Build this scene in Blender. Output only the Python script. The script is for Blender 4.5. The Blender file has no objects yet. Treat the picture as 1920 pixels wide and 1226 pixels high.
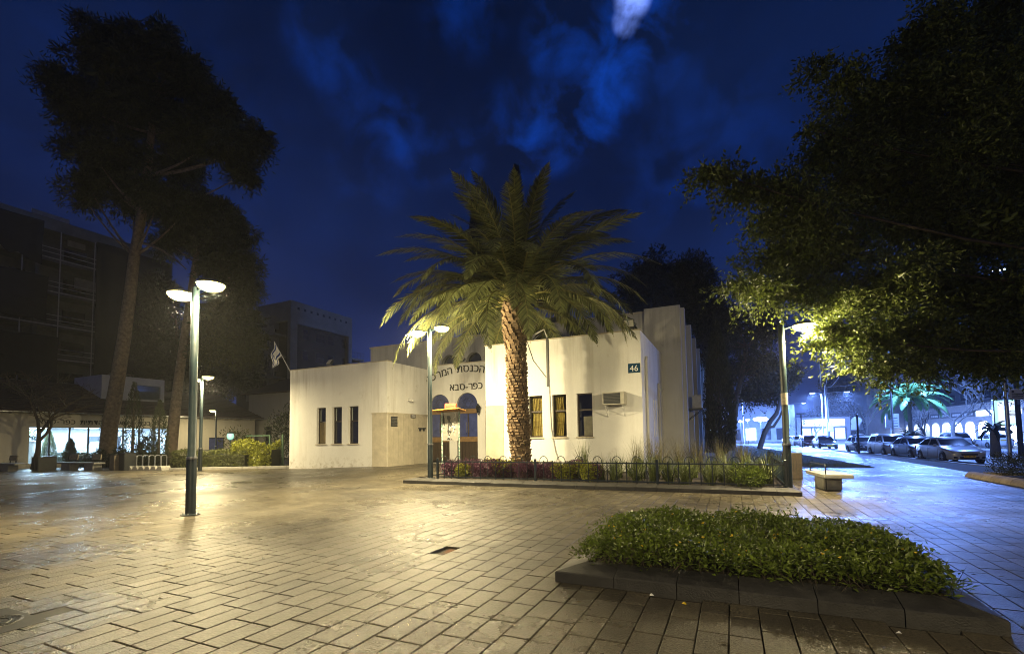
import bpy, math, random
import numpy as np
from mathutils import Vector, Matrix, Euler
random.seed(7); RNG = np.random.default_rng(11)
SC = bpy.context.scene
COL = SC.collection
R = math.radians

# ------------------------------------------------------------------ camera
F_PX, PPX, PPY = 885.0, 960.0, 770.0            # focal length and principal point on the 1920 x 1226 photograph
PITCH, ROLL, YAW, CAM_H = math.atan(6.43e-5 * 885), 0.015, R(24.9), 1.65
_f0 = np.array([-math.sin(YAW), math.cos(YAW), 0]); _r0 = np.array([math.cos(YAW), math.sin(YAW), 0]); _u0 = np.array([0, 0, 1.0])
FW = _f0 * math.cos(PITCH) + _u0 * math.sin(PITCH); _u = -_f0 * math.sin(PITCH) + _u0 * math.cos(PITCH)
RT = _r0 * math.cos(ROLL) - _u * math.sin(ROLL); UP = _r0 * math.sin(ROLL) + _u * math.cos(ROLL)
CAM = np.array([0, 0, CAM_H])
def ray(x, y): return RT * ((x - PPX) / F_PX) - UP * ((y - PPY) / F_PX) + FW
def gnd(x, y, z=0.0):
    d = ray(x, y); return CAM + d * ((z - CAM_H) / d[2])
def onY(x, y, Y):
    d = ray(x, y); return CAM + d * (Y / d[1])
def onX(x, y, X):
    d = ray(x, y); return CAM + d * (X / d[0])
def at(x, y, depth): return CAM + ray(x, y) * depth
def proj(p):
    v = np.asarray(p) - CAM; z = v @ FW
    return PPX + F_PX * (v @ RT) / z, PPY - F_PX * (v @ UP) / z
def height(x, y, py):
    lo, hi = -5.0, 90.0
    for _ in range(50):
        m = (lo + hi) / 2
        if proj((x, y, m))[1] > py: lo = m
        else: hi = m
    return lo
cam_d = bpy.data.cameras.new('camera'); cam = bpy.data.objects.new('camera', cam_d); COL.objects.link(cam)
cam_d.sensor_width = 36; cam_d.lens = F_PX / 1920 * 36; cam_d.shift_y = (PPY - 613) / 1920
cam_d.clip_start = .05; cam_d.clip_end = 3000
cam.matrix_world = Matrix(((RT[0], UP[0], -FW[0], 0), (RT[1], UP[1], -FW[1], 0), (RT[2], UP[2], -FW[2], CAM_H), (0, 0, 0, 1)))
SC.camera = cam
SC.render.engine = 'CYCLES'
SC.cycles.use_denoising = True; SC.cycles.filter_width = 1.0
SC.cycles.max_bounces = 5; SC.cycles.diffuse_bounces = 3; SC.cycles.glossy_bounces = 3; SC.cycles.transparent_max_bounces = 12
SC.cycles.volume_bounces = 0; SC.cycles.sample_clamp_indirect = 6.0
SC.cycles.caustics_reflective = False; SC.cycles.caustics_refractive = False
SC.view_settings.view_transform = 'Standard'; SC.view_settings.look = 'None'
SC.view_settings.exposure = 0.28; SC.view_settings.gamma = 1.0; SC.view_settings.use_curve_mapping = False

# ------------------------------------------------------------------ night sky
W = bpy.data.worlds.new('World'); SC.world = W; W.use_nodes = True
def build_world():
    nt = W.node_tree; N = nt.nodes; L = nt.links; N.clear()
    out = N.new('ShaderNodeOutputWorld'); bg = N.new('ShaderNodeBackground'); L.new(bg.outputs[0], out.inputs[0])
    tc = N.new('ShaderNodeTexCoord')
    sep = N.new('ShaderNodeSeparateXYZ'); L.new(tc.outputs['Generated'], sep.inputs[0])
    grad = N.new('ShaderNodeValToRGB'); L.new(sep.outputs[2], grad.inputs[0])
    e = grad.color_ramp.elements
    e[0].position = 0.0; e[0].color = (.012, .028, .135, 1)
    e[1].position = .75; e[1].color = (.0016, .0056, .026, 1)
    m = e.new(.28); m.color = (.0032, .0110, .058, 1)
    # broad cloud masses that darken or lift the blue
    mp = N.new('ShaderNodeMapping'); L.new(tc.outputs['Generated'], mp.inputs[0]); mp.inputs['Scale'].default_value = (1.0, 1.0, 1.5)
    mp.inputs['Location'].default_value = (.35, .1, .2)
    n1 = N.new('ShaderNodeTexNoise'); L.new(mp.outputs[0], n1.inputs[0]); n1.inputs['Scale'].default_value = 3.0; n1.inputs['Detail'].default_value = 5; n1.inputs['Roughness'].default_value = .5
    r1 = N.new('ShaderNodeMapRange'); L.new(n1.outputs[0], r1.inputs[0]); r1.inputs[1].default_value = .36; r1.inputs[2].default_value = .66; r1.inputs[3].default_value = .72; r1.inputs[4].default_value = 1.35
    mul = N.new('ShaderNodeVectorMath'); mul.operation = 'SCALE'; L.new(grad.outputs[0], mul.inputs[0]); L.new(r1.outputs[0], mul.inputs['Scale'])
    # rifts of clear blue between the clouds, brightest towards the hidden moon
    n2 = N.new('ShaderNodeTexNoise'); L.new(tc.outputs['Generated'], n2.inputs[0]); n2.inputs['Scale'].default_value = 12.0; n2.inputs['Detail'].default_value = 8; n2.inputs['Distortion'].default_value = .35; n2.inputs['Roughness'].default_value = .58
    def near(px_, py_, r0, r1_, ex=1.0):
        v = Vector(ray(px_, py_)).normalized()
        d = N.new('ShaderNodeVectorMath'); d.operation = 'DOT_PRODUCT'; L.new(tc.outputs['Generated'], d.inputs[0]); d.inputs[1].default_value = v
        g = N.new('ShaderNodeMapRange'); g.interpolation_type = 'SMOOTHSTEP'; L.new(d.outputs['Value'], g.inputs[0]); g.inputs[1].default_value = math.cos(R(r0)); g.inputs[2].default_value = math.cos(R(r1_)); return g.outputs[0]
    def mth(op, a, b_):
        m_ = N.new('ShaderNodeMath'); m_.operation = op
        for k_, q in enumerate((a, b_)):
            if isinstance(q, (int, float)): m_.inputs[k_].default_value = q
            else: L.new(q, m_.inputs[k_])
        return m_.outputs[0]
    mask = None
    for (px_, py_, rad, k_) in ((1190,20,3.6,1.0),(1168,95,3.6,.9),(1140,165,3.8,.95),(1110,205,4,.9),(1040,240,4.4,.75),(1000,270,3.6,.7),(950,225,3.6,.35),(1050,75,3.6,.6),(1070,50,3,.5),(1240,35,3.6,.6),(1220,120,3.6,.35),(860,295,3.4,.35),(800,285,3.6,.35),(740,245,3.6,.45),(690,215,3.2,.3),(655,165,3.2,.35),(620,115,3,.35),(590,75,3,.3),(870,20,4,.3),(690,330,4,.2),(1330,300,9,.22),(300,250,10,.12)):
        q = mth('MULTIPLY', near(px_, py_, rad*1.2, rad*.05), k_); mask = q if mask is None else mth('MAXIMUM', mask, q)
    w = N.new('ShaderNodeMapRange'); L.new(n2.outputs[0], w.inputs[0]); w.inputs[1].default_value = .44; w.inputs[2].default_value = .68
    wsum = mth('ADD', mth('MULTIPLY', w.outputs[0], mask), mth('MULTIPLY', w.outputs[0], .02))
    wc = N.new('ShaderNodeVectorMath'); wc.operation = 'SCALE'; wc.inputs[0].default_value = (.000, .032, .27); L.new(wsum, wc.inputs['Scale'])
    w3 = N.new('ShaderNodeMapRange'); L.new(n2.outputs[0], w3.inputs[0]); w3.inputs[1].default_value = .40; w3.inputs[2].default_value = .62
    gm = mth('MULTIPLY', mth('MAXIMUM', near(1186, 0, 1.9, .0), mth('MULTIPLY', near(1174, 40, 1.5, .0), .5)), w3.outputs[0])
    gc = N.new('ShaderNodeVectorMath'); gc.operation = 'SCALE'; gc.inputs[0].default_value = (.22, .34, .95); L.new(gm, gc.inputs['Scale'])
    a1 = N.new('ShaderNodeVectorMath'); L.new(mul.outputs[0], a1.inputs[0]); L.new(wc.outputs[0], a1.inputs[1])
    a2 = N.new('ShaderNodeVectorMath'); L.new(a1.outputs[0], a2.inputs[0]); L.new(gc.outputs[0], a2.inputs[1])
    L.new(a2.outputs[0], bg.inputs[0]); bg.inputs[1].default_value = 1.0
build_world()

# light strengths, all in watts
WARM = (1.0, .82, .45); COOL = (.16, .32, 1.0); ROOM = (.55, .78, 1.0)
P_HEAD, P_BLUE, P_ROOM, P_ARCH = 680.0, 20000.0, 900.0, 2800.0

# ------------------------------------------------------------------ materials
MATS = {}
def mat(name, col, rough=.7, var=.18, scale=6.0, bump=0.0, bscale=None, metal=0.0, spec=.5, island=0.0, emit=None, es=0.0, trans=0.0, coat=0.0, rvar=0.0, col2=None, mixscale=1.5):
    """Principled material: base colour broken up by noise, optional per-piece variation, bump and second colour in patches."""
    if name in MATS: return MATS[name]
    m = bpy.data.materials.new(name); MATS[name] = m; m.use_nodes = True
    nt = m.node_tree; N = nt.nodes; L = nt.links
    p = N['Principled BSDF']; out = N['Material Output']
    tc = N.new('ShaderNodeTexCoord')
    n = N.new('ShaderNodeTexNoise'); L.new(tc.outputs['Object'], n.inputs[0]); n.inputs['Scale'].default_value = scale; n.inputs['Detail'].default_value = 6; n.inputs['Roughness'].default_value = .62
    mr = N.new('ShaderNodeMapRange'); L.new(n.outputs[0], mr.inputs[0]); mr.inputs[1].default_value = .3; mr.inputs[2].default_value = .7; mr.inputs[3].default_value = 1 - var; mr.inputs[4].default_value = 1 + var
    src = None
    if col2:
        n2 = N.new('ShaderNodeTexNoise'); L.new(tc.outputs['Object'], n2.inputs[0]); n2.inputs['Scale'].default_value = mixscale; n2.inputs['Detail'].default_value = 5
        r2 = N.new('ShaderNodeMapRange'); L.new(n2.outputs[0], r2.inputs[0]); r2.inputs[1].default_value = .45; r2.inputs[2].default_value = .65
        mx = N.new('ShaderNodeMix'); mx.data_type = 'RGBA'; L.new(r2.outputs[0], mx.inputs[0]); mx.inputs[6].default_value = (*col, 1); mx.inputs[7].default_value = (*col2, 1); src = mx.outputs[2]
    sc = N.new('ShaderNodeVectorMath'); sc.operation = 'SCALE'
    if src: L.new(src, sc.inputs[0])
    else: sc.inputs[0].default_value = col
    fac = mr.outputs[0]
    if island:
        gi = N.new('ShaderNodeNewGeometry'); oi = N.new('ShaderNodeObjectInfo')
        ad = N.new('ShaderNodeMath'); L.new(gi.outputs['Random Per Island'], ad.inputs[0]); L.new(oi.outputs['Random'], ad.inputs[1])
        fr = N.new('ShaderNodeMath'); fr.operation = 'FRACT'; L.new(ad.outputs[0], fr.inputs[0])
        ir = N.new('ShaderNodeMapRange'); L.new(fr.outputs[0], ir.inputs[0]); ir.inputs[3].default_value = 1 - island; ir.inputs[4].default_value = 1 + island
        mm = N.new('ShaderNodeMath'); mm.operation = 'MULTIPLY'; L.new(fac, mm.inputs[0]); L.new(ir.outputs[0], mm.inputs[1]); fac = mm.outputs[0]
    L.new(fac, sc.inputs['Scale']); L.new(sc.outputs[0], p.inputs['Base Color'])
    p.inputs['Roughness'].default_value = rough; p.inputs['Metallic'].default_value = metal
    p.inputs['Specular IOR Level'].default_value = spec
    if rvar:
        n3 = N.new('ShaderNodeTexNoise'); L.new(tc.outputs['Object'], n3.inputs[0]); n3.inputs['Scale'].default_value = scale * .25; n3.inputs['Detail'].default_value = 5
        r3 = N.new('ShaderNodeMapRange'); L.new(n3.outputs[0], r3.inputs[0]); r3.inputs[1].default_value = .35; r3.inputs[2].default_value = .65; r3.inputs[3].default_value = max(.05, rough - rvar); r3.inputs[4].default_value = min(1, rough + rvar)
        L.new(r3.outputs[0], p.inputs['Roughness'])
    if coat: p.inputs['Coat Weight'].default_value = coat; p.inputs['Coat Roughness'].default_value = .08
    if bump:
        nb = N.new('ShaderNodeTexNoise'); L.new(tc.outputs['Object'], nb.inputs[0]); nb.inputs['Scale'].default_value = bscale or scale * 6; nb.inputs['Detail'].default_value = 4
        b = N.new('ShaderNodeBump'); b.inputs['Strength'].default_value = bump; b.inputs['Distance'].default_value = .02; L.new(nb.outputs[0], b.inputs['Height']); L.new(b.outputs[0], p.inputs['Normal'])
    if emit: p.inputs['Emission Color'].default_value = (*emit, 1); p.inputs['Emission Strength'].default_value = es
    if trans:
        t = N.new('ShaderNodeBsdfTranslucent'); L.new(sc.outputs[0], t.inputs[0]); mixs = N.new('ShaderNodeMixShader'); mixs.inputs[0].default_value = trans
        L.new(p.outputs[0], mixs.inputs[1]); L.new(t.outputs[0], mixs.inputs[2]); L.new(mixs.outputs[0], out.inputs[0])
    return m
def glass_mat(name, tint=(.90, .93, .94), gloss=.0, rough=.03):
    if name in MATS: return MATS[name]
    m = bpy.data.materials.new(name); MATS[name] = m; m.use_nodes = True
    nt = m.node_tree; N = nt.nodes; L = nt.links; N.remove(N['Principled BSDF']); out = N['Material Output']
    t = N.new('ShaderNodeBsdfTransparent'); t.inputs[0].default_value = (*tint, 1)
    g = N.new('ShaderNodeBsdfGlossy'); g.inputs['Roughness'].default_value = rough
    lw = N.new('ShaderNodeLayerWeight'); pw = N.new('ShaderNodeMath'); pw.operation = 'POWER'; L.new(lw.outputs['Facing'], pw.inputs[0]); pw.inputs[1].default_value = 4.0
    ad = N.new('ShaderNodeMath'); ad.operation = 'MULTIPLY_ADD'; L.new(pw.outputs[0], ad.inputs[0]); ad.inputs[1].default_value = .6; ad.inputs[2].default_value = .03 + gloss
    mx = N.new('ShaderNodeMixShader'); L.new(ad.outputs[0], mx.inputs[0]); L.new(t.outputs[0], mx.inputs[1]); L.new(g.outputs[0], mx.inputs[2]); L.new(mx.outputs[0], out.inputs[0])
    return m

def wall_mat(name, col, stain=(.30, .26, .19), amount=.55):
    """Painted render with rain streaks running down, blotches and a trowelled bump."""
    if name in MATS: return MATS[name]
    m = mat(name, col, .85, .06, .9, .12, 9)
    nt = m.node_tree; N = nt.nodes; L = nt.links; p = N['Principled BSDF']
    src = p.inputs['Base Color'].links[0].from_socket
    tc = N.new('ShaderNodeTexCoord'); mp = N.new('ShaderNodeMapping'); L.new(tc.outputs['Object'], mp.inputs[0]); mp.inputs['Scale'].default_value = (1.5, 1.5, .10)
    n = N.new('ShaderNodeTexNoise'); L.new(mp.outputs[0], n.inputs[0]); n.inputs['Scale'].default_value = 1.6; n.inputs['Detail'].default_value = 7; n.inputs['Roughness'].default_value = .7
    r = N.new('ShaderNodeMapRange'); L.new(n.outputs[0], r.inputs[0]); r.inputs[1].default_value = .46; r.inputs[2].default_value = .80; r.inputs[4].default_value = amount
    n2 = N.new('ShaderNodeTexNoise'); L.new(tc.outputs['Object'], n2.inputs[0]); n2.inputs['Scale'].default_value = 1.3; n2.inputs['Detail'].default_value = 8; n2.inputs['Roughness'].default_value = .7
    r2 = N.new('ShaderNodeMapRange'); L.new(n2.outputs[0], r2.inputs[0]); r2.inputs[1].default_value = .60; r2.inputs[2].default_value = .80; r2.inputs[4].default_value = amount * .9
    n4 = N.new('ShaderNodeTexNoise'); L.new(tc.outputs['Object'], n4.inputs[0]); n4.inputs['Scale'].default_value = .45; n4.inputs['Detail'].default_value = 3
    r4 = N.new('ShaderNodeMapRange'); L.new(n4.outputs[0], r4.inputs[0]); r4.inputs[1].default_value = .40; r4.inputs[2].default_value = .65
    ml = N.new('ShaderNodeMath'); ml.operation = 'MULTIPLY'; L.new(r.outputs[0], ml.inputs[0]); L.new(r4.outputs[0], ml.inputs[1])
    ad = N.new('ShaderNodeMath'); ad.use_clamp = True; L.new(ml.outputs[0], ad.inputs[0]); L.new(r2.outputs[0], ad.inputs[1])
    # splashed dirt along the foot of the wall and drip marks below the coping
    sp = N.new('ShaderNodeSeparateXYZ'); L.new(tc.outputs['Object'], sp.inputs[0])
    lo = N.new('ShaderNodeMapRange'); L.new(sp.outputs[2], lo.inputs[0]); lo.inputs[1].default_value = .85; lo.inputs[2].default_value = .1; lo.inputs[3].default_value = 0; lo.inputs[4].default_value = 1.1
    n5 = N.new('ShaderNodeTexNoise'); L.new(tc.outputs['Object'], n5.inputs[0]); n5.inputs['Scale'].default_value = 3.5; n5.inputs['Detail'].default_value = 8; n5.inputs['Roughness'].default_value = .7
    r5 = N.new('ShaderNodeMapRange'); L.new(n5.outputs[0], r5.inputs[0]); r5.inputs[1].default_value = .48; r5.inputs[2].default_value = .72
    b1 = N.new('ShaderNodeMath'); b1.operation = 'MULTIPLY'; L.new(lo.outputs[0], b1.inputs[0]); L.new(r5.outputs[0], b1.inputs[1])
    hi = N.new('ShaderNodeMapRange'); L.new(sp.outputs[2], hi.inputs[0]); hi.inputs[1].default_value = 4.2; hi.inputs[2].default_value = 6.0; hi.inputs[3].default_value = 0; hi.inputs[4].default_value = .5
    b2 = N.new('ShaderNodeMath'); b2.operation = 'MULTIPLY'; L.new(hi.outputs[0], b2.inputs[0]); L.new(r.outputs[0], b2.inputs[1])
    a3 = N.new('ShaderNodeMath'); L.new(b1.outputs[0], a3.inputs[0]); L.new(b2.outputs[0], a3.inputs[1])
    ad2 = N.new('ShaderNodeMath'); ad2.use_clamp = True; L.new(ad.outputs[0], ad2.inputs[0]); L.new(a3.outputs[0], ad2.inputs[1])
    mx = N.new('ShaderNodeMix'); mx.data_type = 'RGBA'; L.new(ad2.outputs[0], mx.inputs[0]); L.new(src, mx.inputs[6]); mx.inputs[7].default_value = (*stain, 1)
    L.new(mx.outputs[2], p.inputs['Base Color'])
    return m

M_wall = wall_mat('cream_render', (.76, .755, .73), (.32, .28, .21), .60)
M_hall = wall_mat('grey_render', (.50, .49, .46), (.16, .15, .14), .75)
M_trim = mat('trim_render', (.50, .45, .35), .85, .15, 3, .1)
M_frame = mat('brown_frame', (.045, .03, .02), .5, .2, 8)
M_wood = mat('door_wood', (.20, .12, .05), .5, .3, 5, .1)
M_glass = glass_mat('window_glass')
M_dglass = mat('dark_glass', (.012, .014, .02), .06, .2, 3, spec=.8)
M_bglass = mat('blue_glass', (.055, .07, .20), .12, .25, 4, spec=.7)
M_curt = mat('curtain', (.50, .36, .09), .9, .25, 12, trans=.2)
M_room = mat('dark_room', (.05, .045, .04), .9)
M_pole = mat('lamp_paint', (.016, .028, .033), .42, .25, 9, .05, 60, spec=.6, rvar=.12)
M_lens = mat('lamp_lens', (1, .9, .6), .4, 0, 1, emit=(1.0, .84, .27), es=7.0)
M_cap = mat('lamp_cap', (.05, .06, .06), .45, .2, 6)
M_kerb = mat('dark_kerb', (.040, .038, .036), .6, .30, 7, .5, 60, island=.14, rvar=.2)
M_soil = mat('soil', (.035, .026, .016), .95, .4, 9, 1.0, 30)
M_conc = mat('bench_concrete', (.33, .32, .29), .8, .2, 6, .3, 50)
M_steel = mat('galv_steel', (.35, .36, .36), .35, .2, 9, metal=.8)
M_dark = mat('dark_metal', (.02, .022, .024), .45, .25, 9)
M_fence = mat('fence_paint', (.012, .022, .032), .35, .25, 12, spec=.6)
M_black = mat('black_paint', (.012, .012, .012), .5, .2, 9)
M_white = mat('white_paint', (.75, .75, .73), .5, .08, 6)
M_bark = mat('palm_bark', (.15, .10, .055), .9, .4, 8, .8, 40, island=.40)
M_pbark = mat('pine_bark', (.20, .15, .10), .95, .45, 5, 1.0, 18)
M_tbark = mat('tree_bark', (.085, .065, .045), .95, .4, 6, 1.0, 25)
M_frond = mat('palm_leaf', (.135, .150, .055), .5, .25, 4, island=.55, trans=.25, spec=.4)
M_rach = mat('palm_rachis', (.22, .20, .06), .6, .2, 5)
M_pine = mat('pine_needles', (.045, .052, .014), .75, .3, 1.2, island=.45, trans=.15)
M_dtree = mat('dark_leaves', (.022, .030, .012), .7, .3, 1.2, island=.45, trans=.2)
M_ficus = mat('ficus_leaves', (.105, .135, .026), .42, .3, 2.0, island=.5, trans=.25, spec=.5)
M_cyp = mat('cypress_leaves', (.035, .045, .015), .8, .3, 3, island=.45, trans=.1)
M_shrub = mat('shrub_leaves', (.125, .170, .022), .42, .3, 4, island=.5, trans=.25)
M_flower = mat('yellow_flower', (.75, .52, .02), .6, .2, 9)
M_purple = mat('purple_leaves', (.085, .030, .060), .45, .3, 5, island=.5, trans=.2)
M_lime = mat('lime_leaves', (.20, .21, .018), .5, .3, 5, island=.4, trans=.25)
M_hedge = mat('hedge_leaves', (.075, .085, .018), .5, .3, 4, island=.45, trans=.2)
M_blade = mat('strap_leaves', (.095, .115, .030), .45, .3, 4, island=.45, trans=.25)
M_straw = mat('fountain_grass', (.16, .14, .06), .6, .3, 4, island=.4, trans=.3)

# ------------------------------------------------------------------ mesh helpers
class MB:
    def __init__(s): s.v = []; s.f = []
    def add(s, vs, fs):
        o = len(s.v); s.v += [tuple(map(float, q)) for q in vs]; s.f += [tuple(i + o for i in g) for g in fs]; return s
    def box(s, x0, x1, y0, y1, z0, z1):
        return s.add([(x0,y0,z0),(x1,y0,z0),(x1,y1,z0),(x0,y1,z0),(x0,y0,z1),(x1,y0,z1),(x1,y1,z1),(x0,y1,z1)],
                     [(3,2,1,0),(4,5,6,7),(0,1,5,4),(1,2,6,5),(2,3,7,6),(3,0,4,7)])
    def cbox(s, c, sz, rot=None, bev=0.0):
        """box about a centre with an optional Euler rotation and a small chamfer"""
        hx, hy, hz = sz[0]/2, sz[1]/2, sz[2]/2
        M = Euler(rot).to_matrix() if rot else Matrix.Identity(3)
        if bev <= 0:
            vs = [(-hx,-hy,-hz),(hx,-hy,-hz),(hx,hy,-hz),(-hx,hy,-hz),(-hx,-hy,hz),(hx,-hy,hz),(hx,hy,hz),(-hx,hy,hz)]
            fs = [(3,2,1,0),(4,5,6,7),(0,1,5,4),(1,2,6,5),(2,3,7,6),(3,0,4,7)]
        else:
            b = min(bev, hx*.9, hy*.9, hz*.9); vs = []; fs = []
            for (z, i) in ((-hz, b), (-hz+b, 0), (hz-b, 0), (hz, b)):
                x, y = hx-i, hy-i; c2 = b
                vs += [(-x+c2,-y,z),(x-c2,-y,z),(x,-y+c2,z),(x,y-c2,z),(x-c2,y,z),(-x+c2,y,z),(-x,y-c2,z),(-x,-y+c2,z)]
            fs.append(tuple(range(7,-1,-1))); fs.append(tuple(range(24,32)))
            for k in range(3):
                for i in range(8): j = (i+1) % 8; fs.append((k*8+i, k*8+j, k*8+8+j, k*8+8+i))
        return s.add([tuple(M @ Vector(q) + Vector(c)) for q in vs], fs)
    def tube(s, pts, rad, n=8, cap=True):
        pts = [Vector(p) for p in pts]; k = len(pts)
        if not hasattr(rad, '__len__'): rad = [rad] * k
        vs = []; fs = []; ref = None
        for i, p in enumerate(pts):
            t = (pts[min(i+1, k-1)] - pts[max(i-1, 0)]).normalized()
            if ref is None: ref = Vector((1, 0, 0)) if abs(t.x) < .9 else Vector((0, 1, 0))
            a = (ref - t * ref.dot(t)).normalized(); b = t.cross(a); ref = a
            for j in range(n):
                an = 2 * math.pi * j / n; vs.append(p + (a * math.cos(an) + b * math.sin(an)) * rad[i])
        for i in range(k - 1):
            for j in range(n): q = (j+1) % n; fs.append((i*n+j, i*n+q, i*n+n+q, i*n+n+j))
        if cap: fs.append(tuple(range(n-1, -1, -1))); fs.append(tuple(range((k-1)*n, k*n)))
        return s.add(vs, fs)
    def lathe(s, prof, c=(0,0,0), n=16, axis='z', sx=1, sy=1):
        """profile of (radius, height) turned about an axis"""
        vs = []; fs = []
        for (r, h) in prof:
            for j in range(n):
                a = 2*math.pi*j/n; q = (r*math.cos(a)*sx, r*math.sin(a)*sy, h)
                if axis == 'x': q = (q[2], q[0], q[1])
                elif axis == 'y': q = (q[0], q[2], q[1])
                vs.append((q[0]+c[0], q[1]+c[1], q[2]+c[2]))
        k = len(prof)
        for i in range(k-1):
            for j in range(n): q = (j+1) % n; fs.append((i*n+j, i*n+q, i*n+n+q, i*n+n+j))
        fs.append(tuple(range(n-1,-1,-1))); fs.append(tuple(range((k-1)*n, k*n)))
        return s.add(vs, fs)
    def prism(s, poly, h0, h1, axis='y'):
        """2-D polygon extruded along an axis: y -> (x,z) outline, x -> (y,z) outline, z -> (x,y) outline"""
        def P(q, h): return {'y': (q[0], h, q[1]), 'x': (h, q[0], q[1]), 'z': (q[0], q[1], h)}[axis]
        n = len(poly); vs = [P(q, h0) for q in poly] + [P(q, h1) for q in poly]
        fs = [tuple(range(n)), tuple(range(2*n-1, n-1, -1))] + [(i, (i+1) % n, n+(i+1) % n, n+i) for i in range(n)]
        return s.add(vs, fs)
    def quad(s, a, b, c, d): return s.add([a, b, c, d], [(0,1,2,3)])
    def build(s, name, m, parent=None, origin=None, local=False, smooth=None):
        me = bpy.data.meshes.new(name)
        o3 = np.array(worg(parent)) if (parent is not None and not local) else np.array(origin if origin is not None else (0, 0, 0), float)
        vv = np.array(s.v, float).reshape(-1, 3) - (0 if local else o3)
        me.from_pydata(vv.tolist(), [], s.f); me.update()
        import bmesh
        bm = bmesh.new(); bm.from_mesh(me); bmesh.ops.recalc_face_normals(bm, faces=bm.faces); bm.to_mesh(me); bm.free()
        if smooth:
            me.shade_smooth(); me.set_sharp_from_angle(angle=R(smooth))
        me.materials.append(m)
        o = bpy.data.objects.new(name, me); COL.objects.link(o)
        if parent is not None: o.parent = parent; o.location = (0,0,0) if not local or origin is None else origin
        else: o.location = o3
        return o
def worg(o):
    v = Vector((0, 0, 0))
    while o is not None: v += o.location; o = o.parent
    return v
def tag(o, label=None, cat=None, group=None, kind=None):
    if label: o['label'] = label
    if cat: o['category'] = cat
    if group: o['group'] = group
    if kind: o['kind'] = kind
    return o
def thing(name, label, cat, loc=(0,0,0), rz=0.0, group=None):
    o = bpy.data.objects.new(name, None); COL.objects.link(o); o.location = tuple(map(float, loc)); o.rotation_euler = (0, 0, rz); o.empty_display_size = .2
    return tag(o, label, cat, group)
KIDS = {}
def copy_tree(o, parent=None, loc=None, rz=None, label=None, group=None, scale=None):
    c = o.copy(); COL.objects.link(c); c.parent = parent
    if loc is not None: c.location = tuple(map(float, loc))
    if rz is not None: c.rotation_euler = (0, 0, rz)
    if scale is not None: c.scale = (scale,)*3 if not hasattr(scale, '__len__') else scale
    if label: c['label'] = label
    if group: c['group'] = group
    for ch in list(o.children): copy_tree(ch, c)
    return c
def npmesh(name, V, F, m, parent=None, origin=(0,0,0), smooth=False):
    """fast mesh from arrays; F is (n,3) or (n,4); V in world coordinates"""
    org = np.array(worg(parent)) if parent is not None else np.array(origin, float)
    me = bpy.data.meshes.new(name); V = np.asarray(V, np.float32).reshape(-1, 3) - org.astype(np.float32); F = np.asarray(F, np.int32); k = F.shape[1]
    me.vertices.add(len(V)); me.vertices.foreach_set('co', V.ravel().astype(np.float32))
    me.loops.add(F.size); me.loops.foreach_set('vertex_index', F.ravel())
    me.polygons.add(len(F)); me.polygons.foreach_set('loop_start', np.arange(0, F.size, k, dtype=np.int32))
    me.polygons.foreach_set('use_smooth', np.full(len(F), bool(smooth)))
    me.update(calc_edges=True); me.materials.append(m)
    o = bpy.data.objects.new(name, me); COL.objects.link(o)
    if parent is not None: o.parent = parent
    else: o.location = tuple(org)
    return o
def leaves(P, D, ln, wd, fold=.25, up=None):
    """diamond leaves: base P, direction D (unit), length, width; each folded along its midrib. returns V, F(tri)"""
    n = len(P); ln = np.broadcast_to(ln, n)[:, None]; wd = np.broadcast_to(wd, n)[:, None]
    rnd = RNG.normal(size=(n, 3)) if up is None else np.broadcast_to(up, (n, 3)) + RNG.normal(size=(n, 3)) * .35
    S = np.cross(D, rnd); S /= np.linalg.norm(S, axis=1, keepdims=True) + 1e-9
    Nn = np.cross(S, D)
    tip = P + D * ln; mid = P + D * ln * .45
    a = mid + S * wd * .5 + Nn * wd * fold; b = mid - S * wd * .5 + Nn * wd * fold
    V = np.stack([P, a, tip, b], 1).reshape(-1, 3); i = np.arange(n)[:, None] * 4
    F = np.concatenate([i + np.array([[0, 1, 2]]), i + np.array([[0, 2, 3]])], 1).reshape(-1, 3)
    return V, F
def point_light(name, parent, loc, power, color, size=.15):
    d = bpy.data.lights.new(name, 'POINT'); d.energy = power; d.color = color; d.shadow_soft_size = size
    o = bpy.data.objects.new(name, d); COL.objects.link(o); o.parent = parent; o.location = tuple(map(float, loc)); return o
def unit(v): return v / (np.linalg.norm(v, axis=-1, keepdims=True) + 1e-9)
def blob_points(blobs, n, shell=.55):
    """n points spread through ellipsoids (centre, radii), denser towards their skin"""
    c = np.array([b[0] for b in blobs], float); r = np.array([np.broadcast_to(b[1], 3) for b in blobs], float)
    w = (r[:, 0] * r[:, 1] * r[:, 2]) ** .72; idx = RNG.choice(len(blobs), n, p=w / w.sum())
    d = unit(RNG.normal(size=(n, 3))); rad = RNG.uniform(shell ** 3, 1, n) ** (1 / 3) * RNG.uniform(.86, 1.08, n)
    return c[idx] + d * r[idx] * rad[:, None], d, idx
def light(name, parent, loc, power, color, size=.5, rot=(0,0,0), local=True, shape='DISK', spread=None, sy=None):
    d = bpy.data.lights.new(name, 'AREA'); d.energy = power; d.color = color; d.shape = shape; d.size = size
    if sy: d.size_y = sy
    if spread: d.spread = spread
    o = bpy.data.objects.new(name, d); COL.objects.link(o); o.parent = parent; o.location = tuple(map(float, loc)); o.rotation_euler = rot
    return o
def ss(a, b, x):
    t = np.clip((np.asarray(x, float) - a) / (b - a), 0, 1); return t * t * (3 - 2 * t)
def gz(x, y):
    """the plaza rises gently by 0.2 m towards the entrance"""
    return .2 * ss(-24, -17, x) * ss(15.5, 20, y) * (1 - ss(-3, 1.5, x))
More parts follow.
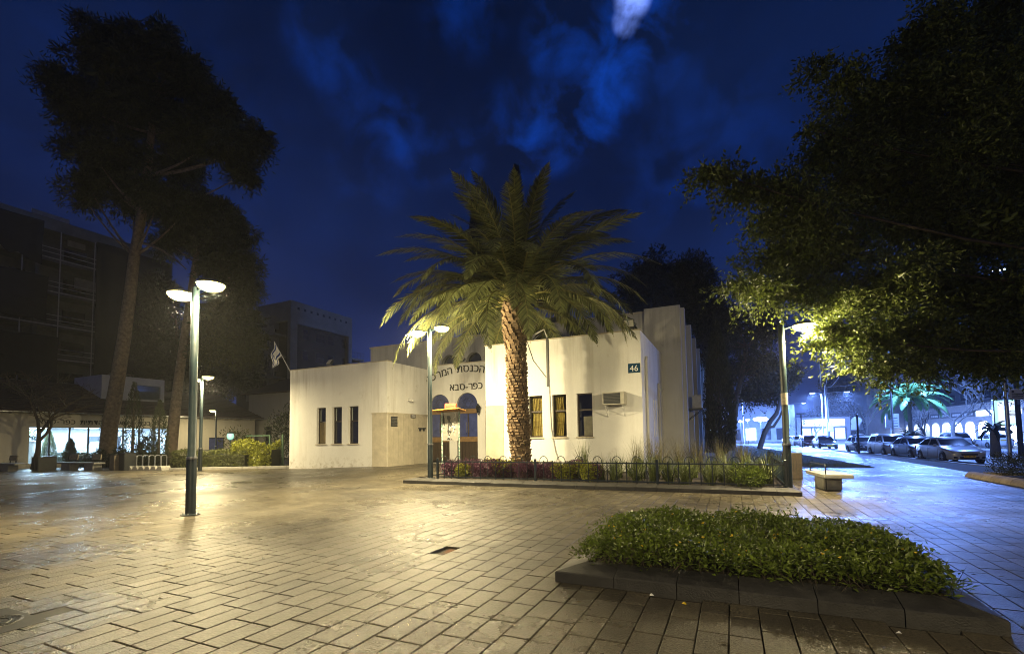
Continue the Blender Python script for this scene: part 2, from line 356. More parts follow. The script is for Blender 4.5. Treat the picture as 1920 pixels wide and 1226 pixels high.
# street frame: s along the street (away from the camera), t across it, kerb line at t = 0
RO = np.array([10.6, 33.7]); RD = np.array([-.0785, .9969]); RN = np.array([.9969, .0785]); RANG = math.atan2(.0785, .9969)
def road(s, t, z=0.0):
    p = RO + RD * s + RN * t; return (float(p[0]), float(p[1]), z)
ZR = -.13
def text_mesh(body, size, depth):
    """lettering as a mesh in the x-z plane, centred, facing -y"""
    cu = bpy.data.curves.new('lettering', 'FONT'); cu.body = body; cu.size = size; cu.extrude = depth; cu.align_x = 'CENTER'; cu.resolution_u = 3; cu.offset = 0.0
    o = bpy.data.objects.new('lettering', cu); COL.objects.link(o)
    dg = bpy.context.evaluated_depsgraph_get(); me = bpy.data.meshes.new_from_object(o.evaluated_get(dg))
    bpy.data.objects.remove(o); bpy.data.curves.remove(cu)
    me.transform(Matrix.Rotation(R(90), 4, 'X')); return me
def put_mesh(me, name, m, parent, loc, rot=(0,0,0)):
    me.materials.clear(); me.materials.append(m); o = bpy.data.objects.new(name, me); COL.objects.link(o)
    o.parent = parent; o.rotation_euler = rot
    o.location = Vector(loc) - (worg(parent) if parent is not None else Vector((0,0,0)))
    return o
# ------------------------------------------------------------------ ground, road, lawn
M_earth = mat('earth', (.03, .028, .022), .95, .3, .4)
M_asph = mat('asphalt', (.055, .055, .058), .45, .25, 3, .4, 80, rvar=.18)
M_joint = mat('joint_sand', (.035, .030, .022), .95, .3, 20)
M_lawn = mat('lawn_soil', (.018, .028, .010), .9, .3, 6, .8, 40)
M_roadline = mat('road_paint', (.55, .55, .52), .6, .25, 8)
def paver_mat():
    m = mat('paver', (.098, .084, .058), .42, .60, 38, .55, 60, island=.26, col2=(.058, .050, .036), mixscale=.55)
    nt = m.node_tree; N = nt.nodes; L = nt.links; p = N['Principled BSDF']
    g = N.new('ShaderNodeNewGeometry')
    for q in [q for q in N if q.type == 'TEX_NOISE']: L.new(g.outputs['Position'], q.inputs[0])
    # gum spots and drip stains trodden into the stone
    vo = N.new('ShaderNodeTexVoronoi'); L.new(g.outputs['Position'], vo.inputs['Vector']); vo.inputs['Scale'].default_value = 1.7
    vr = N.new('ShaderNodeMapRange'); L.new(vo.outputs['Distance'], vr.inputs[0]); vr.inputs[1].default_value = .035; vr.inputs[2].default_value = .075; vr.inputs[3].default_value = .45; vr.inputs[4].default_value = 1.0
    base = p.inputs['Base Color'].links[0].from_socket
    gs = N.new('ShaderNodeVectorMath'); gs.operation = 'SCALE'; L.new(base, gs.inputs[0]); L.new(vr.outputs[0], gs.inputs['Scale']); L.new(gs.outputs[0], p.inputs['Base Color'])
    n = N.new('ShaderNodeTexNoise'); L.new(g.outputs['Position'], n.inputs[0]); n.inputs['Scale'].default_value = .42; n.inputs['Detail'].default_value = 6; n.inputs['Roughness'].default_value = .6
    r = N.new('ShaderNodeMapRange'); L.new(n.outputs[0], r.inputs[0]); r.inputs[1].default_value = .40; r.inputs[2].default_value = .62; r.inputs[3].default_value = .23; r.inputs[4].default_value = .50
    L.new(r.outputs[0], p.inputs['Roughness']); p.inputs['Specular IOR Level'].default_value = .46
    return m
M_paver = paver_mat()
tag(MB().quad((-150,-60,-.35),(150,-60,-.35),(150,310,-.35),(-150,310,-.35)).build('ground', M_earth), kind='structure')
a, b, c, d = road(-60, 0, ZR), road(-60, 26, ZR), road(268, 26, ZR), road(268, 0, ZR)
tag(MB().add([a, b, c, d, (a[0],a[1],-.34), (b[0],b[1],-.34), (c[0],c[1],-.34), (d[0],d[1],-.34)], [(0,1,2,3),(0,4,5,1),(3,2,6,7),(0,3,7,4),(1,5,6,2)]).build('road', M_asph), kind='structure')
mk = MB()
for k in range(26):
    s0 = -20 + k * 9
    for t in (6.2,):
        q = [road(s0, t-.06, ZR+.004), road(s0, t+.06, ZR+.004), road(s0+3.5, t+.06, ZR+.004), road(s0+3.5, t-.06, ZR+.004)]; mk.quad(*q)
rm = mk.build('lane_marking', M_roadline); tag(rm, kind='structure')
q0, q1, q2, q3 = road(-60, 26), road(-60, 31), road(268, 31), road(268, 26)
far_side = MB().add([q0, q1, q2, q3, (q0[0],q0[1],-.34), (q3[0],q3[1],-.34)], [(0,1,2,3),(0,3,5,4)]).build('pavement_opposite', mat('far_paving', (.17,.16,.14), .45, .2, 2, rvar=.15)); tag(far_side, kind='structure')

# plaza bed with individually laid pavers
KA, KB = road(-60, -.18), road(262, -.18)
bedv = [(-95,-12), (KA[0],-12), (KA[0],KA[1]), (KB[0],KB[1]), (-95,KB[1])]
nx, ny = 60, 60
plz = []; plf = []
gx = np.linspace(-95, -2.5, 40).tolist() + np.linspace(-2, 1.5, 8).tolist(); gy = np.linspace(-12, 30, 60).tolist() + [60, 130, 296]
for yy in gy:
    xr = RO[0] + RD[0] / RD[1] * (yy - RO[1]) - .18
    for xx in gx + [xr]: plz.append((xx, yy, float(gz(xx, yy)) - .032))
wn = len(gx) + 1
for j in range(len(gy) - 1):
    for i in range(wn - 1): plf.append((j*wn+i, j*wn+i+1, j*wn+wn+i+1, j*wn+wn+i))
plaza = MB().add(plz, plf).build('plaza', M_joint); tag(plaza, kind='structure')
P1 = (-1.9, 1.97, 5.19, 8.35); P2 = (-11.3, 1.62, 14.5, 20.1); P3 = (7.45, 11.6, 11.5, 22.1)
LAWN_Y = 27.3
CW, CLn = .2475, .465
HOLE = gnd(845, 1032)
rects = []
i0, i1 = int(-62 / CW), int(13.6 / CW)
def inside(b, x, y, m=0.0): return (x > b[0]-m) & (x < b[1]+m) & (y > b[2]-m) & (y < b[3]+m)
for i in range(i0, i1):
    xc = -4.785 + 19 * CW * 0 + i * CW + .5 * CW
    pair = i // 2
    off = 2.73 + (CLn * .5 if pair % 2 else 0) + (.03 * math.sin(pair * 1.7))
    ys = np.arange(off - 12 * CLn, 66, CLn) + CLn * .5
    y_ok = (ys > -1.5)
    xr = RO[0] + RD[0] / RD[1] * (ys - RO[1]) - .33
    keep = y_ok & (xc < xr - .1)
    keep &= ~inside(P1, xc, ys, -.12) & ~inside(P2, xc, ys, -.12) & ~inside(P3, xc, ys, -.12)
    keep &= ~((xc < 6.0 - (ys - LAWN_Y) * .078) & (ys > LAWN_Y))                   # lawn and building footprint
    keep &= ~((xc > -24.2) & (xc < -16.8) & (ys > 20.6)) & ~((xc > -16.8) & (xc < -10.7) & (ys > 24.3)) & ~((xc > -10.8) & (xc < -2.5) & (ys > 20.4))
    keep &= ~((xc < -24.2) & (ys > 19.9)) & ~((xc < -34) & (ys > 17.3)) & ~((xc < -42) & (ys > 17.0))
    keep &= ~((abs(xc - HOLE[0]) < .12) & (abs(ys - HOLE[1]) < .24))
    keep &= ~((abs(xc + 6.32) < .42) & (abs(ys - 2.02) < .28))                     # manhole frame
    for y in ys[keep]: rects.append((xc, y))
rects = np.array(rects)
# rank by apparent size
Q = np.stack([rects[:, 0], rects[:, 1], np.zeros(len(rects))], 1) - CAM
zc = Q @ FW; px = PPX + F_PX * (Q @ RT) / np.where(zc > .1, zc, .1); py = PPY - F_PX * (Q @ UP) / np.where(zc > .1, zc, .1)
vis = (zc > .5) & (px > -40) & (px < 1960) & (py < 1250)
area = np.where(vis, 1 / zc ** 3, 0)
order = np.argsort(-area); near = order[:300]; rest = order[300:]
# shared bevelled paver
def paver_mesh(k):
    r = random.Random(k); hx, hy = CW/2 - .0048 - r.uniform(0, .0015), CLn/2 - .0055 - r.uniform(0, .003); b = .004; tilt = [r.uniform(-.0006, .0006) for _ in range(4)]
    vs = []
    for (z, i) in ((-.03, 0), (-b, 0), (0, b)):
        for q, (sx, sy) in enumerate(((-1,-1),(1,-1),(1,1),(-1,1))): vs.append((sx*(hx-i), sy*(hy-i), z + (tilt[q] if z > -.02 else 0)))
    fs = [(8,9,10,11)] + [(k2*4+i, k2*4+(i+1) % 4, k2*4+4+(i+1) % 4, k2*4+4+i) for k2 in range(2) for i in range(4)]
    me = bpy.data.meshes.new('paver'); me.from_pydata(vs, [], fs); me.update(); me.materials.append(M_paver); return me
PM = [paver_mesh(k) for k in range(7)]
for n_, j in enumerate(near):
    o = bpy.data.objects.new('paver', PM[n_ % 7]); COL.objects.link(o); o.parent = plaza
    o.location = (rects[j, 0] + random.uniform(-.0015, .0015), rects[j, 1] + random.uniform(-.003, .003), random.uniform(-.0008, .0008)); o.rotation_euler = (0, 0, random.uniform(-.004, .004))
xy = rects[rest]; n = len(xy)
hx = CW/2 - .0048 - RNG.uniform(0, .0015, n); hy = CLn/2 - .0055 - RNG.uniform(0, .004, n); ztop = RNG.uniform(-.0008, .0008, n)
cx = xy[:, 0] + RNG.uniform(-.0015, .0015, n); cy = xy[:, 1] + RNG.uniform(-.003, .003, n)
V = []
for (zz, ins) in ((-.03, 0), (-.004, 0), (0, .004)):
    for sx, sy in ((-1,-1),(1,-1),(1,1),(-1,1)):
        X = cx + sx * (hx - ins); Y = cy + sy * (hy - ins); tl = 0 if zz < -.02 else RNG.uniform(-.0006, .0006, n)
        V.append(np.stack([X, Y, gz(X, Y) + zz + (ztop if zz > -.02 else 0) + tl], 1))
V = np.stack(V, 1).reshape(-1, 3); base = (np.arange(n) * 12)[:, None]
quads = np.array([(8,9,10,11)] + [(k2*4+i, k2*4+(i+1) % 4, k2*4+4+(i+1) % 4, k2*4+4+i) for k2 in range(2) for i in range(4)])
F = (base[:, :, None] + quads[None]).reshape(-1, 4)
tag(npmesh('far_pavers', V, F, M_paver, parent=plaza), kind='stuff')
# pool of rain in the gap left by a lost paver
M_pool = mat('rain_pool', (.05, .035, .012), .12, .2, 9, spec=.8)
pool = MB().add([(HOLE[0]-.12,HOLE[1]-.21,-.020),(HOLE[0]+.12,HOLE[1]-.23,-.020),(HOLE[0]+.12,HOLE[1]+.23,-.020),(HOLE[0]-.12,HOLE[1]+.21,-.020)], [(0,1,2,3)]).build('puddle', M_pool, origin=(HOLE[0], HOLE[1], -.020)); tag(pool, kind='structure')

# manhole
mh = thing('manhole_cover', 'square cast iron manhole cover set flush among the pavers', 'manhole', (-6.32, 2.02, 0))
MB().cbox((-6.32, 2.02, -.018), (1.3, 1.2, .02)).build('surround', M_dark, mh); MB().cbox((-6.32, 2.02, -.004), (.86, .52, .012), bev=.004).build('frame', M_dark, mh)
MB().lathe([(.22, -.001), (.22, .003), (.205, .006), (.19, .003), (.14, .003), (.135, .006), (.12, .006), (.115, .003), (.04, .003), (.035, .006), (.001, .006)], (-6.32, 2.02, 0), 28).build('lid', mat('cast_iron', (.03,.028,.025), .3, .3, 20, .5, 60, metal=.7), mh, smooth=30)

# street kerb stones along the pavement edge
M_skerb = mat('street_kerb', (.26, .26, .25), .6, .2, 6, .3, 40, island=.1)
kb = tag(MB().add([road(-45, -.185, -.32), road(-45, 0, -.32), road(110, 0, -.32), road(110, -.185, -.32), road(-45, -.185, -.18), road(-45, 0, -.18), road(110, 0, -.18), road(110, -.185, -.18)], [(3,2,1,0),(4,5,6,7),(0,1,5,4),(1,2,6,5),(2,3,7,6),(3,0,4,7)]).build('street_kerb', M_skerb), kind='structure')
kme = MB().cbox((0,0,-.09), (.17, .985, .20), bev=.018).build('kerb_stone', M_skerb, kb, local=True)
for k in range(90):
    o = kme if k == 0 else kme.copy()
    if k: COL.objects.link(o)
    o.parent = kb; o.location = road(-25 + k, -.09, 0.004); o.rotation_euler = (0, 0, RANG)

# lawn beside the hall, with a dark edging
lw = [(6.0, LAWN_Y), (6.0 - 90*.0785, LAWN_Y + 90), (-2.4, LAWN_Y + 90), (-2.4, LAWN_Y)]
lawn = MB().prism(lw, -.1, .03, 'z').build('lawn', M_lawn, origin=(2, 40, 0)); tag(lawn, kind='structure')
n = 26000
ly = LAWN_Y + .1 + RNG.uniform(0, 1, n) ** 1.8 * 45; lx = RNG.uniform(0, 1, n); xr = 5.9 - (ly - LAWN_Y) * .0785; lx = -2.3 + lx * (xr + 2.3)
Pg = np.stack([lx, ly, np.full(n, .03)], 1); Dg = unit(np.stack([RNG.normal(0, .4, n), RNG.normal(0, .4, n), np.ones(n)], 1))
V, F = leaves(Pg, Dg, RNG.uniform(.05, .11, n), .012); gr = npmesh('grass', V, F, M_hedge, origin=(2, 40, 0)); tag(gr, 'short dark lawn grass beside the street pavement', 'grass', kind='stuff')
def kerb_run(parent, p0, p1, inward, n, h1=.11, h2=.19, w=.30, mitre0=0, mitre1=0, name='kerb_stone', z0=None):
    """sloped-top kerb stones from p0 to p1; inward = unit vector to the planted side"""
    p0 = np.array(p0, float); p1 = np.array(p1, float); L = np.linalg.norm(p1 - p0); d = (p1 - p0) / L; inn = np.array(inward, float)
    edges = [0.0] + [L * (k + random.uniform(-.06, .06)) / n for k in range(1, n)] + [L]
    for k in range(n):
        a, b = edges[k] + .004, edges[k+1] - .004
        m0 = w if (k == 0 and mitre0) else 0; m1 = w if (k == n-1 and mitre1) else 0
        zb = z0 if z0 is not None else float(gz(*(p0 + d * (a + b) / 2)))
        j = random.uniform(-.004, .004); jo = random.uniform(-.004, .004)
        sec = [(0, -.05), (0, h1), (.012, h1 + .012), (w, h2), (w, -.05)]
        vs = []
        for (t, mm) in ((a, m0), (b, -m1)):
            for (q, z) in sec:
                P = p0 + d * (t + mm * q / w) + inn * (q + jo); vs.append((P[0], P[1], z + zb + j))
        fs = [(0,1,2,3,4), (9,8,7,6,5)] + [(i, (i+1) % 5, 5 + (i+1) % 5, 5 + i) for i in range(5)]
        MB().add(vs, fs).build(name, M_kerb, parent)
# near planter
x0, x1, y0, y1 = P1
pl1 = thing('planter_bed', 'low rectangular planter of dark sloping kerb stones in the open paving', 'planter', ((x0+x1)/2, (y0+y1)/2, 0))
kerb_run(pl1, (x0, y0), (x1, y0), (0, 1), 6, mitre0=1, mitre1=1); kerb_run(pl1, (x1, y0), (x1, y1), (-1, 0), 5, mitre0=1, mitre1=1)
kerb_run(pl1, (x1, y1), (x0, y1), (0, -1), 6, mitre0=1, mitre1=1); kerb_run(pl1, (x0, y1), (x0, y0), (1, 0), 5, mitre0=1, mitre1=1)
MB().box(x0+.3, x1-.3, y0+.3, y1-.3, -.03, .15).build('soil', M_soil, pl1)
# fenced planter in front of the right wing
x0, x1, y0, y1 = P2
pl2 = thing('fenced_bed', 'long planting bed with dark kerb stones in front of the white right wing', 'planter', ((x0+x1)/2, (y0+y1)/2, 0))
kerb_run(pl2, (x0, y0), (x1, y0), (0, 1), 21, mitre0=1, mitre1=1, z0=0); kerb_run(pl2, (x1, y0), (x1, 26), (-1, 0), 18, mitre0=1, z0=0)
kerb_run(pl2, (x0, 19.9), (x0, y0), (1, 0), 9, mitre1=1)
MB().box(x0+.3, x1-.3, y0+.3, 20.1, -.03, .16).box(-3.0, x1-.3, 20.1, 27.2, -.03, .15).build('soil', M_soil, pl2)
# shrub bed by the street, with a rounded stone edge
pl3 = thing('shrub_bed', 'planting bed with a rounded sandstone edge beside the street pavement', 'planter', ((P3[0]+P3[1])/2, (P3[2]+P3[3])/2, 0))
M_sand = mat('sandstone', (.30, .24, .15), .85, .25, 5, .8, 25, island=.15)
for k in range(18):
    ya = P3[3] - k * .6
    m_ = MB(); cy_ = ya - .3
    sec = [(math.cos(t) * .20, .02 + math.sin(t) * .20) for t in np.linspace(0, math.pi, 9)]
    vs = [(P3[0] + .2 - q, cy_ + s2, z * random.uniform(.96, 1.05)) for s2 in (-.292, .292) for (q, z) in sec]
    m_.add(vs, [tuple(range(9)), tuple(range(17, 8, -1))] + [(i, i+1, 10+i, 9+i) for i in range(8)]).build('edge_stone', M_sand, pl3, smooth=40)
for k in range(6):
    xa = P3[0] + .45 + k * .6
    sec = [(math.cos(t) * .20, .02 + math.sin(t) * .20) for t in np.linspace(0, math.pi, 9)]
    vs = [(xa + s2 + .3, P3[3] - .2 + q, z) for s2 in (-.292, .292) for (q, z) in sec]
    MB().add(vs, [tuple(range(9)), tuple(range(17, 8, -1))] + [(i, i+1, 10+i, 9+i) for i in range(8)]).build('edge_stone', M_sand, pl3, smooth=40)
MB().box(P3[0]+.3, P3[1], P3[2], P3[3]-.3, -.03, .12).build('soil', M_soil, pl3)
# ------------------------------------------------------------------ the synagogue: two wings, a recessed entrance and the hall behind
YF, YR, YE = 20.2, 20.15, 23.9
XL0, XL1, XR0, XR1 = -24.2, -16.8, -10.75, -3.34
HL, HR, HE = 5.9, 6.1, 6.06
syn = thing('synagogue', 'cream rendered flat-roofed synagogue with two wings and a recessed arched entrance', 'building', (-13.5, 24, 0))
def wall_grid(mb, u0, u1, z0, z1, front, back, holes, P):
    """wall slab in the (u,z) plane with rectangular holes; P(u, depth, z) -> world. front/back are depths."""
    us = sorted({u0, u1, *[h[0] for h in holes], *[h[1] for h in holes]}); zs = sorted({z0, z1, *[h[2] for h in holes], *[h[3] for h in holes]})
    solid = lambda i, j: 0 <= i < len(us)-1 and 0 <= j < len(zs)-1 and not any(h[0]-1e-6 <= us[i] and us[i+1] <= h[1]+1e-6 and h[2]-1e-6 <= zs[j] and zs[j+1] <= h[3]+1e-6 for h in holes)
    for i in range(len(us)-1):
        for j in range(len(zs)-1):
            if not solid(i, j): continue
            a, b, c, d = us[i], us[i+1], zs[j], zs[j+1]
            mb.quad(P(a,front,c), P(b,front,c), P(b,front,d), P(a,front,d)); mb.quad(P(b,back,c), P(a,back,c), P(a,back,d), P(b,back,d))
            if not solid(i-1, j): mb.quad(P(a,back,c), P(a,front,c), P(a,front,d), P(a,back,d))
            if not solid(i+1, j): mb.quad(P(b,front,c), P(b,back,c), P(b,back,d), P(b,front,d))
            if not solid(i, j-1): mb.quad(P(a,front,c), P(a,back,c), P(b,back,c), P(b,front,c))
            if not solid(i, j+1): mb.quad(P(a,front,d), P(b,front,d), P(b,back,d), P(a,back,d))
    return mb
PY = lambda u, d, z: (u, d, z)          # wall facing -y
PX = lambda u, d, z: (d, u, z)          # wall facing along x
def xz(px, py, Y): q = onY(px, py, Y); return q[0], q[2]
# left wing: three slit windows
wl = [(xz(594, 769, YF)[0], xz(611, 769, YF)[0], xz(600, 833, YF)[1], xz(600, 769, YF)[1]),
      (xz(623, 768, YF)[0], xz(641, 768, YF)[0], xz(630, 832, YF)[1], xz(630, 767.5, YF)[1]),
      (xz(653, 766, YF)[0], xz(672, 766, YF)[0], xz(660, 831, YF)[1], xz(660, 765.5, YF)[1])]
zl = (1.45, 3.55); wl = [(a, b, zl[0], zl[1]) for a, b, c, d in wl]
mb = MB(); wall_grid(mb, XL0, XL1, -.05, HL, YF, YF+.35, wl, PY)
mb.build('left_wing_front', M_wall, syn)
wall_grid(MB(), YF+.35, 26, -.05, HL, XL0, XL0+.35, [], PX).build('left_wing_outer_wall', M_wall, syn)
wall_grid(MB(), YF+.352, YE+.3, -.05, HL-.004, XL1, XL1-.35, [], PX).build('left_wing_inner_wall', M_wall, syn)
MB().box(XL0+.36, XL1-.36, YF+.36, 26, HL-.5, HL-.4).build('left_wing_roof', M_hall, syn)
# grooved dado panel on the inner wall and a strip of the front
pz = 3.05
MB().box(XL1-1.0, XL1-.004, YF-.03, YF-.001, -.04, pz).build('dado_panel', M_trim, syn)
for k in range(8):
    ya = YF + .02 + k * .455
    MB().box(XL1+.001, XL1+.03, ya, ya+.435, .0, pz-.02).build('dado_board', M_trim, syn)
MB().box(XL1-1.03, XL1+.05, YF-.05, YF-.003, pz, pz+.07).box(XL1+.002, XL1+.05, YF-.002, YE-.01, pz-.01, pz+.07).build('dado_cap', M_trim, syn)
def slit_window(par, x0, x1, z0, z1, Y, split, pane, curtain=None, open_top=False):
    w = MB().box(x0, x0+.05, Y+.16, Y+.24, z0, z1).box(x1-.05, x1, Y+.16, Y+.24, z0, z1).box(x0+.05, x1-.05, Y+.16, Y+.24, z0, z0+.05).box(x0+.05, x1-.05, Y+.16, Y+.24, z1-.05, z1).box(x0+.05, x1-.05, Y+.165, Y+.235, split-.035, split+.035).build('window', M_frame, par)
    MB().box(x0+.05, x1-.05, Y+.195, Y+.205, z0+.05, split-.035).build('pane', pane, w); MB().box(x0+.05, x1-.05, Y+.195, Y+.205, split+.035, z1-.05).build('pane', M_glass, w)
    MB().box(x0-.06, x1+.06, Y-.05, Y+.155, z0-.06, z0-.002).build('sill', M_trim, w)
    MB().box(x0-.3, x1+.3, Y+.9, Y+.95, z0-.2, z1+.2).build('blind', M_room, w)
    if curtain:
        c0, c1 = curtain; n = 26; xs = np.linspace(c0, c1, n); vs = []
        for z in (z0+.06, (z0+z1)/2, z1-.06):
            for i, x in enumerate(xs): vs.append((x + .03 * math.sin(z * 3 + i), Y + .27 + .03 * math.sin(i * 1.9), z))
        MB().add(vs, [(r*n+i, r*n+i+1, r*n+n+i+1, r*n+n+i) for r in range(2) for i in range(n-1)]).build('curtain', M_curt, w)
    return w
M_tan = mat('tan_panel', (.22, .17, .08), .35, .25, 4)
for k, (a, b, c, d) in enumerate(wl): slit_window(syn, a, b, c, d, YF, c + 1.28, M_tan if k == 0 else M_dglass)
# right wing: three taller windows with curtains
wr = [(xz(992, 780, YR)[0], xz(1017, 780, YR)[0]), (xz(1036, 780, YR)[0], xz(1062, 780, YR)[0]), (xz(1082, 780, YR)[0], xz(1111, 780, YR)[0])]
zr = (xz(1050, 819, YR)[1], xz(1050, 739.5, YR)[1])
wr = [(a, b, zr[0], zr[1]) for a, b in wr]
wall_grid(MB(), XR0, XR1, -.05, HR, YR, YR+.35, wr, PY).build('right_wing_front', M_wall, syn)
wall_grid(MB(), YR+.352, 27, -.05, HR-.003, XR1, XR1-.35, [(23.2+k*.55, 23.45+k*.55, 1.6, 3.4) for k in range(4)], PX).build('right_wing_side', M_wall, syn)
wall_grid(MB(), YR+.352, YE+.3, -.05, HR-.004, XR0, XR0+.35, [], PX).build('right_wing_inner_wall', M_wall, syn)
MB().box(XR0+.36, XR1-.36, YR+.36, 26.9, HR-.5, HR-.4).build('right_wing_roof', M_hall, syn)
MB().box(XR0+.01, XR0+.95, YR-.035, YR-.001, -.04, 3.2).build('dado_panel', M_trim, syn)
for k in range(4): MB().box(XR1-.25, XR1-.2, 23.2+k*.55, 23.45+k*.55, 1.6, 3.4).build('louvre', M_room, syn)
spl = zr[0] + (zr[1]-zr[0]) * .62
slit_window(syn, *wr[0], YR, spl, M_glass, (wr[0][0]+.06, wr[0][1]-.06)); slit_window(syn, *wr[1], YR, spl, M_glass, (wr[1][0]+.08, wr[1][1]-.2)); w3 = slit_window(syn, *wr[2], YR, spl, M_glass)
MB().box(wr[2][0]+.22, wr[2][1]-.05, YR+.25, YR+.28, zr[0]+.05, zr[0]+.9).build('board', M_tan, w3)
# entrance wall with arched lights over glazed doors
arch = [(xz(836, 770, YE)[0] - 1.42, 1.18), (xz(826, 770, YE)[0], 1.18), (xz(875, 770, YE)[0], 1.18), (xz(875, 770, YE)[0] + 1.92, 1.18)]
xc2 = (xz(855.5, 775, YE)[0] + xz(896, 775, YE)[0]) / 2; xc1 = (xz(801, 775, YE)[0] + xz(841, 775, YE)[0]) / 2 + .12
rA = .70; zs_, zb_ = 3.62, .22
acs = [xc1, xc2, min(2*xc2 - xc1, XR0 - 1.0)]
holes = [(c - rA, c + rA, zb_, zs_ + rA) for c in acs]
mb = MB(); wall_grid(mb, XL1, XR0, -.05, HE, YE, YE+.3, holes, PY)
for c in acs:
    ts = np.linspace(math.pi, 0, 17)
    for i in range(16):
        a0 = (c + rA*math.cos(ts[i]), zs_ + rA*math.sin(ts[i])); a1 = (c + rA*math.cos(ts[i+1]), zs_ + rA*math.sin(ts[i+1])); tz = zs_ + rA
        mb.quad((a0[0],YE,a0[1]),(a1[0],YE,a1[1]),(a1[0],YE,tz),(a0[0],YE,tz)); mb.quad((a0[0],YE,a0[1]),(a0[0],YE+.3,a0[1]),(a1[0],YE+.3,a1[1]),(a1[0],YE,a1[1]))
mb.build('entrance_wall', M_wall, syn)
for c in acs:
    zt = 3.40
    fan = MB()
    pts = [(c + rA*math.cos(t), zs_ + rA*math.sin(t)) for t in np.linspace(0, math.pi, 21)]
    dr = MB().box(c-rA, c-rA+.07, YE+.12, YE+.2, zb_, zt).box(c+rA-.07, c+rA, YE+.12, YE+.2, zb_, zt).box(c-.035, c+.035, YE+.122, YE+.198, zb_+.1, zt-.3).build('door', M_frame, syn)
    MB().box(c-rA, c+rA, YE+.08, YE+.21, zt-.28, zt-.02).build('door_transom', M_wood, dr); MB().box(c-rA, c+rA, YE+.1, YE+.205, 1.45, 1.75).build('door_rail', M_wood, dr)
    for sgn in (-1, 1):
        MB().box(c + (sgn-1)*.315 + .02 + (0 if sgn > 0 else .0), c + (sgn-1)*.315 + .61, YE+.155, YE+.165, 1.76, zt-.29).build('pane', M_bglass, dr)
        for q in range(3):
            xb = c + sgn*.33 - .2 + q*.2; MB().box(xb-.085, xb+.085, YE+.15, YE+.17, zb_+.12, 1.44).build('door_panel', M_frame, dr)
        MB().tube([(c+sgn*.08, YE+.08, 2.0), (c+sgn*.08, YE+.08, 2.6)], .015, 6).build('handle', M_steel, dr)
    MB().prism(pts + [(c-rA, zt), (c+rA, zt)], YE+.16, YE+.17).build('fanlight', M_bglass, syn)
    g = MB(); cz = zs_ + .05
    for t in np.linspace(0, 2*math.pi, 28, endpoint=False):
        r1 = .70
        e = (c + r1*math.cos(t)*.96, cz + r1*math.sin(t)*.96)
        if e[1] < zt + .02: k2 = (zt + .02 - cz) / (r1*math.sin(t)*.96); e = (c + r1*math.cos(t)*.96*k2, zt+.02)
        if math.hypot(e[0]-c, e[1]-cz) > .36: g.tube([(c + .34*math.cos(t), YE+.13, cz + .34*math.sin(t)), (e[0], YE+.13, e[1])], .007, 4)
    ring = [(c + .34*math.cos(t), YE+.13, cz + .34*math.sin(t)) for t in np.linspace(0, 2*math.pi, 29)]
    g.tube(ring, .009, 4, cap=False)
    for rot in (math.pi/2, -math.pi/2):
        tri = [(c + .33*math.cos(rot + k*2*math.pi/3), YE+.125, cz + .33*math.sin(rot + k*2*math.pi/3)) for k in range(4)]; g.tube(tri, .010, 4, cap=False)
    g.build('window_grille', M_black, syn)
    MB().box(c-rA-.4, c+rA+.4, YE+.9, YE+.95, 0, 5).build('lobby_wall', M_room, syn)
MB().box(XL1-.1, XR0+.1, YE-.4, YE+.31, -.04, .20).build('threshold', M_conc, syn)
# raised lettering across the entrance wall, set on a shallow arch
M_letter = mat('letter_metal', (.016, .014, .012), .45, .2, 9)
word = 'בית הכנסת המרכזי'[::-1]
def arc_text(s, size, xc, zc, width, sag, Y):
    n = len(s)
    adv = []
    for ch in s:
        if ch == ' ': adv.append(size * .42); continue
        me = text_mesh(ch, size, .02); xs = [v.co.x for v in me.vertices]; adv.append((max(xs) - min(xs)) + size * .13, ); bpy.data.meshes.remove(me)
    adv = [a if not isinstance(a, tuple) else a[0] for a in adv]; tot = sum(adv); k = width / tot; x = -width / 2
    for ch, a in zip(s, adv):
        xm = x + a * k / 2; x += a * k
        if ch == ' ': continue
        u = xm / (width / 2); z = zc - sag * u * u; ang = -2 * sag * u / (width / 2)
        me = text_mesh(ch, size, .02); xs = [v.co.x for v in me.vertices]; off = (max(xs) + min(xs)) / 2
        me.transform(Matrix.Translation((-off, 0, 0)))
        put_mesh(me, 'letter', M_letter, syn, (xc + xm, Y - .03, z), (0, -ang, 0))
xr_, zr_ = xz(910, 690, YE); xl_, zl_ = xz(813, 710, YE)
xe = xz(911.5, 690, YE)[0]
arc_text(word, .66, -14.2, 5.55, 5.2, .55, YE)
arc_text('כפר-סבא'[::-1], .60, xz(874, 722, YE)[0], 4.50, 2.25, 0.0, YE)
# hall behind
YH = 26.0; XH0, XH1 = -23.1, -2.6
HH = 8.1
aw = [(xz(828, 680, YH)[0], xz(857, 680, YH)[0]), (xz(874, 680, YH)[0], xz(903, 680, YH)[0])]
ah = [(a, b, 5.2, 7.12 - .0) for a, b in aw]
mb = MB(); wall_grid(mb, XH0, -12.0, -.05, HH, YH, YH+.4, ah, PY)
for a, b, c_, d_ in ah:
    r_ = (b-a)/2; c = (a+b)/2; zz = d_ - r_; ts = np.linspace(math.pi, 0, 15)
    for i in range(14):
        a0 = (c + r_*math.cos(ts[i]), zz + r_*math.sin(ts[i])); a1 = (c + r_*math.cos(ts[i+1]), zz + r_*math.sin(ts[i+1]))
        mb.quad((a0[0],YH,a0[1]),(a1[0],YH,a1[1]),(a1[0],YH,d_),(a0[0],YH,d_)); mb.quad((a0[0],YH,a0[1]),(a0[0],YH+.4,a0[1]),(a1[0],YH+.4,a1[1]),(a1[0],YH,a1[1]))
mb.build('hall_front', M_hall, syn)
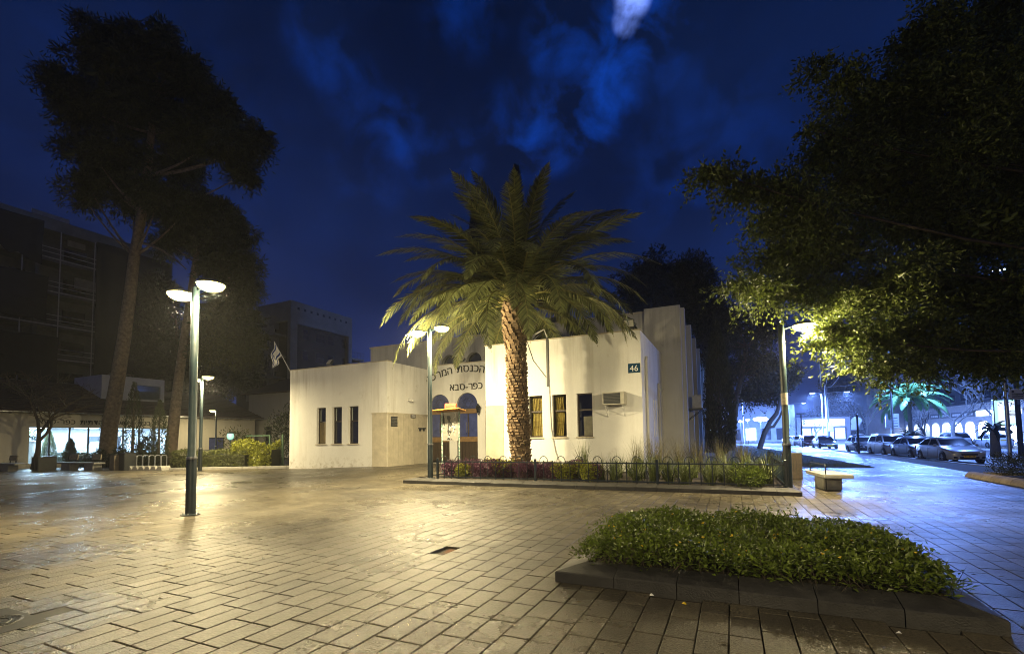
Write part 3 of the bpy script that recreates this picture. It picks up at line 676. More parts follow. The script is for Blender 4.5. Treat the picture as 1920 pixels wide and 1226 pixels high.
for a, b, c_, d_ in ah: MB().box(a-.1, b+.1, YH+.3, YH+.32, c_, d_).build('arched_window', M_dglass, syn)
wall_grid(MB(), -12.0, XH1, -.05, 8.55, YH+1.0, YH+1.4, [], PY).build('hall_front_right', M_hall, syn)
MB().box(-12.02, -11.98, YH+.41, YH+1.0, 0, 8.1).build('hall_return', M_hall, syn)
MB().box(XH0, XH0+.4, YH+.402, 58, -.05, HH-.004).build('hall_left_wall', M_hall, syn)
MB().box(XH0+.41, XH1-.41, YH+1.41, 57.6, 7.3, 7.5).build('hall_roof', M_hall, syn)
MB().box(XH0, XH1, 57.6, 58, -.05, 8.3).build('hall_rear_wall', M_hall, syn)
wall_grid(MB(), YH+1.402, 57.6, -.05, 8.54, XH1, XH1-.4, [], PX).build('hall_side_wall', M_hall, syn)
for k in range(7):
    yb = 27.6 + k * 4.6
    MB().box(XH1+.002, XH1+.45, yb, yb+.5, -.05, 8.75).build('buttress', M_hall, syn)
MB().box(-4.2, XH1+.3, YH+.72, YH+.99, -.05, 8.7).build('corner_pier', M_hall, syn)
MB().box(XH0-.06, -11.9, YH-.06, YH+.46, HH+.002, HH+.10).build('hall_coping', M_trim, syn)
MB().box(-12.1, XH1+.06, YH+.94, YH+1.46, 8.552, 8.64).build('hall_coping', M_trim, syn)
MB().box(XL0-.03, XL1+.03, YF-.03, YF+.39, HL+.002, HL+.05).build('parapet_cap', M_trim, syn)
MB().box(XR0-.03, XR1+.03, YR-.03, YR+.39, HR+.002, HR+.05).build('parapet_cap', M_trim, syn)
MB().box(XL1+.01, XR0-.01, YE-.03, YE+.34, HE+.002, HE+.05).build('parapet_cap', M_trim, syn)
# penthouse and pipes on the hall roof
MB().box(-15.2, -11.0, 33, 38, 7.52, 10.6).build('stair_head', mat('dark_render', (.10,.10,.10), .9), syn)
for k in range(3): MB().box(-15.25 + k*2.0, -14.9 + k*2.0, 32.7, 33, 7.52, 10.9).build('stair_pier', M_hall, syn)
MB().tube([(-6.2, YH+.93, 6.6), (-6.2, YH+.93, 8.2), (-6.2, YH+.9, 8.35), (-6.0, YH+.85, 8.3)], .09, 8).build('vent_pipe', M_hall, syn)
MB().tube([(XR1+.07, 21.0, .1), (XR1+.07, 21.0, 4.9), (XR1+.07, 21.15, 5.1)], .06, 8).build('drain_pipe', M_hall, syn); MB().tube([(XR1+.07, 24.8, .1), (XR1+.07, 24.8, 4.3)], .06, 8).build('drain_pipe', M_hall, syn)
for (zc_, yy) in ((7.0, 29.5), (3.4, 33)): MB().tube([(XH1+.05, yy, .3), (XH1+.06, yy, zc_), (XH1+.05, yy+3, zc_-.3), (XH1+.05, yy+6, zc_)], .02, 5).build('cable', M_black, syn)
# black conduit and wires hanging on the right wing
x_c = xz(1027, 680, YR)[0]
MB().box(x_c-.05, x_c+.05, YR-.05, YR-.002, 3.95, HR+.1).build('conduit', M_black, syn)
MB().tube([(x_c-.6, YR+.1, HR+.35), (x_c-.15, YR+.0, HR+.5), (x_c, YR-.02, HR+.12)], .03, 6).build('cable', M_hall, syn); MB().tube([(x_c+.06, YR-.03, 3.95), (x_c+.08, YR-.03, 3.0), (x_c+.12, YR-.04, 2.0), (x_c+.3, YR-.05, 1.0), (x_c+.6, YR-.05, .2)], .022, 6).build('cable', M_hall, syn)
MB().tube([(x_c-1.0, YR-.02, HR+.0), (x_c-.7, YR-.03, HR-.9), (x_c-.1, YR-.03, HR-1.7)], .012, 5).build('cable', M_black, syn)

# --- things fixed to the walls
def floodlight(x, y, z, rz, tilt, label, s=1.0):
    t = thing('floodlight', label, 'floodlight', (x, y, z), rz, 'unlit floodlights on the parapets')
    M = Euler((tilt, 0, 0)).to_matrix()
    b = MB(); b.cbox((0, -.25*s, .18*s), (.46*s, .14*s, .34*s), (tilt, 0, 0), .02); b.build('housing', M_dark, t, local=True)
    c = Vector((0, -.25*s, .18*s)) + M @ Vector((0, -.076*s, 0)); MB().cbox(c, (.38*s, .012, .26*s), (tilt, 0, 0)).build('lens', mat('flood_lens', (.55,.53,.45), .2, .1, 5), t, local=True)
    MB().tube([(-.27*s,-.2*s,.16*s),(-.27*s,.02,.02),(.27*s,.02,.02),(.27*s,-.2*s,.16*s)], .014, 6).build('bracket', M_dark, t, local=True)
q = onY(624, 690, YF); floodlight(q[0], YF+.1, HL+.05, R(-12), R(-35), 'grey floodlight on the edge of the left wing roof')
q = onY(1176, 620, YR); floodlight(q[0], YR+.1, HR+.05, R(15), R(-10), 'floodlight above the house number at the corner of the right wing', 1.15)
q = onY(870, 684, YE); floodlight(q[0], YE+.1, HE+.05, R(-15), R(-40), 'small floodlight over the lettering of the entrance wall', .8)
q = onX(766, 750, XL1)
t = thing('wall_lamp', 'small white security lamp on the inner wall of the left wing', 'lamp', (XL1, q[1], q[2]))
MB().cbox((XL1+.03, q[1], q[2]), (.06,.12,.12), bev=.01).build('base', M_steel, t); MB().lathe([(.03,0),(.06,.05),(.085,.14),(.08,.16)], (XL1+.1, q[1]-.08, q[2]-.02), 12, 'x').build('head', M_white, t); MB().lathe([(.03,0),(.06,.05),(.085,.14),(.08,.16)], (XL1+.1, q[1]+.12, q[2]-.02), 12, 'x').build('head', M_white, t)
q = onX(773, 780, XL1); t = thing('wall_plaque', 'small dark plaque above the dado of the left wing', 'sign', (XL1, q[1], q[2]-.1))
MB().cbox((XL1+.065, q[1], q[2]), (.03,.45,.22), bev=.005).build('plate', mat('plaque_grey', (.14,.13,.12), .5), t)
MB().box(XL1+.081, XL1+.086, q[1]-.15, q[1]+.15, q[2]+.02, q[2]+.05).box(XL1+.081, XL1+.086, q[1]-.12, q[1]+.12, q[2]-.05, q[2]-.02).build('engraving', M_white, t)
q = onX(738, 790, XL1); t = thing('wall_vent', 'square louvred vent in the dado of the left wing', 'vent', (XL1, q[1], q[2]-.2))
MB().cbox((XL1+.04, q[1], q[2]), (.03,.55,.55), bev=.008).build('frame', M_dark, t)
for k in range(6): MB().cbox((XL1+.06, q[1], q[2]-.2+k*.08), (.02,.48,.05), (0,R(30),0)).build('slat', M_steel, t)
for px_ in (786, 793):
    q = onX(px_, 806, XL1); t = thing('wall_tap', 'small dark valve box on the dado beside the entrance', 'valve', (XL1, q[1], q[2]-.1), 0, 'valves on the dado')
    MB().cbox((XL1+.06, q[1], q[2]), (.06,.16,.12), bev=.01).build('body', M_dark, t); MB().cbox((XL1+.08, q[1], q[2]+.1), (.09,.3,.06), bev=.01).build('handle', M_dark, t)
# wall lantern between the doors
q = onY(900, 768, YE); lx_, lz_ = q[0], q[2]
t = thing('wall_lantern', 'black carriage lantern on the wall right of the entrance doors', 'lantern', (lx_, YE, lz_-.35))
MB().tube([(lx_, YE-.01, lz_-.1), (lx_, YE-.2, lz_-.3), (lx_, YE-.24, lz_-.2)], .018, 6).build('bracket', M_black, t)
MB().lathe([(.05,-.18),(.09,-.14),(.14,.12),(.145,.14)], (lx_, YE-.24, lz_), 6).build('glass_cage', M_dglass, t); MB().lathe([(.17,.14),(.16,.17),(.05,.28),(.03,.34),(.005,.38)], (lx_, YE-.24, lz_), 6).build('roof', M_black, t)
# house number plate
q = onY(1189, 690, YR); t = thing('house_number_plate', 'dark blue house number plate reading 46 on the right wing', 'sign', (q[0], YR, q[2]-.2))
MB().cbox((q[0], YR-.015, q[2]), (.50, .02, .40), bev=.004).build('plate', mat('enamel_blue', (.012,.055,.10), .25, .1, 5), t)
me = text_mesh('46', .36, .003); put_mesh(me, 'numerals', M_white, t, (q[0], YR-.031, q[2]-.13))
# air conditioner
q = onY(1155, 748, YR); ax, az = q[0], q[2]
t = thing('air_conditioner', 'boxy window air conditioner on brackets on the right wing', 'air conditioner', (ax, YR, az-.35))
MB().cbox((ax, YR-.27, az), (.92, .52, .54), bev=.015).build('case', mat('ac_case', (.42,.40,.34), .5, .15, 6), t)
MB().cbox((ax-.06, YR-.535, az), (.70, .012, .44)).build('grille', M_dark, t)
for k in range(7): MB().cbox((ax-.06, YR-.545, az-.19+k*.062), (.70, .012, .012)).build('slat', mat('ac_slat', (.10,.10,.09), .5), t)
for s_ in (-.36, .36): MB().tube([(ax+s_, YR-.01, az-.75), (ax+s_, YR-.5, az-.29), (ax+s_, YR-.01, az-.29), (ax+s_, YR-.01, az-.75)], .018, 6).build('bracket', M_white, t)
# second unit in a cage on the hall side
t = thing('wall_unit_cage', 'caged air conditioner high on the side wall of the hall', 'air conditioner', (XH1, 31.4, 3.2))
MB().box(XH1+.46, XH1+1.0, 31.0, 31.9, 3.3, 4.1).build('case', mat('ac_case', (.42,.40,.34)), t); MB().box(XH1+.002, XH1+1.1, 30.95, 31.95, 3.2, 3.29).tube([(XH1+.05,31,2.5),(XH1+1.0,31,3.2)], .02, 5).tube([(XH1+.05,31.9,2.5),(XH1+1.0,31.9,3.2)], .02, 5).build('bracket', M_dark, t)
# flag on a raked staff over the far corner of the left wing
fb = onY(546, 693, YF+.2); ft = onY(514, 640, YF+.2)
t = thing('flag', 'white and blue flag drooping from a raked staff on the left wing roof', 'flag', (fb[0], YF+.2, HL))
MB().tube([(fb[0], YF+.2, HL-.1), (ft[0], YF+.2, ft[2])], .022, 6).build('staff', M_white, t)
def flag_pt(u, v):
    """u along the staff (0 at the top), v out along the fly; the cloth hangs and gathers in folds"""
    top = Vector((ft[0], YF+.2, ft[2])); dn = (Vector((fb[0], YF+.2, HL)) - top).normalized()
    base = top + dn * (u * 1.15); hang = Vector((-.16, 0, -1)).normalized()
    fold = .10 * math.sin(v * 9 + u * 2) * min(1, v * 3); pinch = (1 - .55 * v)
    p = top + dn * (u * 1.15 * pinch) + hang * (v * 1.55) * (1 - .15*u)
    return p + Vector((.06 * math.sin(v * 7 + u * 4) * v, fold, 0))
def flag_patch(u0, u1, v0, v1, off, nu=8, nv=14):
    vs = [tuple(flag_pt(u0 + (u1-u0)*i/nu, v0 + (v1-v0)*j/nv) + Vector((0, -off, 0))) for i in range(nu+1) for j in range(nv+1)]
    return MB().add(vs, [(i*(nv+1)+j, i*(nv+1)+j+1, (i+1)*(nv+1)+j+1, (i+1)*(nv+1)+j) for i in range(nu) for j in range(nv)])
M_cloth = mat('flag_cloth', (.70, .69, .66), .9, .08, 5, trans=.2); M_fblue = mat('flag_blue', (.01, .03, .16), .9, .1, 5)
fl = flag_patch(0, 1, 0, 1, 0).build('cloth', M_cloth, t, smooth=60)
flag_patch(.12, .27, 0, 1, .006, 2).build('stripe', M_fblue, fl); flag_patch(.73, .88, 0, 1, .006, 2).build('stripe', M_fblue, fl)
st = MB()
for rot in (0, math.pi):
    tri = [(.5 + .17*math.cos(rot + k*2*math.pi/3), .5 + .11*math.sin(rot + k*2*math.pi/3)) for k in range(4)]
    st.tube([flag_pt(*q2) + Vector((0, -.008, 0)) for k in range(3) for q2 in [((tri[k][0]*(1-w_)+tri[k+1][0]*w_), (tri[k][1]*(1-w_)+tri[k+1][1]*w_)) for w_ in (0, .33, .66)]] + [flag_pt(*tri[0]) + Vector((0, -.008, 0))], .012, 4, cap=False)
st.build('star', M_fblue, fl)
# ------------------------------------------------------------------ plaza lamps
LENS = MB().lathe([(.285, .0), (.28, -.03), (.245, -.085), (.16, -.13), (.06, -.148), (.001, -.15)], (0,0,0), 24)
def plaza_lamp(x, y, z, H, arms, label, power=P_HEAD, rz=0.0, r=.085, glow=.22):
    t = thing('plaza_lamp', label, 'street lamp', (x, y, z), rz, 'plaza lamps')
    MB().lathe([(r*1.22, 0), (r*1.22, 1.25), (r*1.18, 1.28), (r, 1.30), (r*.98, 3.0), (r*.95, H), (r*.6, H+.04)], (0,0,0), 18).build('pole', M_pole, t, local=True, smooth=40)
    MB().lathe([(r*1.3, 1.27), (r*1.34, 1.29), (r*1.3, 1.33)], (0,0,0), 18).build('collar', M_steel, t, local=True, smooth=40)
    MB().lathe([(r*2.3, 0), (r*2.3, .02), (r*1.3, .03)], (0,0,0), 18).build('base_plate', M_pole, t, local=True)
    for k in range(4): MB().lathe([(.016, .02), (.016, .05)], (r*1.8*math.cos(k*math.pi/2+.7), r*1.8*math.sin(k*math.pi/2+.7), 0), 6).build('bolt', M_steel, t, local=True)
    for (dx, dz) in arms:
        s = 1 if dx > 0 else -1
        ar = MB().tube([(0, 0, H-.10), (dx - s*.3, 0, H-.05+dz)], .024, 8).build('arm', M_pole, t, local=True)
        hd = MB().lathe([(.001, .11), (.10, .105), (.22, .07), (.285, .025), (.296, .007), (.288, .0)], (dx, 0, H-.05+dz), 24).build('lamp_head', M_cap, t, local=True, smooth=50)
        ln = MB().add([(v[0]+dx, v[1], v[2]+H-.05+dz-.002) for v in LENS.v], LENS.f).build('lens', M_lens, hd, local=True, smooth=50)
        light('lamp_light', t, (dx, 0, H-.225+dz), power, WARM, .5); point_light('lamp_glow', t, (dx, 0, H-.34+dz), power*glow, WARM, .10)
    return t
gA = gnd(357, 965); HA = height(gA[0], gA[1], 541)
plaza_lamp(gA[0], gA[1], 0, HA, [(.56, .06), (-.56, 0)], 'tall twin-headed lamp post standing alone in the open paving', P_HEAD*.60, glow=1.1)
gB = gnd(375, 883); plaza_lamp(gB[0], gB[1], 0, height(gB[0], gB[1], 708), [(.56, .06), (-.56, 0)], 'twin-headed lamp post in front of the clipped hedge')
gC = gnd(807, 893, .22); plaza_lamp(gC[0], gC[1], .15, height(gC[0], gC[1], 618)-.15, [(.56, .06), (-.56, 0)], 'twin-headed lamp post at the corner of the fenced bed, under palm fronds', P_HEAD*.95, glow=1.2)
gD = gnd(1479, 921, .05); plaza_lamp(gD[0], gD[1], .05, height(gD[0], gD[1], 612)-.05, [(.56, .02)], 'single-headed lamp post at the fence corner under the ficus leaves', P_HEAD*1.15, glow=1.2)
gE = onX(404, 860, -41.0); plaza_lamp(gE[0], gE[1], 0, height(gE[0], gE[1], 768), [(-.45, 0)], 'slim distant lamp post by the low tiled building', 250, r=.06)
# sticker on the pole of the corner lamp
t = thing('pole_sticker', 'torn paper sticker wrapped on the lamp post at the fence corner', 'sticker', (gD[0], gD[1], 2.45))
MB().lathe([(.0865, 2.45), (.0865, 2.78)], (gD[0], gD[1], 0), 18).build('paper', mat('old_paper', (.55,.48,.36), .8, .3, 14), t, smooth=60)
# unseen lamp post added behind the viewer to light the foreground
plaza_lamp(2.5, -7.5, 0, 5.3, [(.56, .06), (-.56, 0)], 'added twin-headed lamp post, unseen behind the viewer, lighting the near paving', P_HEAD*1.3)

# ------------------------------------------------------------------ hooped fence round the planting
def fence(name, label, x0, y0, dx, dy, L, posts, n_first=True):
    f = thing(name, label, 'fence', (x0, y0, 0), math.atan2(dy, dx), 'hooped fences')
    zb, zr0, zr1, zt = .12, .24, .80, .92
    for p in posts: MB().cbox((p, 0, (zb+zt)/2), (.075, .075, zt-zb), bev=.008).build('post', M_fence, f, local=True)
    ps = sorted(posts)
    sp = .155
    for a, b in zip(ps[:-1], ps[1:]):
        for z in (zr0, zr1): MB().cbox(((a+b)/2, 0, z), (b-a-.078, .04, .04)).build('rail', M_fence, f, local=True)
        n = max(2, int(round((b-a)/.31))); st = (b-a)/n
        for k in range(1, n):
            MB().tube([(a+k*st, 0, zr0-.06), (a+k*st, 0, zr1+.06)], .016, 6).build('picket', M_fence, f, local=True)
        for k in range(0, n-1, 2):
            c = a + (k+.5+.5)*st; r = st*.46
            MB().tube([(c+r*math.cos(t_), 0, zr1+.05+r*1.15*math.sin(t_)) for t_ in np.linspace(math.pi, 0, 11)], .012, 6).tube([(c-r,0,zr1),(c-r,0,zr1+.05)], .010, 6).tube([(c+r,0,zr1),(c+r,0,zr1+.05)], .010, 6).build('hoop', M_fence, f, local=True)
    return f
FY = 14.95
fence('front_fence', 'low dark green metal fence with hoops along the front of the bed', -10.05, FY, 1, 0, 11.35, [0, 3.95, 7.95, 11.35])
fence('side_fence', 'low dark hooped fence running back from the corner lamp post', 1.3, FY+.12, 0, 1, 7, [.0, 3.4, 6.8])

# ------------------------------------------------------------------ date palm
PX_, PY_ = -7.80, 17.5
palm = thing('date_palm', 'large date palm with stubby patterned trunk growing in the fenced bed', 'palm', (PX_, PY_, .15))
HT = 7.2
def trunk_axis(z): return (PX_ + .10 - .10*math.sin(z*.45) - .025*z, PY_ + .03*math.sin(z*.6))
def trunk_r(z): return float(np.interp(z, [0, .5, 1.2, 2, 3.5, 5.2, 6.4, 7.0, 7.5], [.47, .36, .36, .43, .38, .38, .50, .52, .30]))
zs = np.linspace(.1, HT+.3, 26)
MB().tube([(*trunk_axis(z), z) for z in zs], [trunk_r(z)*.93 for z in zs], 16).build('trunk', M_bark, palm, smooth=60)
# leaf-base stubs in crossing spirals
V = []; Fq = []; z = .35; k = 0
while z < HT + .1:
    ring = 13
    for j in range(ring):
        a = 2*math.pi*(j + .5*(k % 2))/ring + .12*k + random.uniform(-.06, .06); cx_, cy_ = trunk_axis(z); r = trunk_r(z)*.9
        rad = np.array([math.cos(a), math.sin(a), 0]); tan = np.array([-math.sin(a), math.cos(a), 0]); upv = np.array([0,0,1.])
        w = 2*math.pi*r/ring*.56*random.uniform(.8, 1.15); h = .20*random.uniform(.8, 1.2); out = .10*random.uniform(.6, 1.5)*(1.25 if z > 5.5 else 1)
        if z < 1.5 and random.random() < .25: continue
        c0 = np.array([cx_, cy_, z + random.uniform(-.02, .02)]) + rad*r
        pts = [c0 - tan*w - upv*h*.5, c0 + tan*w - upv*h*.5, c0 + tan*w*.75 + rad*out*.9 + upv*h*.35, c0 - tan*w*.75 + rad*out*.9 + upv*h*.35,
               c0 - tan*w*.7 + upv*h*.6 + rad*out*.8, c0 + tan*w*.7 + upv*h*.6 + rad*out*.8, c0 + upv*h*.2 - rad*.04 + tan*w*.8, c0 + upv*h*.2 - rad*.04 - tan*w*.8]
        o = len(V); V += pts; Fq += [(o,o+1,o+2,o+3),(o+3,o+2,o+5,o+4),(o+4,o+5,o+6,o+7),(o+1,o+6,o+5,o+2),(o,o+3,o+4,o+7)]
    z += .125; k += 1
tag(npmesh('leaf_base', np.array(V), np.array(Fq), M_bark, parent=palm), kind='stuff')
def frond_mesh(L, droop, seed, nl=90):
    """feather leaf along +x: arching rachis, two ranks of narrow leaflets in a shallow V"""
    r = np.random.default_rng(seed); n = nl; V = []; F = []
    ang = 0.0; p = np.zeros(3); pts = [p.copy()]; tang = []
    ns = 40; tw = r.normal(0, .10)
    for i in range(ns):
        u = (i+.5)/ns; ang = -droop * (u ** 1.45); d = np.array([math.cos(ang), tw * u * u * .6, math.sin(ang)]); d /= np.linalg.norm(d)
        p = p + d * L/ns; pts.append(p.copy()); tang.append(d)
    pts = np.array(pts); tang = np.array(tang + [tang[-1]])
    for i in range(0, ns, 4):                                     # rachis, triangular section
        j = min(i+4, ns); wa, wb = .085*(1-i/ns)+.012, .085*(1-j/ns)+.012
        s = np.array([0,1,0]); o = len(V)
        ua = np.cross(tang[i], s)*-1; ub = np.cross(tang[j], s)*-1
        V += [pts[i]+s*wa*.5, pts[i]-s*wa*.5, pts[i]-ua*wa*.7, pts[j]+s*wb*.5, pts[j]-s*wb*.5, pts[j]-ub*wb*.7]
        F += [(o,o+3,o+4),(o,o+4,o+1),(o+1,o+4,o+5),(o+1,o+5,o+2),(o+2,o+5,o+3),(o+2,o+3,o)]
    for i in range(n):
        u = .13 + .87*(i+.5)/n; k = u*ns; a = int(k); fr = k-a; P = pts[a]*(1-fr)+pts[min(a+1,ns)]*fr; T = tang[a]
        S0 = np.array([0,1.,0]); upv = np.cross(T, S0)*-1; upv = upv/np.linalg.norm(upv)
        ll = L*.135*(math.sin(math.pi*min(1, .16+u*.86))**.55)*r.uniform(.85,1.1)*(1 if u < .93 else .75)
        for sgn in (-1, 1):
            fw = .55 + .75*u + r.normal(0, .10); lift = .42 - .28*u + r.normal(0, .13)
            D = T*fw + S0*sgn*1.0 + upv*lift; D /= np.linalg.norm(D)
            W = np.cross(D, upv); W /= np.linalg.norm(W)+1e-9; w = .050
            mid = P + D*ll*.55; tip = P + D*ll - np.array([0,0,1])*ll*.10; o = len(V)
            V += [P - W*w*.4, P + W*w*.4, mid + W*w*.5, mid - W*w*.5, tip]
            F += [(o,o+1,o+2),(o,o+2,o+3),(o+3,o+2,o+4)]
    me = bpy.data.meshes.new('frond'); me.from_pydata([tuple(q) for q in V], [], F); me.update(); me.materials.append(M_frond); me.materials.append(M_rach); me.polygons.foreach_set('material_index', [1 if i_ < 60 else 0 for i_ in range(len(F))]); me.update(); return me
FR = [frond_mesh(5.9, d_, 20+i, 72) for i, d_ in enumerate((.95, 1.25, 1.5, 1.75, 2.0))]
tcx, tcy = trunk_axis(HT)
nfr = 96
for i in range(nfr):
    u = i/(nfr-1); el = R(80) - u**.80*R(79) + random.uniform(-.07, .07); az = i*2.39996 + random.uniform(-.15, .15)
    var = 0 if u < .18 else (1 if u < .38 else (2 if u < .6 else (3 if u < .86 else 2)))
    var = max(0, min(4, var + random.choice((-1, 0, 0, 1))))
    o = bpy.data.objects.new('frond', FR[var]); COL.objects.link(o); o.parent = palm
    rr = .12 + .28*u; o.location = (tcx - PX_ + rr*math.cos(az), tcy - PY_ + rr*math.sin(az), HT + .35 - .45*u - .15)
    o.rotation_euler = Euler((random.uniform(-.3, .3), -el, az), 'XYZ'); s_ = random.uniform(.86, 1.04)*(.84 + .16*min(1, u*3)); o.scale = (s_, s_, s_)

# ------------------------------------------------------------------ planting in the beds
def shrub_mesh(name, n, rx, rz, leaf, wid, m, seed, stems=True, m2=None):
    """one rounded shrub as a mesh of real leaves, standing on its origin"""
    global RNG
    keep = RNG; RNG = np.random.default_rng(seed)
    lob = [((RNG.uniform(-.45,.45)*rx, RNG.uniform(-.45,.45)*rx, rz*RNG.uniform(.4,.72)), (rx*.62, rx*.62, rz*.42)) for _ in range(7)]
    P, d, _ = blob_points(lob, n, .5); P[:, 2] = np.maximum(P[:, 2], .02)
    D = unit(d + RNG.normal(size=(n,3))*.6 + np.array([0,0,.35])); V, F = leaves(P, D, RNG.uniform(.7,1.25,n)*leaf, wid)
    RNG = keep
    me = bpy.data.meshes.new(name); me.from_pydata(V.tolist(), [], F.tolist()); me.update(); me.materials.append(m); return me
def put(me, name, x, y, z, rz, s, label, cat, group):
    o = bpy.data.objects.new(name, me); COL.objects.link(o); o.location = (x, y, z); o.rotation_euler = (0, 0, rz); o.scale = s if hasattr(s, '__len__') else (s, s, s)
    return tag(o, label, cat, group)
# near planter: ground cover with yellow flowers
n = 30000
x = RNG.uniform(-1.72, 1.80, n); y = RNG.uniform(5.42, 8.2, n)
hmap = .12 + .16*np.sin(x*2.1+1)*np.sin(y*1.7) * .5 + .05*np.sin(x*5.3+y*4.1) + .10*np.exp(-((x+1.0)**2+(y-7.6)**2)/.35)
edge = np.minimum(np.minimum(x+1.85, 1.95-x), np.minimum(y-5.25, 8.35-y)); hh = (hmap + .10) * ss(0, .45, edge)**.7 + .05
lift_ = RNG.uniform(0, 1, n)**.45
P = np.stack([x + RNG.normal(0,.05,n), y + RNG.normal(0,.05,n), .16 + hh*lift_], 1)
D = unit(np.stack([RNG.normal(0,.8,n), RNG.normal(0,.8,n), RNG.uniform(-.1,.9,n)], 1))
V, F = leaves(P, D, RNG.uniform(.035,.09,n), RNG.uniform(.018,.040,n), .2, up=np.array([0,0,1.]))
sh = npmesh('ground_cover', V, F, M_shrub, origin=(0, 6.8, .15)); tag(sh, 'dense low green shrubs with small yellow flowers filling the dark kerbed planter', 'shrubs', kind='stuff')
ns_ = 900; xs_ = RNG.uniform(-1.7, 1.75, ns_); ys_ = RNG.uniform(5.4, 8.2, ns_)
P = np.stack([xs_, ys_, np.full(ns_, .14)], 1); D = unit(np.stack([RNG.normal(0,.5,ns_), RNG.normal(0,.5,ns_), np.ones(ns_)], 1))
V, F = leaves(P, D, RNG.uniform(.15,.4,ns_), .008); tg = npmesh('twig', V, F, M_tbark, parent=sh); tag(tg, kind='stuff')
# twig tips poking out of the mass
nt_ = 150; xs_ = RNG.uniform(-1.75, 1.8, nt_); ys_ = RNG.uniform(5.6, 8.2, nt_); VV = []; FF = []; off = 0
for a_, b_ in zip(xs_, ys_):
    L_ = RNG.uniform(.10, .26); m_ = 9; tt = np.linspace(.1, 1, m_); ln = unit(np.array([[RNG.normal(0,.3), RNG.normal(0,.3), 1]]))[0]
    P = np.array([a_, b_, .30 + .08*math.sin(a_*2.1+1)*math.sin(b_*1.7)]) + ln*tt[:, None]*L_; D = unit(RNG.normal(size=(m_,3)) + ln*.4)
    v, f = leaves(P, D, .06, .026); VV.append(v); FF.append(f + off); off += len(v)
tag(npmesh('shoot', np.concatenate(VV), np.concatenate(FF), M_shrub, parent=sh), kind='stuff')
nd = 700; P = np.stack([RNG.uniform(-1.6,1.65,nd), RNG.uniform(5.5,8.1,nd), RNG.uniform(.17,.34,nd)], 1); D = unit(RNG.normal(size=(nd,3))); V, F = leaves(P, D, RNG.uniform(.04,.08,nd), .03)
tag(npmesh('dead_leaf', V, F, mat('dead_leaf', (.075,.055,.022), .6, .4, 3, island=.6), parent=sh), kind='stuff')
fl_ = MB().lathe([(.004, -.01), (.015, .0), (.018, .005), (.006, .007)], (0,0,0), 6)
fme = bpy.data.meshes.new('flower'); fme.from_pydata(fl_.v, [], fl_.f); fme.update(); fme.materials.append(M_flower)
for k in range(85):
    o = bpy.data.objects.new('flower', fme); COL.objects.link(o); o.parent = sh
    a_, b_ = random.uniform(-1.6, 1.65), random.uniform(5.55, 8.1); h_ = .12 + .08*math.sin(a_*2.1+1)*math.sin(b_*1.7) + .05*math.sin(a_*5.3+b_*4.1) + .13
    o.location = (a_, b_-6.8, h_ + random.uniform(-.02, .05)); o.rotation_euler = (random.uniform(-.6,.6), random.uniform(-.6,.6), 0); s_ = random.uniform(.7, 1.3); o.scale = (s_,)*3
# purple shrubs and lime ones behind the fence
pm = [shrub_mesh('purple_shrub', 1500, .50, .70, .085, .05, M_purple, s_) for s_ in (1,2,3)]
lm = [shrub_mesh('lime_shrub', 900, .42, .62, .085, .045, M_lime, s_) for s_ in (5,6)]
k = 0
for xx in np.arange(-9.9, -4.2, .62):
    for yy in (15.75, 16.4):
        if yy > 16 and random.random() < .3: continue
        put(pm[k % 3], 'purple_shrub', xx + random.uniform(-.1,.1), yy + random.uniform(-.1,.1), .14, random.uniform(0,6), random.uniform(.78,.98), 'purple-leaved shrub in the row behind the hooped fence', 'shrub', 'purple shrubs behind the fence'); k += 1
for xx, yy in ((-9.2,15.5),(-7.7,15.9),(-7.0,16.6),(-8.5,16.5),(-5.3,15.5),(-4.9,15.8),(-4.5,15.5),(-6.1,16.7)):
    put(lm[k % 2], 'lime_shrub', xx, yy, .14, random.uniform(0,6), random.uniform(.8,1.1), 'lime green leafy shrub among the purple ones behind the fence', 'shrub', 'lime shrubs behind the fence'); k += 1
def tussock(name, n, h, spread, w, m, seed, seg=4, droop=1.0):
    """clump of arching strap leaves"""
    r = np.random.default_rng(seed); V = []; F = []
    for i in range(n):
        a = r.uniform(0, 2*math.pi); lean = r.uniform(.05, 1.0)**.8*spread; L = h*r.uniform(.65, 1.2); p = np.array([r.normal(0,.07), r.normal(0,.07), 0]); el = math.pi/2 - lean*.45
        side = np.array([-math.sin(a), math.cos(a), 0]); o = len(V)
        for k in range(seg+1):
            ww = w*(1 - (k/seg)**1.6)*.5 + .0008; V += [p + side*ww, p - side*ww]
            e = el - droop*lean*1.1*((k+.5)/seg)**1.4; p = p + np.array([math.cos(a)*math.cos(e), math.sin(a)*math.cos(e), math.sin(e)])*L/seg
        F += [(o+2*k, o+2*k+1, o+2*k+3, o+2*k+2) for k in range(seg)]
    me = bpy.data.meshes.new(name); me.from_pydata([tuple(q) for q in V], [], F); me.update(); me.materials.append(m); return me
ts_ = [tussock('strap_leaf_clump', 75, .85, 1.0, .026, M_blade, 30+k) for k in range(4)]
fs_ = [tussock('fountain_grass_clump', 130, 1.35, .8, .010, M_straw, 40+k, 5, .9) for k in range(2)]
k = 0
for xx in np.arange(-4.1, 1.25, .55):
    for yy in (15.45, 16.15, 16.9, 17.8):
        if random.random() < .12: continue
        x_, y_ = xx + random.uniform(-.18,.18), yy + random.uniform(-.2,.2)
        put(ts_[k % 4], 'strap_leaf_clump', min(x_, 1.0), y_, .14, random.uniform(0,6), random.uniform(.75,1.12), 'clump of arching strap leaves in the fenced bed', 'plant', 'strap-leaved clumps in the fenced bed'); k += 1
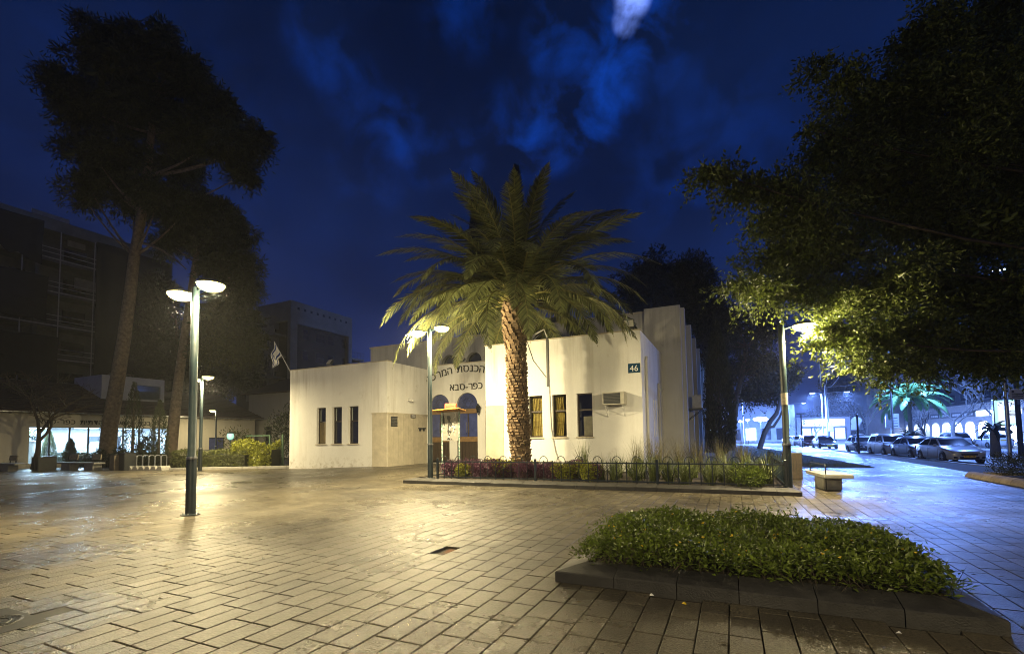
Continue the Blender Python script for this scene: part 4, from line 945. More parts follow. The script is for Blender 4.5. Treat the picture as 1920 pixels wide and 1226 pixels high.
for xx, yy, s_ in ((-3.4,18.9,1.0),(-2.9,19.5,1.15),(-2.5,18.6,1.0),(-2.0,20.3,1.05),(-1.2,20.0,.95),(-.4,19.6,.9),(.4,20.4,.95),(-1.6,22.3,1.0),(.3,22.8,1.0),(-.6,24.2,1.0)):
    put(fs_[k % 2], 'fountain_grass_clump', xx, yy, .14, random.uniform(0,6), s_, 'tall wispy fountain grass clump near the side of the right wing', 'grass', 'fountain grass clumps'); k += 1
q = onY(1092, 855, 18.2)
put(ts_[1], 'spear_plant', q[0], 18.2, .14, 1.0, (1.0,1.0,1.75), 'upright spear-leaved plant below the middle window of the right wing', 'plant', None)
bs = shrub_mesh('round_shrub', 1800, .52, .72, .075, .04, M_shrub, 77)
q = gnd(1403, 925, .1); put(bs, 'round_shrub', q[0], 15.0, .10, 0, (1, .75, .95), 'bushy green shrub spilling through the fence over the kerb', 'shrub', None)
# dark shrubs of the street bed
dsm = [shrub_mesh('street_shrub', 2600, .95, 1.05, .07, .035, M_dtree, 90+k) for k in range(3)]
hsm = shrub_mesh('street_shrub', 2200, .8, .62, .08, .04, M_shrub, 95)
for k, (xx, yy, s_) in enumerate(((8.4,21.3,.75),(9.3,21.0,.85),(10.4,21.0,1.0),(8.5,19.9,.85),(9.6,19.6,1.0),(8.5,18.6,.9),(10.8,19.4,1.1),(9.6,18.2,1.0),(8.6,17.3,.8),(9.8,16.8,.9))):
    put(dsm[k % 3], 'street_shrub', xx, yy, .1, k*1.3, s_, 'dense dark shrub in the sandstone-edged bed beside the street', 'shrub', 'dark shrubs in the street bed')
put(hsm, 'street_shrub', 8.35, 16.2, .1, 0, .9, 'low brighter green shrub at the near end of the sandstone-edged bed', 'shrub', None)

# ------------------------------------------------------------------ bench, litter bin, notice board
def slab_bench(x, y, rz, label):
    t = thing('concrete_bench', label, 'bench', (x, y, 0), rz)
    MB().cbox((0, 0, .43), (.72, 1.75, .11), bev=.012).build('seat', M_conc, t, local=True)
    MB().cbox((0, .05, .19), (.46, .85, .38), bev=.012).build('pedestal', M_conc, t, local=True)
    MB().tube([(-.30,-.80,.05),(-.30,-.80,.72),(-.30,-.77,.75),(-.30,.55,.75),(-.30,.58,.72),(-.30,.58,.49)], .016, 8).build('armrest', M_dark, t, local=True)
    return t
slab_bench(2.55, 16.75, R(8), 'concrete slab bench with a bent steel armrest beyond the fence corner')
t = thing('litter_bin', 'square wooden-slatted litter bin behind the corner lamp post', 'bin', (1.95, 20.0, 0), R(4))
MB().cbox((0,0,.46), (.50,.50,.90), bev=.01).build('liner', M_dark, t, local=True)
for k in range(6):
    for (ax_, sg) in (('x',-1),('x',1),('y',-1),('y',1)):
        c_ = -.225 + k*.09
        MB().cbox((c_, sg*.265, .47) if ax_ == 'y' else (sg*.265, c_, .47), (.078,.022,.92) if ax_ == 'y' else (.022,.078,.92)).build('slat', mat('bin_wood', (.065,.048,.034), .6, .3, 7, .3, 30), t, local=True)
MB().cbox((0,0,.945), (.57,.57,.035), bev=.008).build('rim', M_steel, t, local=True)
# notice board by the entrance
q = gnd(829, 895, .12); q2 = gnd(861, 893, .12); nz = .12
nx0, nx1, nY = onY(829, 800, 17.2)[0], onY(861, 800, 17.2)[0], 17.2
t = thing('notice_board', 'notice board with torn posters and an orange top by the entrance', 'notice board', ((nx0+nx1)/2, nY, nz))
zt_ = onY(845, 771, nY)[2]; zb2 = onY(845, 826, nY)[2]
M_gp = mat('chipped_green', (.10,.20,.17), .6, .3, 20, col2=(.5,.5,.46), mixscale=9)
for xx in (nx0, nx1): MB().tube([(xx, nY, nz), (xx, nY, zt_)], .035, 8).build('post', M_gp, t)
bd = MB().box(nx0+.04, nx1-.04, nY-.03, nY, zb2, zt_-.03).build('board', mat('board_grey', (.20,.19,.17), .8, .25, 7), t)
def scrap(x0, x1, z0, z1, m, k):
    r = random.Random(k); n = 9; L_ = [(x0 + r.uniform(0,.12), z0+(z1-z0)*i/n) for i in range(n+1)]; R_ = [(x1 - r.uniform(0,.15), z0+(z1-z0)*i/n) for i in range(n,-1,-1)]
    MB().prism(L_ + R_, nY-.042-.004*k, nY-.038-.004*k).build('poster_scrap', m, bd)
M_pw = mat('poster_white', (.30,.29,.28), .7, .1, 7); M_pb = mat('poster_black', (.03,.03,.03), .7, .2, 7)
wN = nx1-nx0; hN = zt_-zb2
scrap(nx0+.05, nx0+.25*wN, zb2+.45*hN, zb2+.9*hN, M_pw, 0); scrap(nx0+.3*wN, nx0+.62*wN, zb2+.05*hN, zb2+.85*hN, M_pb, 1); scrap(nx0+.38*wN, nx0+.6*wN, zb2+.02*hN, zb2+.5*hN, M_pw, 2); scrap(nx0+.62*wN, nx0+.85*wN, zb2+.3*hN, zb2+.6*hN, mat('poster_grey', (.45,.44,.42), .7), 3); scrap(nx0+.7*wN, nx1-.08, zb2+.62*hN, zb2+.95*hN, M_pw, 4)
MB().cbox(((nx0+nx1)/2, nY-.1, zt_+.03), (wN+.45, .6, .05), (R(-8), R(-2), 0), .01).build('top', mat('orange_board', (.42,.20,.03), .5, .2, 6), t)
MB().cbox(((nx0+nx1)/2+.05, nY-.05, zt_+.2), (.55, .12, .26), (0,R(2),0), .01).build('header', mat('red_header', (.42,.10,.05), .6, .25, 8), t)
MB().box((nx0+nx1)/2-.15, (nx0+nx1)/2+.25, nY-.118, nY-.113, zt_+.19, zt_+.22).build('print', mat('header_print', (.10,.05,.03), .6), t)
# wet fallen leaves and scraps of litter on the paving
n = 750
lx = np.concatenate([RNG.uniform(1.8, 9, 520), RNG.uniform(-9, 3, 230)]); ly = np.concatenate([RNG.uniform(9, 30, 520), RNG.uniform(2.5, 13, 230)])
ok = ~inside(P1, lx, ly, .05) & ~inside(P2, lx, ly, .05) & ~inside(P3, lx, ly, .05) & (ly < LAWN_Y-.1); lx, ly = lx[ok], ly[ok]; n = len(lx)
P = np.stack([lx, ly, gz(lx, ly) + .006], 1); a_ = RNG.uniform(0, 6.28, n); D = np.stack([np.cos(a_), np.sin(a_), np.zeros(n)], 1)
V, F = leaves(P, D, RNG.uniform(.04,.085,n), RNG.uniform(.02,.04,n), .15, up=np.array([0,0,3.]))
lf = npmesh('fallen_leaf_litter', V, F, mat('dead_leaf', (.075,.055,.022), .6, .4, 3, island=.6), origin=(0, 10, 0)); tag(lf, 'small brown fallen leaves scattered over the wet paving', 'leaves', kind='stuff')
def litter(px_, py_, s, m, label):
    q = gnd(px_, py_); b = MB(); r = random.Random(px_); pts = [(q[0]+s*r.uniform(.6,1)*math.cos(a), q[1]+s*.6*r.uniform(.6,1)*math.sin(a)) for a in np.linspace(0, 6.28, 8)[:-1]]
    vs = [(x_, y_, .006 + r.uniform(0,.012)) for x_, y_ in pts] + [(q[0], q[1], .03)]
    b.add(vs, [(i, (i+1) % 7, 7) for i in range(7)]); o = b.build('litter', m, origin=(q[0], q[1], 0)); tag(o, label, 'litter')
litter(1686, 1189, .028, M_white, 'crumpled white scrap of paper in front of the dark kerb')
litter(1283, 1133, .03, M_flower, 'yellow leaf lying just in front of the dark kerb')
litter(1222, 1117, .03, M_white, 'thin white paper strip at the foot of the dark kerb')
litter(492, 1048, .03, M_white, 'small white scrap of paper on the open paving')
# ------------------------------------------------------------------ trees
def limb(mb, pts, r0, r1, n=7):
    k = len(pts); mb.tube(pts, [r0 + (r1-r0)*i/(k-1) for i in range(k)], n)
def bez(p0, p1, p2, n=7):
    p0, p1, p2 = map(np.array, (p0, p1, p2)); return [tuple((1-t)**2*p0 + 2*t*(1-t)*p1 + t*t*p2) for t in np.linspace(0, 1, n)]
def subclump(blobs, k, f, jit=.95):
    """break every clump into smaller tufts near its skin so that gaps open between them"""
    out = []
    for c, r_ in blobs:
        r_ = np.broadcast_to(r_, 3); c = np.array(c)
        for _ in range(k):
            d = unit(RNG.normal(size=3)); q = c + d * r_ * RNG.uniform(.25, jit); out.append((tuple(q), r_ * f * RNG.uniform(.7, 1.25)))
    return out
def tree(name, label, cat, base, trunk_pts, r0, r1, blobs, n, leaf, wid, m, bark, up=.2, limbs=True, group=None, shell=.5, spray=0, core=1.8, nl=None, slen=5.5, sub=None, cden=10):
    """trunk along its points, limbs to every clump, and a crown of real leaves spread through the clumps"""
    t = thing(name, label, cat, base, 0, group)
    tr = MB(); limb(tr, trunk_pts, r0, r1, 12); tr = tr.build('trunk', bark, t, smooth=60)
    if limbs:
        lb = MB(); tp = np.array(trunk_pts)
        for c, r_ in (blobs if nl is None else blobs[::max(1, len(blobs)//nl)]):
            c = np.array(c); k = min(len(tp)-1, max(len(tp)//2, int(np.argmin(np.linalg.norm(tp - (c - np.array([0,0,np.linalg.norm(c-tp[-1])*.5])), axis=1)))))
            p0 = tp[k]; mid = (p0 + c)/2 + np.array([0,0,-.12*np.linalg.norm(c-p0)]); limb(lb, bez(p0, mid, c), max(.05, r1*.6), max(.02, r1*.12), 6)
        lb.build('limb', bark, t, smooth=60)
    big = blobs
    if sub: blobs = subclump(blobs, *sub)
    if spray:
        # sprays: short twigs each bearing a fan of leaves
        P0, d, _ = blob_points(blobs, n // spray, shell); n2 = len(P0)
        td = unit(d*1.0 + RNG.normal(size=(n2,3))*.5 + np.array([0,0,up])); L = leaf*RNG.uniform(.45, 1.0, n2)*slen
        u = RNG.uniform(0, 1, (n2, spray)); P = P0[:, None] + td[:, None]*(u*L[:, None])[:, :, None] + np.array([0,0,-1.0])*((u**2)*L[:, None]*.45)[:, :, None] + RNG.normal(0, leaf*.25, (n2, spray, 3))
        D = unit(td[:, None] + RNG.normal(size=(n2, spray, 3))*.75 + np.array([0,0,-.45])); P = P.reshape(-1,3); D = D.reshape(-1,3)
    else:
        P, d, _ = blob_points(blobs, n, shell); D = unit(d + RNG.normal(size=(n,3))*.7 + np.array([0,0,up]))
    if core:
        nc = max(400, n // cden); Pc, dc, _ = blob_points([(c, np.broadcast_to(r_, 3)*.62) for c, r_ in big], nc, .05)
        V, F = leaves(Pc, unit(RNG.normal(size=(nc,3))), RNG.uniform(.7,1.3,nc)*leaf*core, RNG.uniform(.7,1.2,nc)*leaf*core*.55); npmesh('inner_foliage', V, F, m, parent=t)
    k = len(P); V, F = leaves(P, D, RNG.uniform(.65,1.3,k)*leaf, RNG.uniform(.7,1.2,k)*wid)
    npmesh('crown', V, F, m, parent=t)
    return t
def pb(lst, depth, dz=1.0, rd=None):
    """clumps given by where they show (pixel centre, pixel radii) at a camera depth with depth offsets"""
    out = []
    for (x, y, rx, ry, *o) in lst:
        dd = depth + (o[0] if o else 0); s = dd / F_PX; c = at(x, y, dd); r = (rx*s, (rd or (rx+ry)/2)*s*dz, ry*s); out.append((tuple(c), r))
    return out
# tall pine on the left
dP = 34.3; bp = at(200, 874, dP); bp[2] = 0
tp = [at(198, 874, dP), at(206, 800, dP), at(219, 720, dP), at(232, 640, dP), at(243, 560, dP), at(252, 480, dP), at(266, 400, dP), at(276, 330, dP), at(284, 250, dP), at(290, 170, dP)]; tp[0][2] = -.1
pine_bl = pb([(180,105,60,48,1),(265,92,75,45,0),(330,120,60,45,-1),(120,165,42,40,1),(230,165,85,55,-1),(370,180,60,55,1),(420,210,45,45,0),(160,215,70,45,0),(290,230,85,55,1),(400,265,70,50,-1),(460,280,45,45,1),(460,325,42,28,0),
               (140,270,25,25,1),(175,290,50,35,-1),(250,300,70,40,0),(330,310,60,45,1),(165,345,45,28,0),(235,350,55,35,1),(300,370,60,40,-1),(350,395,45,38,0),(160,375,30,16,0),(250,395,45,25,1),(105,165,25,25,0),(485,260,22,30,0),(200,80,30,25,0),(305,60,30,18,0)], dP, 1.1)
pine1 = tree('pine_tree', 'tall pine with a long bare leaning trunk and broad dark crown', 'tree', bp, tp, .52, .18, pine_bl, 90000, .42, .085, M_pine, M_pbark, .3, shell=.2, spray=6, slen=2.2, sub=(7, .31), cden=45)
t_ = MB(); limb(t_, bez(at(262,455,dP), at(305,462,dP), at(350,505,dP-1)), .10, .05); limb(t_, bez(at(266,395,dP), at(235,365,dP), at(215,345,dP)), .09, .03); t_.build('dead_branch', M_pbark, pine1, smooth=60)
# second pine behind it
d2 = 36.0; tp2 = [at(318, 872, d2), at(325, 800, d2), at(334, 720, d2), at(345, 640, d2), at(356, 560, d2), at(366, 490, d2), at(376, 440, d2)]; tp2[0][2] = -.1
b2 = pb([(390,400,62,36,0),(350,425,45,28,1),(430,405,42,34,0),(380,455,65,32,0),(445,450,42,34,1),(330,395,40,26,1),(415,495,58,36,0),(455,500,35,26,-1),(420,545,50,34,1),(450,545,40,28,0),(400,600,52,42,0),(445,590,40,32,1),(420,645,52,38,0),(450,640,35,28,0),(320,455,30,22,0)], d2, 1.1)
tree('pine_tree', 'shorter pine with a slanting trunk behind the twin lamp posts', 'tree', (tp2[0][0], tp2[0][1], 0), tp2, .42, .14, b2, 56000, .42, .085, M_pine, M_pbark, .2, shell=.2, spray=6, slen=2.2, sub=(7, .33), cden=40)
d3 = 52.0
b3 = pb([(300,640,50,60,0),(350,690,55,55,0),(300,730,50,50,0),(400,720,45,40,2),(455,690,35,50,0),(300,560,30,50,0)], d3)
tp3 = [at(330, 860, d3), at(335, 780, d3), at(335, 690, d3), at(330, 600, d3)]; tp3[0][2] = -.1
tree('evergreen_tree', 'dark evergreen mass rising behind the tiled roof of the low building', 'tree', (tp3[0][0], tp3[0][1], 0), tp3, .4, .12, b3, 16000, .5, .16, M_dtree, M_tbark)
# ficus overhanging from the right
dF = 13.0
fic_px = [(1325,322,32,16,0),(1350,335,48,20,0),(1410,350,55,28,.5),(1470,370,60,40,.3),(1380,365,30,16,0),(1540,135,40,14,.5),(1590,150,45,24,0),(1640,180,60,45,.6),(1560,260,48,22,.3),(1525,245,28,12,0),(1600,250,60,45,.8),(1545,300,50,30,0),
          (1700,90,45,32,.5),(1760,50,60,50,0),(1850,50,90,70,.8),(1740,150,90,60,1),(1850,170,100,80,0),(1690,240,90,70,1),(1800,290,110,80,0),(1900,300,90,90,1),(1620,340,90,60,.5),(1510,420,70,45,0),(1440,420,45,30,.5),(1460,480,60,40,1),
          (1420,540,62,24,0),(1380,535,30,16,.5),(1490,545,70,36,1),(1560,470,90,60,.5),(1700,400,120,80,1),(1850,430,120,90,0),(1580,560,80,45,.5),(1680,540,100,60,0),(1800,560,110,70,.8),(1900,560,70,80,0),(1560,625,46,26,-.6),(1530,648,24,12,-.8),(1620,640,60,36,-.4),
          (1700,630,70,50,0),(1780,650,70,45,.6),(1860,650,70,40,0),(1610,690,26,20,-.3),(1660,690,34,26,0),(1720,690,40,24,.5),(1650,720,14,12,0),(1820,690,50,26,.4),(1900,690,40,26,0),(1990,300,140,300,1),(1990,600,90,120,.5)]
bF = pb(fic_px, dF, 1.25); tF = (18.5, 19.5)
tpF = [(tF[0], tF[1], -.1), (tF[0]-.1, tF[1], 1.5), (tF[0]-.3, tF[1]+.1, 3.0), (tF[0]-.8, tF[1]+.1, 5.0), (tF[0]-1.6, tF[1]+.0, 7.5), (tF[0]-2.2, tF[1], 9.5)]
tree('ficus_tree', 'huge weeping ficus overhanging the pavement, lower leaves lit by the corner lamp', 'tree', (tF[0], tF[1], 0), tpF, .6, .12, bF, 190000, .125, .06, M_ficus, M_tbark, .15, shell=.25, spray=7, core=1.9, nl=5, sub=(12, .32, 1.0))
# cypress by the side of the hall
def cypress(px_, base_y, top_y, depth, halfw, label, n=5000, m=None, base=None, leaf=.16, group=None):
    b = at(px_, base_y, depth); x, y = (b[0], b[1]) if base is None else base; H = height(x, y, top_y)
    t = thing('cypress_tree', label, 'tree', (x, y, 0), 0, group)
    MB().tube([(x,y,-.05),(x,y,H*.5),(x,y,H*.9)], [halfw*.22, halfw*.12, .02], 8).build('trunk', M_tbark, t)
    u = RNG.uniform(0, 1, n)**1.15; r = halfw*np.interp(u, [0,.06,.25,.5,.8,1], [.35,.8,1.0,.88,.5,.05])*(1 + .16*np.sin(u*34 + RNG.integers(0,5,n)*1.3))
    a = RNG.uniform(0, 6.283, n); rr = r*RNG.uniform(.6, 1.06, n)
    P = np.stack([x + rr*np.cos(a), y + rr*np.sin(a), .08*H*.3 + u*H*.97], 1); D = unit(np.stack([np.cos(a)*.42, np.sin(a)*.42, np.ones(n)], 1) + RNG.normal(size=(n,3))*.22)
    V, F = leaves(P, D, RNG.uniform(.7,1.5,n)*leaf, leaf*.3); npmesh('crown', V, F, m or M_cyp, parent=t)
    return t
cypress(1352, 856, 600, 33.8, .95, 'tall narrow cypress on the lawn beside the hall', 15000, leaf=.22)
# dark garden trees between the hall and the street
dT = 47.0
bT = pb([(1380,600,60,40,0),(1430,620,50,45,2),(1350,640,50,50,4),(1420,680,55,45,0),(1450,700,35,40,2),(1370,700,45,40,3),(1400,740,50,24,1),(1330,600,40,50,3),(1330,690,30,60,2),(1445,580,30,25,1),(1440,745,30,20,1)], dT, 1.2)
tpT = [at(1372, 846, dT), at(1374, 800, dT), at(1380, 750, dT), at(1392, 700, dT), at(1400, 650, dT)]; tpT[0][2] = -.1
tree('garden_tree', 'broad dark tree on the lawn behind the cypress', 'tree', (tpT[0][0], tpT[0][1], 0), tpT, .4, .16, bT, 24000, .30, .12, M_dtree, M_tbark, spray=5, sub=(9, .36), slen=3)
dM = 40.0
t = thing('multi_stem_tree', 'slender tree with four wavy dark stems close to the hall wall', 'tree', tuple(np.array(at(1318, 858, dM))*[1,1,0]))
for (xa, xb, xc, xd) in ((1318,1308,1326,1330),(1326,1325,1334,1338),(1331,1338,1334,1342),(1334,1340,1346,1352)):
    p = [at(xa, 856, dM), at(xb, 800, dM), at(xc, 745, dM), at(xd, 690, dM), at(xd+3, 640, dM)]; p[0][2] = 0; MB().tube(p, [.16,.14,.12,.09,.05], 8).build('stem', M_tbark, t, smooth=60)
P, d, _ = blob_points(pb([(1320,560,40,50,0),(1300,520,40,50,2),(1345,610,45,50,1),(1325,650,30,40,0)], dM), 9000, .3); V, F = leaves(P, unit(d+RNG.normal(size=d.shape)*.7), RNG.uniform(.2,.4,9000), .12); npmesh('crown', V, F, M_dtree, parent=t)
dL = 52.0; p = [at(1424, 838, dL), at(1432, 815, dL), at(1444, 790, dL), at(1456, 775, dL), at(1462, 755, dL), at(1460, 730, dL)]; p[0][2] = .0
t = thing('leaning_tree', 'small tree with a steeply leaning trunk on the lawn', 'tree', (p[0][0], p[0][1], 0)); MB().tube(p, [.30,.26,.24,.22,.18,.1], 9).build('trunk', M_tbark, t, smooth=60)
MB().tube([at(1440,800,dL), at(1450,800,dL), at(1462,782,dL), at(1468,765,dL)], [.18,.16,.12,.06], 7).build('limb', M_tbark, t, smooth=60)
P, d, _ = blob_points(pb([(1455,715,40,26,0),(1480,700,26,22,0),(1430,720,30,18,1)], dL), 5000, .3); V, F = leaves(P, unit(d+RNG.normal(size=d.shape)*.7), RNG.uniform(.2,.35,5000), .11); npmesh('crown', V, F, M_dtree, parent=t)
# tall trees behind the hall
dB = 62.0
bB = pb([(1215,510,45,40,0),(1260,520,50,40,2),(1290,560,45,50,0),(1200,560,50,40,2),(1250,570,60,45,0),(1180,540,30,45,2),(1310,600,40,50,0)], dB)
tpB = [at(1240, 850, dB), at(1240, 740, dB), at(1240, 650, dB), at(1245, 560, dB)]; tpB[0][2] = -.1
tree('tall_dark_tree', 'tall dark broad tree rising behind the right end of the hall', 'tree', (tpB[0][0], tpB[0][1], 0), tpB, .5, .2, bB, 22000, .42, .17, M_dtree, M_tbark, spray=5, sub=(9, .36), slen=3)
cypress(977, 850, 312, 66, 1.9, 'tall dark cypress standing behind the palm crown', 9000, M_dtree, leaf=.6)
cypress(895, 850, 378, 68, 1.9, 'shorter dark cypress left of the palm crown behind the hall', 8000, M_dtree, leaf=.6)
# ------------------------------------------------------------------ left garden: small cypresses, hedges, bare tree
def cyp2(px_, Y, top_y, hw, label): q = onY(px_, 860, Y); cypress(px_, 860, top_y, 0, hw, label, 3200, base=(q[0], Y), leaf=.14)
cyp2(91, 18.3, 810, .42, 'small dark cone-shaped cypress beside the concrete cabinet'); cyp2(131, 18.3, 824, .38, 'smallest cypress behind the twin-seat bench')
cyp2(203, 19.2, 728, .5, 'slender cypress just behind the pine trunk'); cyp2(248, 18.6, 718, .62, 'tallest slim cypress right of the pine trunk'); cyp2(297, 18.8, 752, .55, 'slim cypress behind the bicycle stand')
def hedge(name, x0, y0, x1, y1, w, h, m, n, label, leaf=.09, lump=.08):
    L = math.hypot(x1-x0, y1-y0); d = np.array([(x1-x0)/L, (y1-y0)/L]); nn = np.array([-d[1], d[0]])
    s = RNG.uniform(0, L, n); face = RNG.uniform(0, 1, n); q = RNG.uniform(-w/2, w/2, n); z = RNG.uniform(.03, h, n)
    top = face < .42; q = np.where(top, q, np.where(face < .82, -w/2, w/2)); z = np.where(top, h, z)
    z = z*(1 + lump*np.sin(s*2.3+q) + lump*np.sin(s*5.1)); q = q*(1+lump*np.sin(s*3.7)); 
    P = np.stack([x0 + d[0]*s + nn[0]*q, y0 + d[1]*s + nn[1]*q, z], 1) + RNG.normal(0, .05, (n,3)); P[:,2] = np.maximum(P[:,2], .02)
    D = unit(RNG.normal(size=(n,3)) + np.array([0,0,.5])); V, F = leaves(P, D, RNG.uniform(.7,1.3,n)*leaf, leaf*.5)
    t = thing(name, label, 'hedge', ((x0+x1)/2, (y0+y1)/2, 0)); npmesh('foliage', V, F, m, parent=t)
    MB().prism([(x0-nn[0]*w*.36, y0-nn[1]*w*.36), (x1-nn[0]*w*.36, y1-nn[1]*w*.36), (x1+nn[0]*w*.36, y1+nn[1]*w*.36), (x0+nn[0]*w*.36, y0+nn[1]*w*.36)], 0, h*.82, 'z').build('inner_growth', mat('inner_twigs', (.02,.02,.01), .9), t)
hedge('clipped_hedge', -33.0, 18.9, -27.9, 20.3, 1.1, 1.0, M_hedge, 7000, 'clipped dull green hedge behind the second lamp post')
hedge('lime_hedge', -29.2, 20.4, -26.6, 21.2, 1.3, 1.35, M_lime, 6500, 'bright lime green bushy hedge beside the gate', .13, .16)
hedge('low_hedge', -48, 18.6, -33.4, 18.9, 1.0, .85, M_dtree, 9000, 'dark low hedge behind the concrete benches')
k0, k1 = gnd(318, 881), gnd(592, 876)
t = thing('garden_kerb', 'low concrete edging in front of the clipped hedge', 'kerb', ((k0[0]+k1[0])/2, (k0[1]+k1[1])/2, 0))
for i in range(10):
    a_ = k0 + (k1-k0)*i/10; b_ = k0 + (k1-k0)*(i+.985)/10; m_ = (a_+b_)/2; MB().cbox((m_[0], m_[1], .05), (np.linalg.norm(b_-a_), .14, .16), (0, 0, math.atan2(b_[1]-a_[1], b_[0]-a_[0])), .01).build('kerb_stone', M_conc, t)
def bare_tree(base, H, spread, seed, label, depth=4, r0=.09, m=None, name='bare_tree', lean=(0,0), group=None):
    r = random.Random(seed); t = thing(name, label, 'tree', base, 0, group); tw = MB(); st = MB()
    def grow(p, d, L, rad, lv):
        q = p + d*L*.5 + Vector((r.uniform(-1,1), r.uniform(-1,1), r.uniform(-.3,.3)))*L*.07; e = p + d*L
        (st if lv >= depth-1 else tw).tube([p, q, e], [rad, rad*.85, rad*.7], 6 if lv > 1 else 4, cap=False)
        if lv == 0: return
        for k in range(3 if lv > 1 else 4):
            nd = (d + Vector((r.uniform(-1,1)*spread, r.uniform(-1,1)*spread, r.uniform(-.25,.5)))).normalized(); grow(e if k else p + d*L*.75, nd, L*r.uniform(.55,.85), rad*.6, lv-1)
    grow(Vector(base), Vector((lean[0], lean[1], 1)).normalized(), H*.32, r0, depth)
    st.build('trunk', m or M_tbark, t, smooth=60); tag(tw.build('branch', m or M_tbark, t), kind='stuff'); return t
q = gnd(16, 882); bt = bare_tree((q[0], q[1]+1.2, 0), 7.8, 1.0, 5, 'leafless spreading tree beside the concrete benches', 5, .17, lean=(.25,0))
P, d, _ = blob_points(pb([(25,750,45,30,0),(20,795,30,25,0),(75,770,30,18,0),(60,800,20,14,0)], 36), 1800, .1); V, F = leaves(P, unit(d+RNG.normal(size=d.shape)*.8), RNG.uniform(.12,.24,1800), .07); npmesh('leaf_cluster', V, F, M_hedge, parent=bt)
# shrubs around the gate
gs = shrub_mesh('garden_shrub', 1600, 1.0, 3.0, .16, .06, M_dtree, 60)
q = onY(545, 870, 24.5); put(gs, 'garden_shrub', q[0]-.8, 24.5, 0, 0, (1.3,1.3,1.45), 'loose tall dark shrub growing behind the gate', 'shrub', None)
gs2 = shrub_mesh('garden_shrub', 900, .8, 1.8, .14, .06, M_hedge, 61)
q = onY(448, 850, 23.5); put(gs2, 'garden_shrub', q[0], 23.5, 0, 0, (1.8,1.2,1.35), 'pale leafy shrub rising behind the lime hedge', 'shrub', None)
gs3 = shrub_mesh('garden_shrub', 900, .7, 1.5, .16, .07, M_dtree, 62)
for px_, Y_, s_, lb in ((182, 18.0, .8, 'dark leafy shrub in front of the lit glazing behind the bench'), (270, 18.2, 1.3, 'rounded dark shrub between the two slim cypresses'), (60, 18.4, 1.5, 'large glossy shrub left of the concrete cabinet'), (228, 18.2, .9, 'dark shrub behind the slatted bin')):
    q = onY(px_, 870, Y_); put(gs3, 'garden_shrub', q[0], Y_, 0, px_, s_, lb, 'shrub', None)
# ------------------------------------------------------------------ low tiled building on the left (lit glazing)
XO = -45.0
M_oroof = mat('roof_tile', (.055, .032, .024), .8, .3, 6, .5, 14)
M_owall = wall_mat('office_render', (.60, .56, .46))
yL, yR_ = 8.0, onX(478, 784, XO)[1]; zE = 4.02
g0, g1 = onX(55, 800, XO)[1], onX(318, 803, XO)[1]; zg0, zg1 = .30, 2.93
off = thing('office_building', 'low cream office with a tiled roof and brightly lit glazed front', 'building', (XO-4, 20, 0))
hw_ = [(g0, g1, zg0, zg1), (onX(392,830,XO)[1], onX(421,830,XO)[1], .05, 2.1)]
wall_grid(MB(), yL, yR_, -.05, zE-.02, XO, XO-.3, hw_, PX).build('front_wall', M_owall, off)
MB().box(XO-8, XO-.302, yR_-.3, yR_, -.05, zE-.03).build('end_wall', M_owall, off)
# pitched roof, built in courses of tile
ridge_x, ridge_z = XO-7.0, 6.9; ex, ez = XO+.75, zE
ncour = 16
for k in range(ncour):
    a, b = k/ncour, (k+1)/ncour; xa, za, xb, zb = ex+(ridge_x-ex)*a, ez+(ridge_z-ez)*a, ex+(ridge_x-ex)*b, ez+(ridge_z-ez)*b
    MB().add([(xa,yL-.5,za+.06),(xa,yR_+.5,za+.06),(xb,yR_+.5,zb+.015),(xb,yL-.5,zb+.015),(xa,yL-.5,za-.03),(xa,yR_+.5,za-.03),(xb,yR_+.5,zb-.03),(xb,yL-.5,zb-.03)], [(0,1,2,3),(7,6,5,4),(0,4,5,1),(2,6,7,3),(0,3,7,4),(1,5,6,2)]).build('tile_course', M_oroof, off)
MB().add([(ridge_x,yL-.5,ridge_z),(ridge_x,yR_+.5,ridge_z),(XO-14.7,yR_+.5,ez),(XO-14.7,yL-.5,ez)], [(0,1,2,3)]).build('rear_slope', M_oroof, off)
MB().box(XO+.70, XO+.85, yL-.5, yR_+.5, zE-.10, zE-.032).build('gutter', M_steel, off)
for k in range(24):
    yy = yL + .5 + k*(yR_-yL-1)/23; MB().box(XO+.002, XO+.68, yy-.05, yy+.05, zE-.17, zE-.05).build('rafter_end', M_trim, off)
# glazing bars and panes
nb = 8
for k in range(nb+1):
    yy = g0 + (g1-g0)*k/nb; MB().box(XO-.18, XO-.10, yy-.05, yy+.05, zg0, zg1).build('mullion', M_dark, off)
for k in range(nb):
    ya, yb = g0 + (g1-g0)*k/nb + .05, g0 + (g1-g0)*(k+1)/nb - .05; MB().box(XO-.145, XO-.135, ya, yb, zg0+.05, zg1-.05).build('pane', M_glass, off)
MB().box(XO-.178, XO-.102, g0, g1, zg1-.05, zg1).box(XO-.178, XO-.102, g0, g1, zg0, zg0+.05).build('window_rail', M_dark, off)
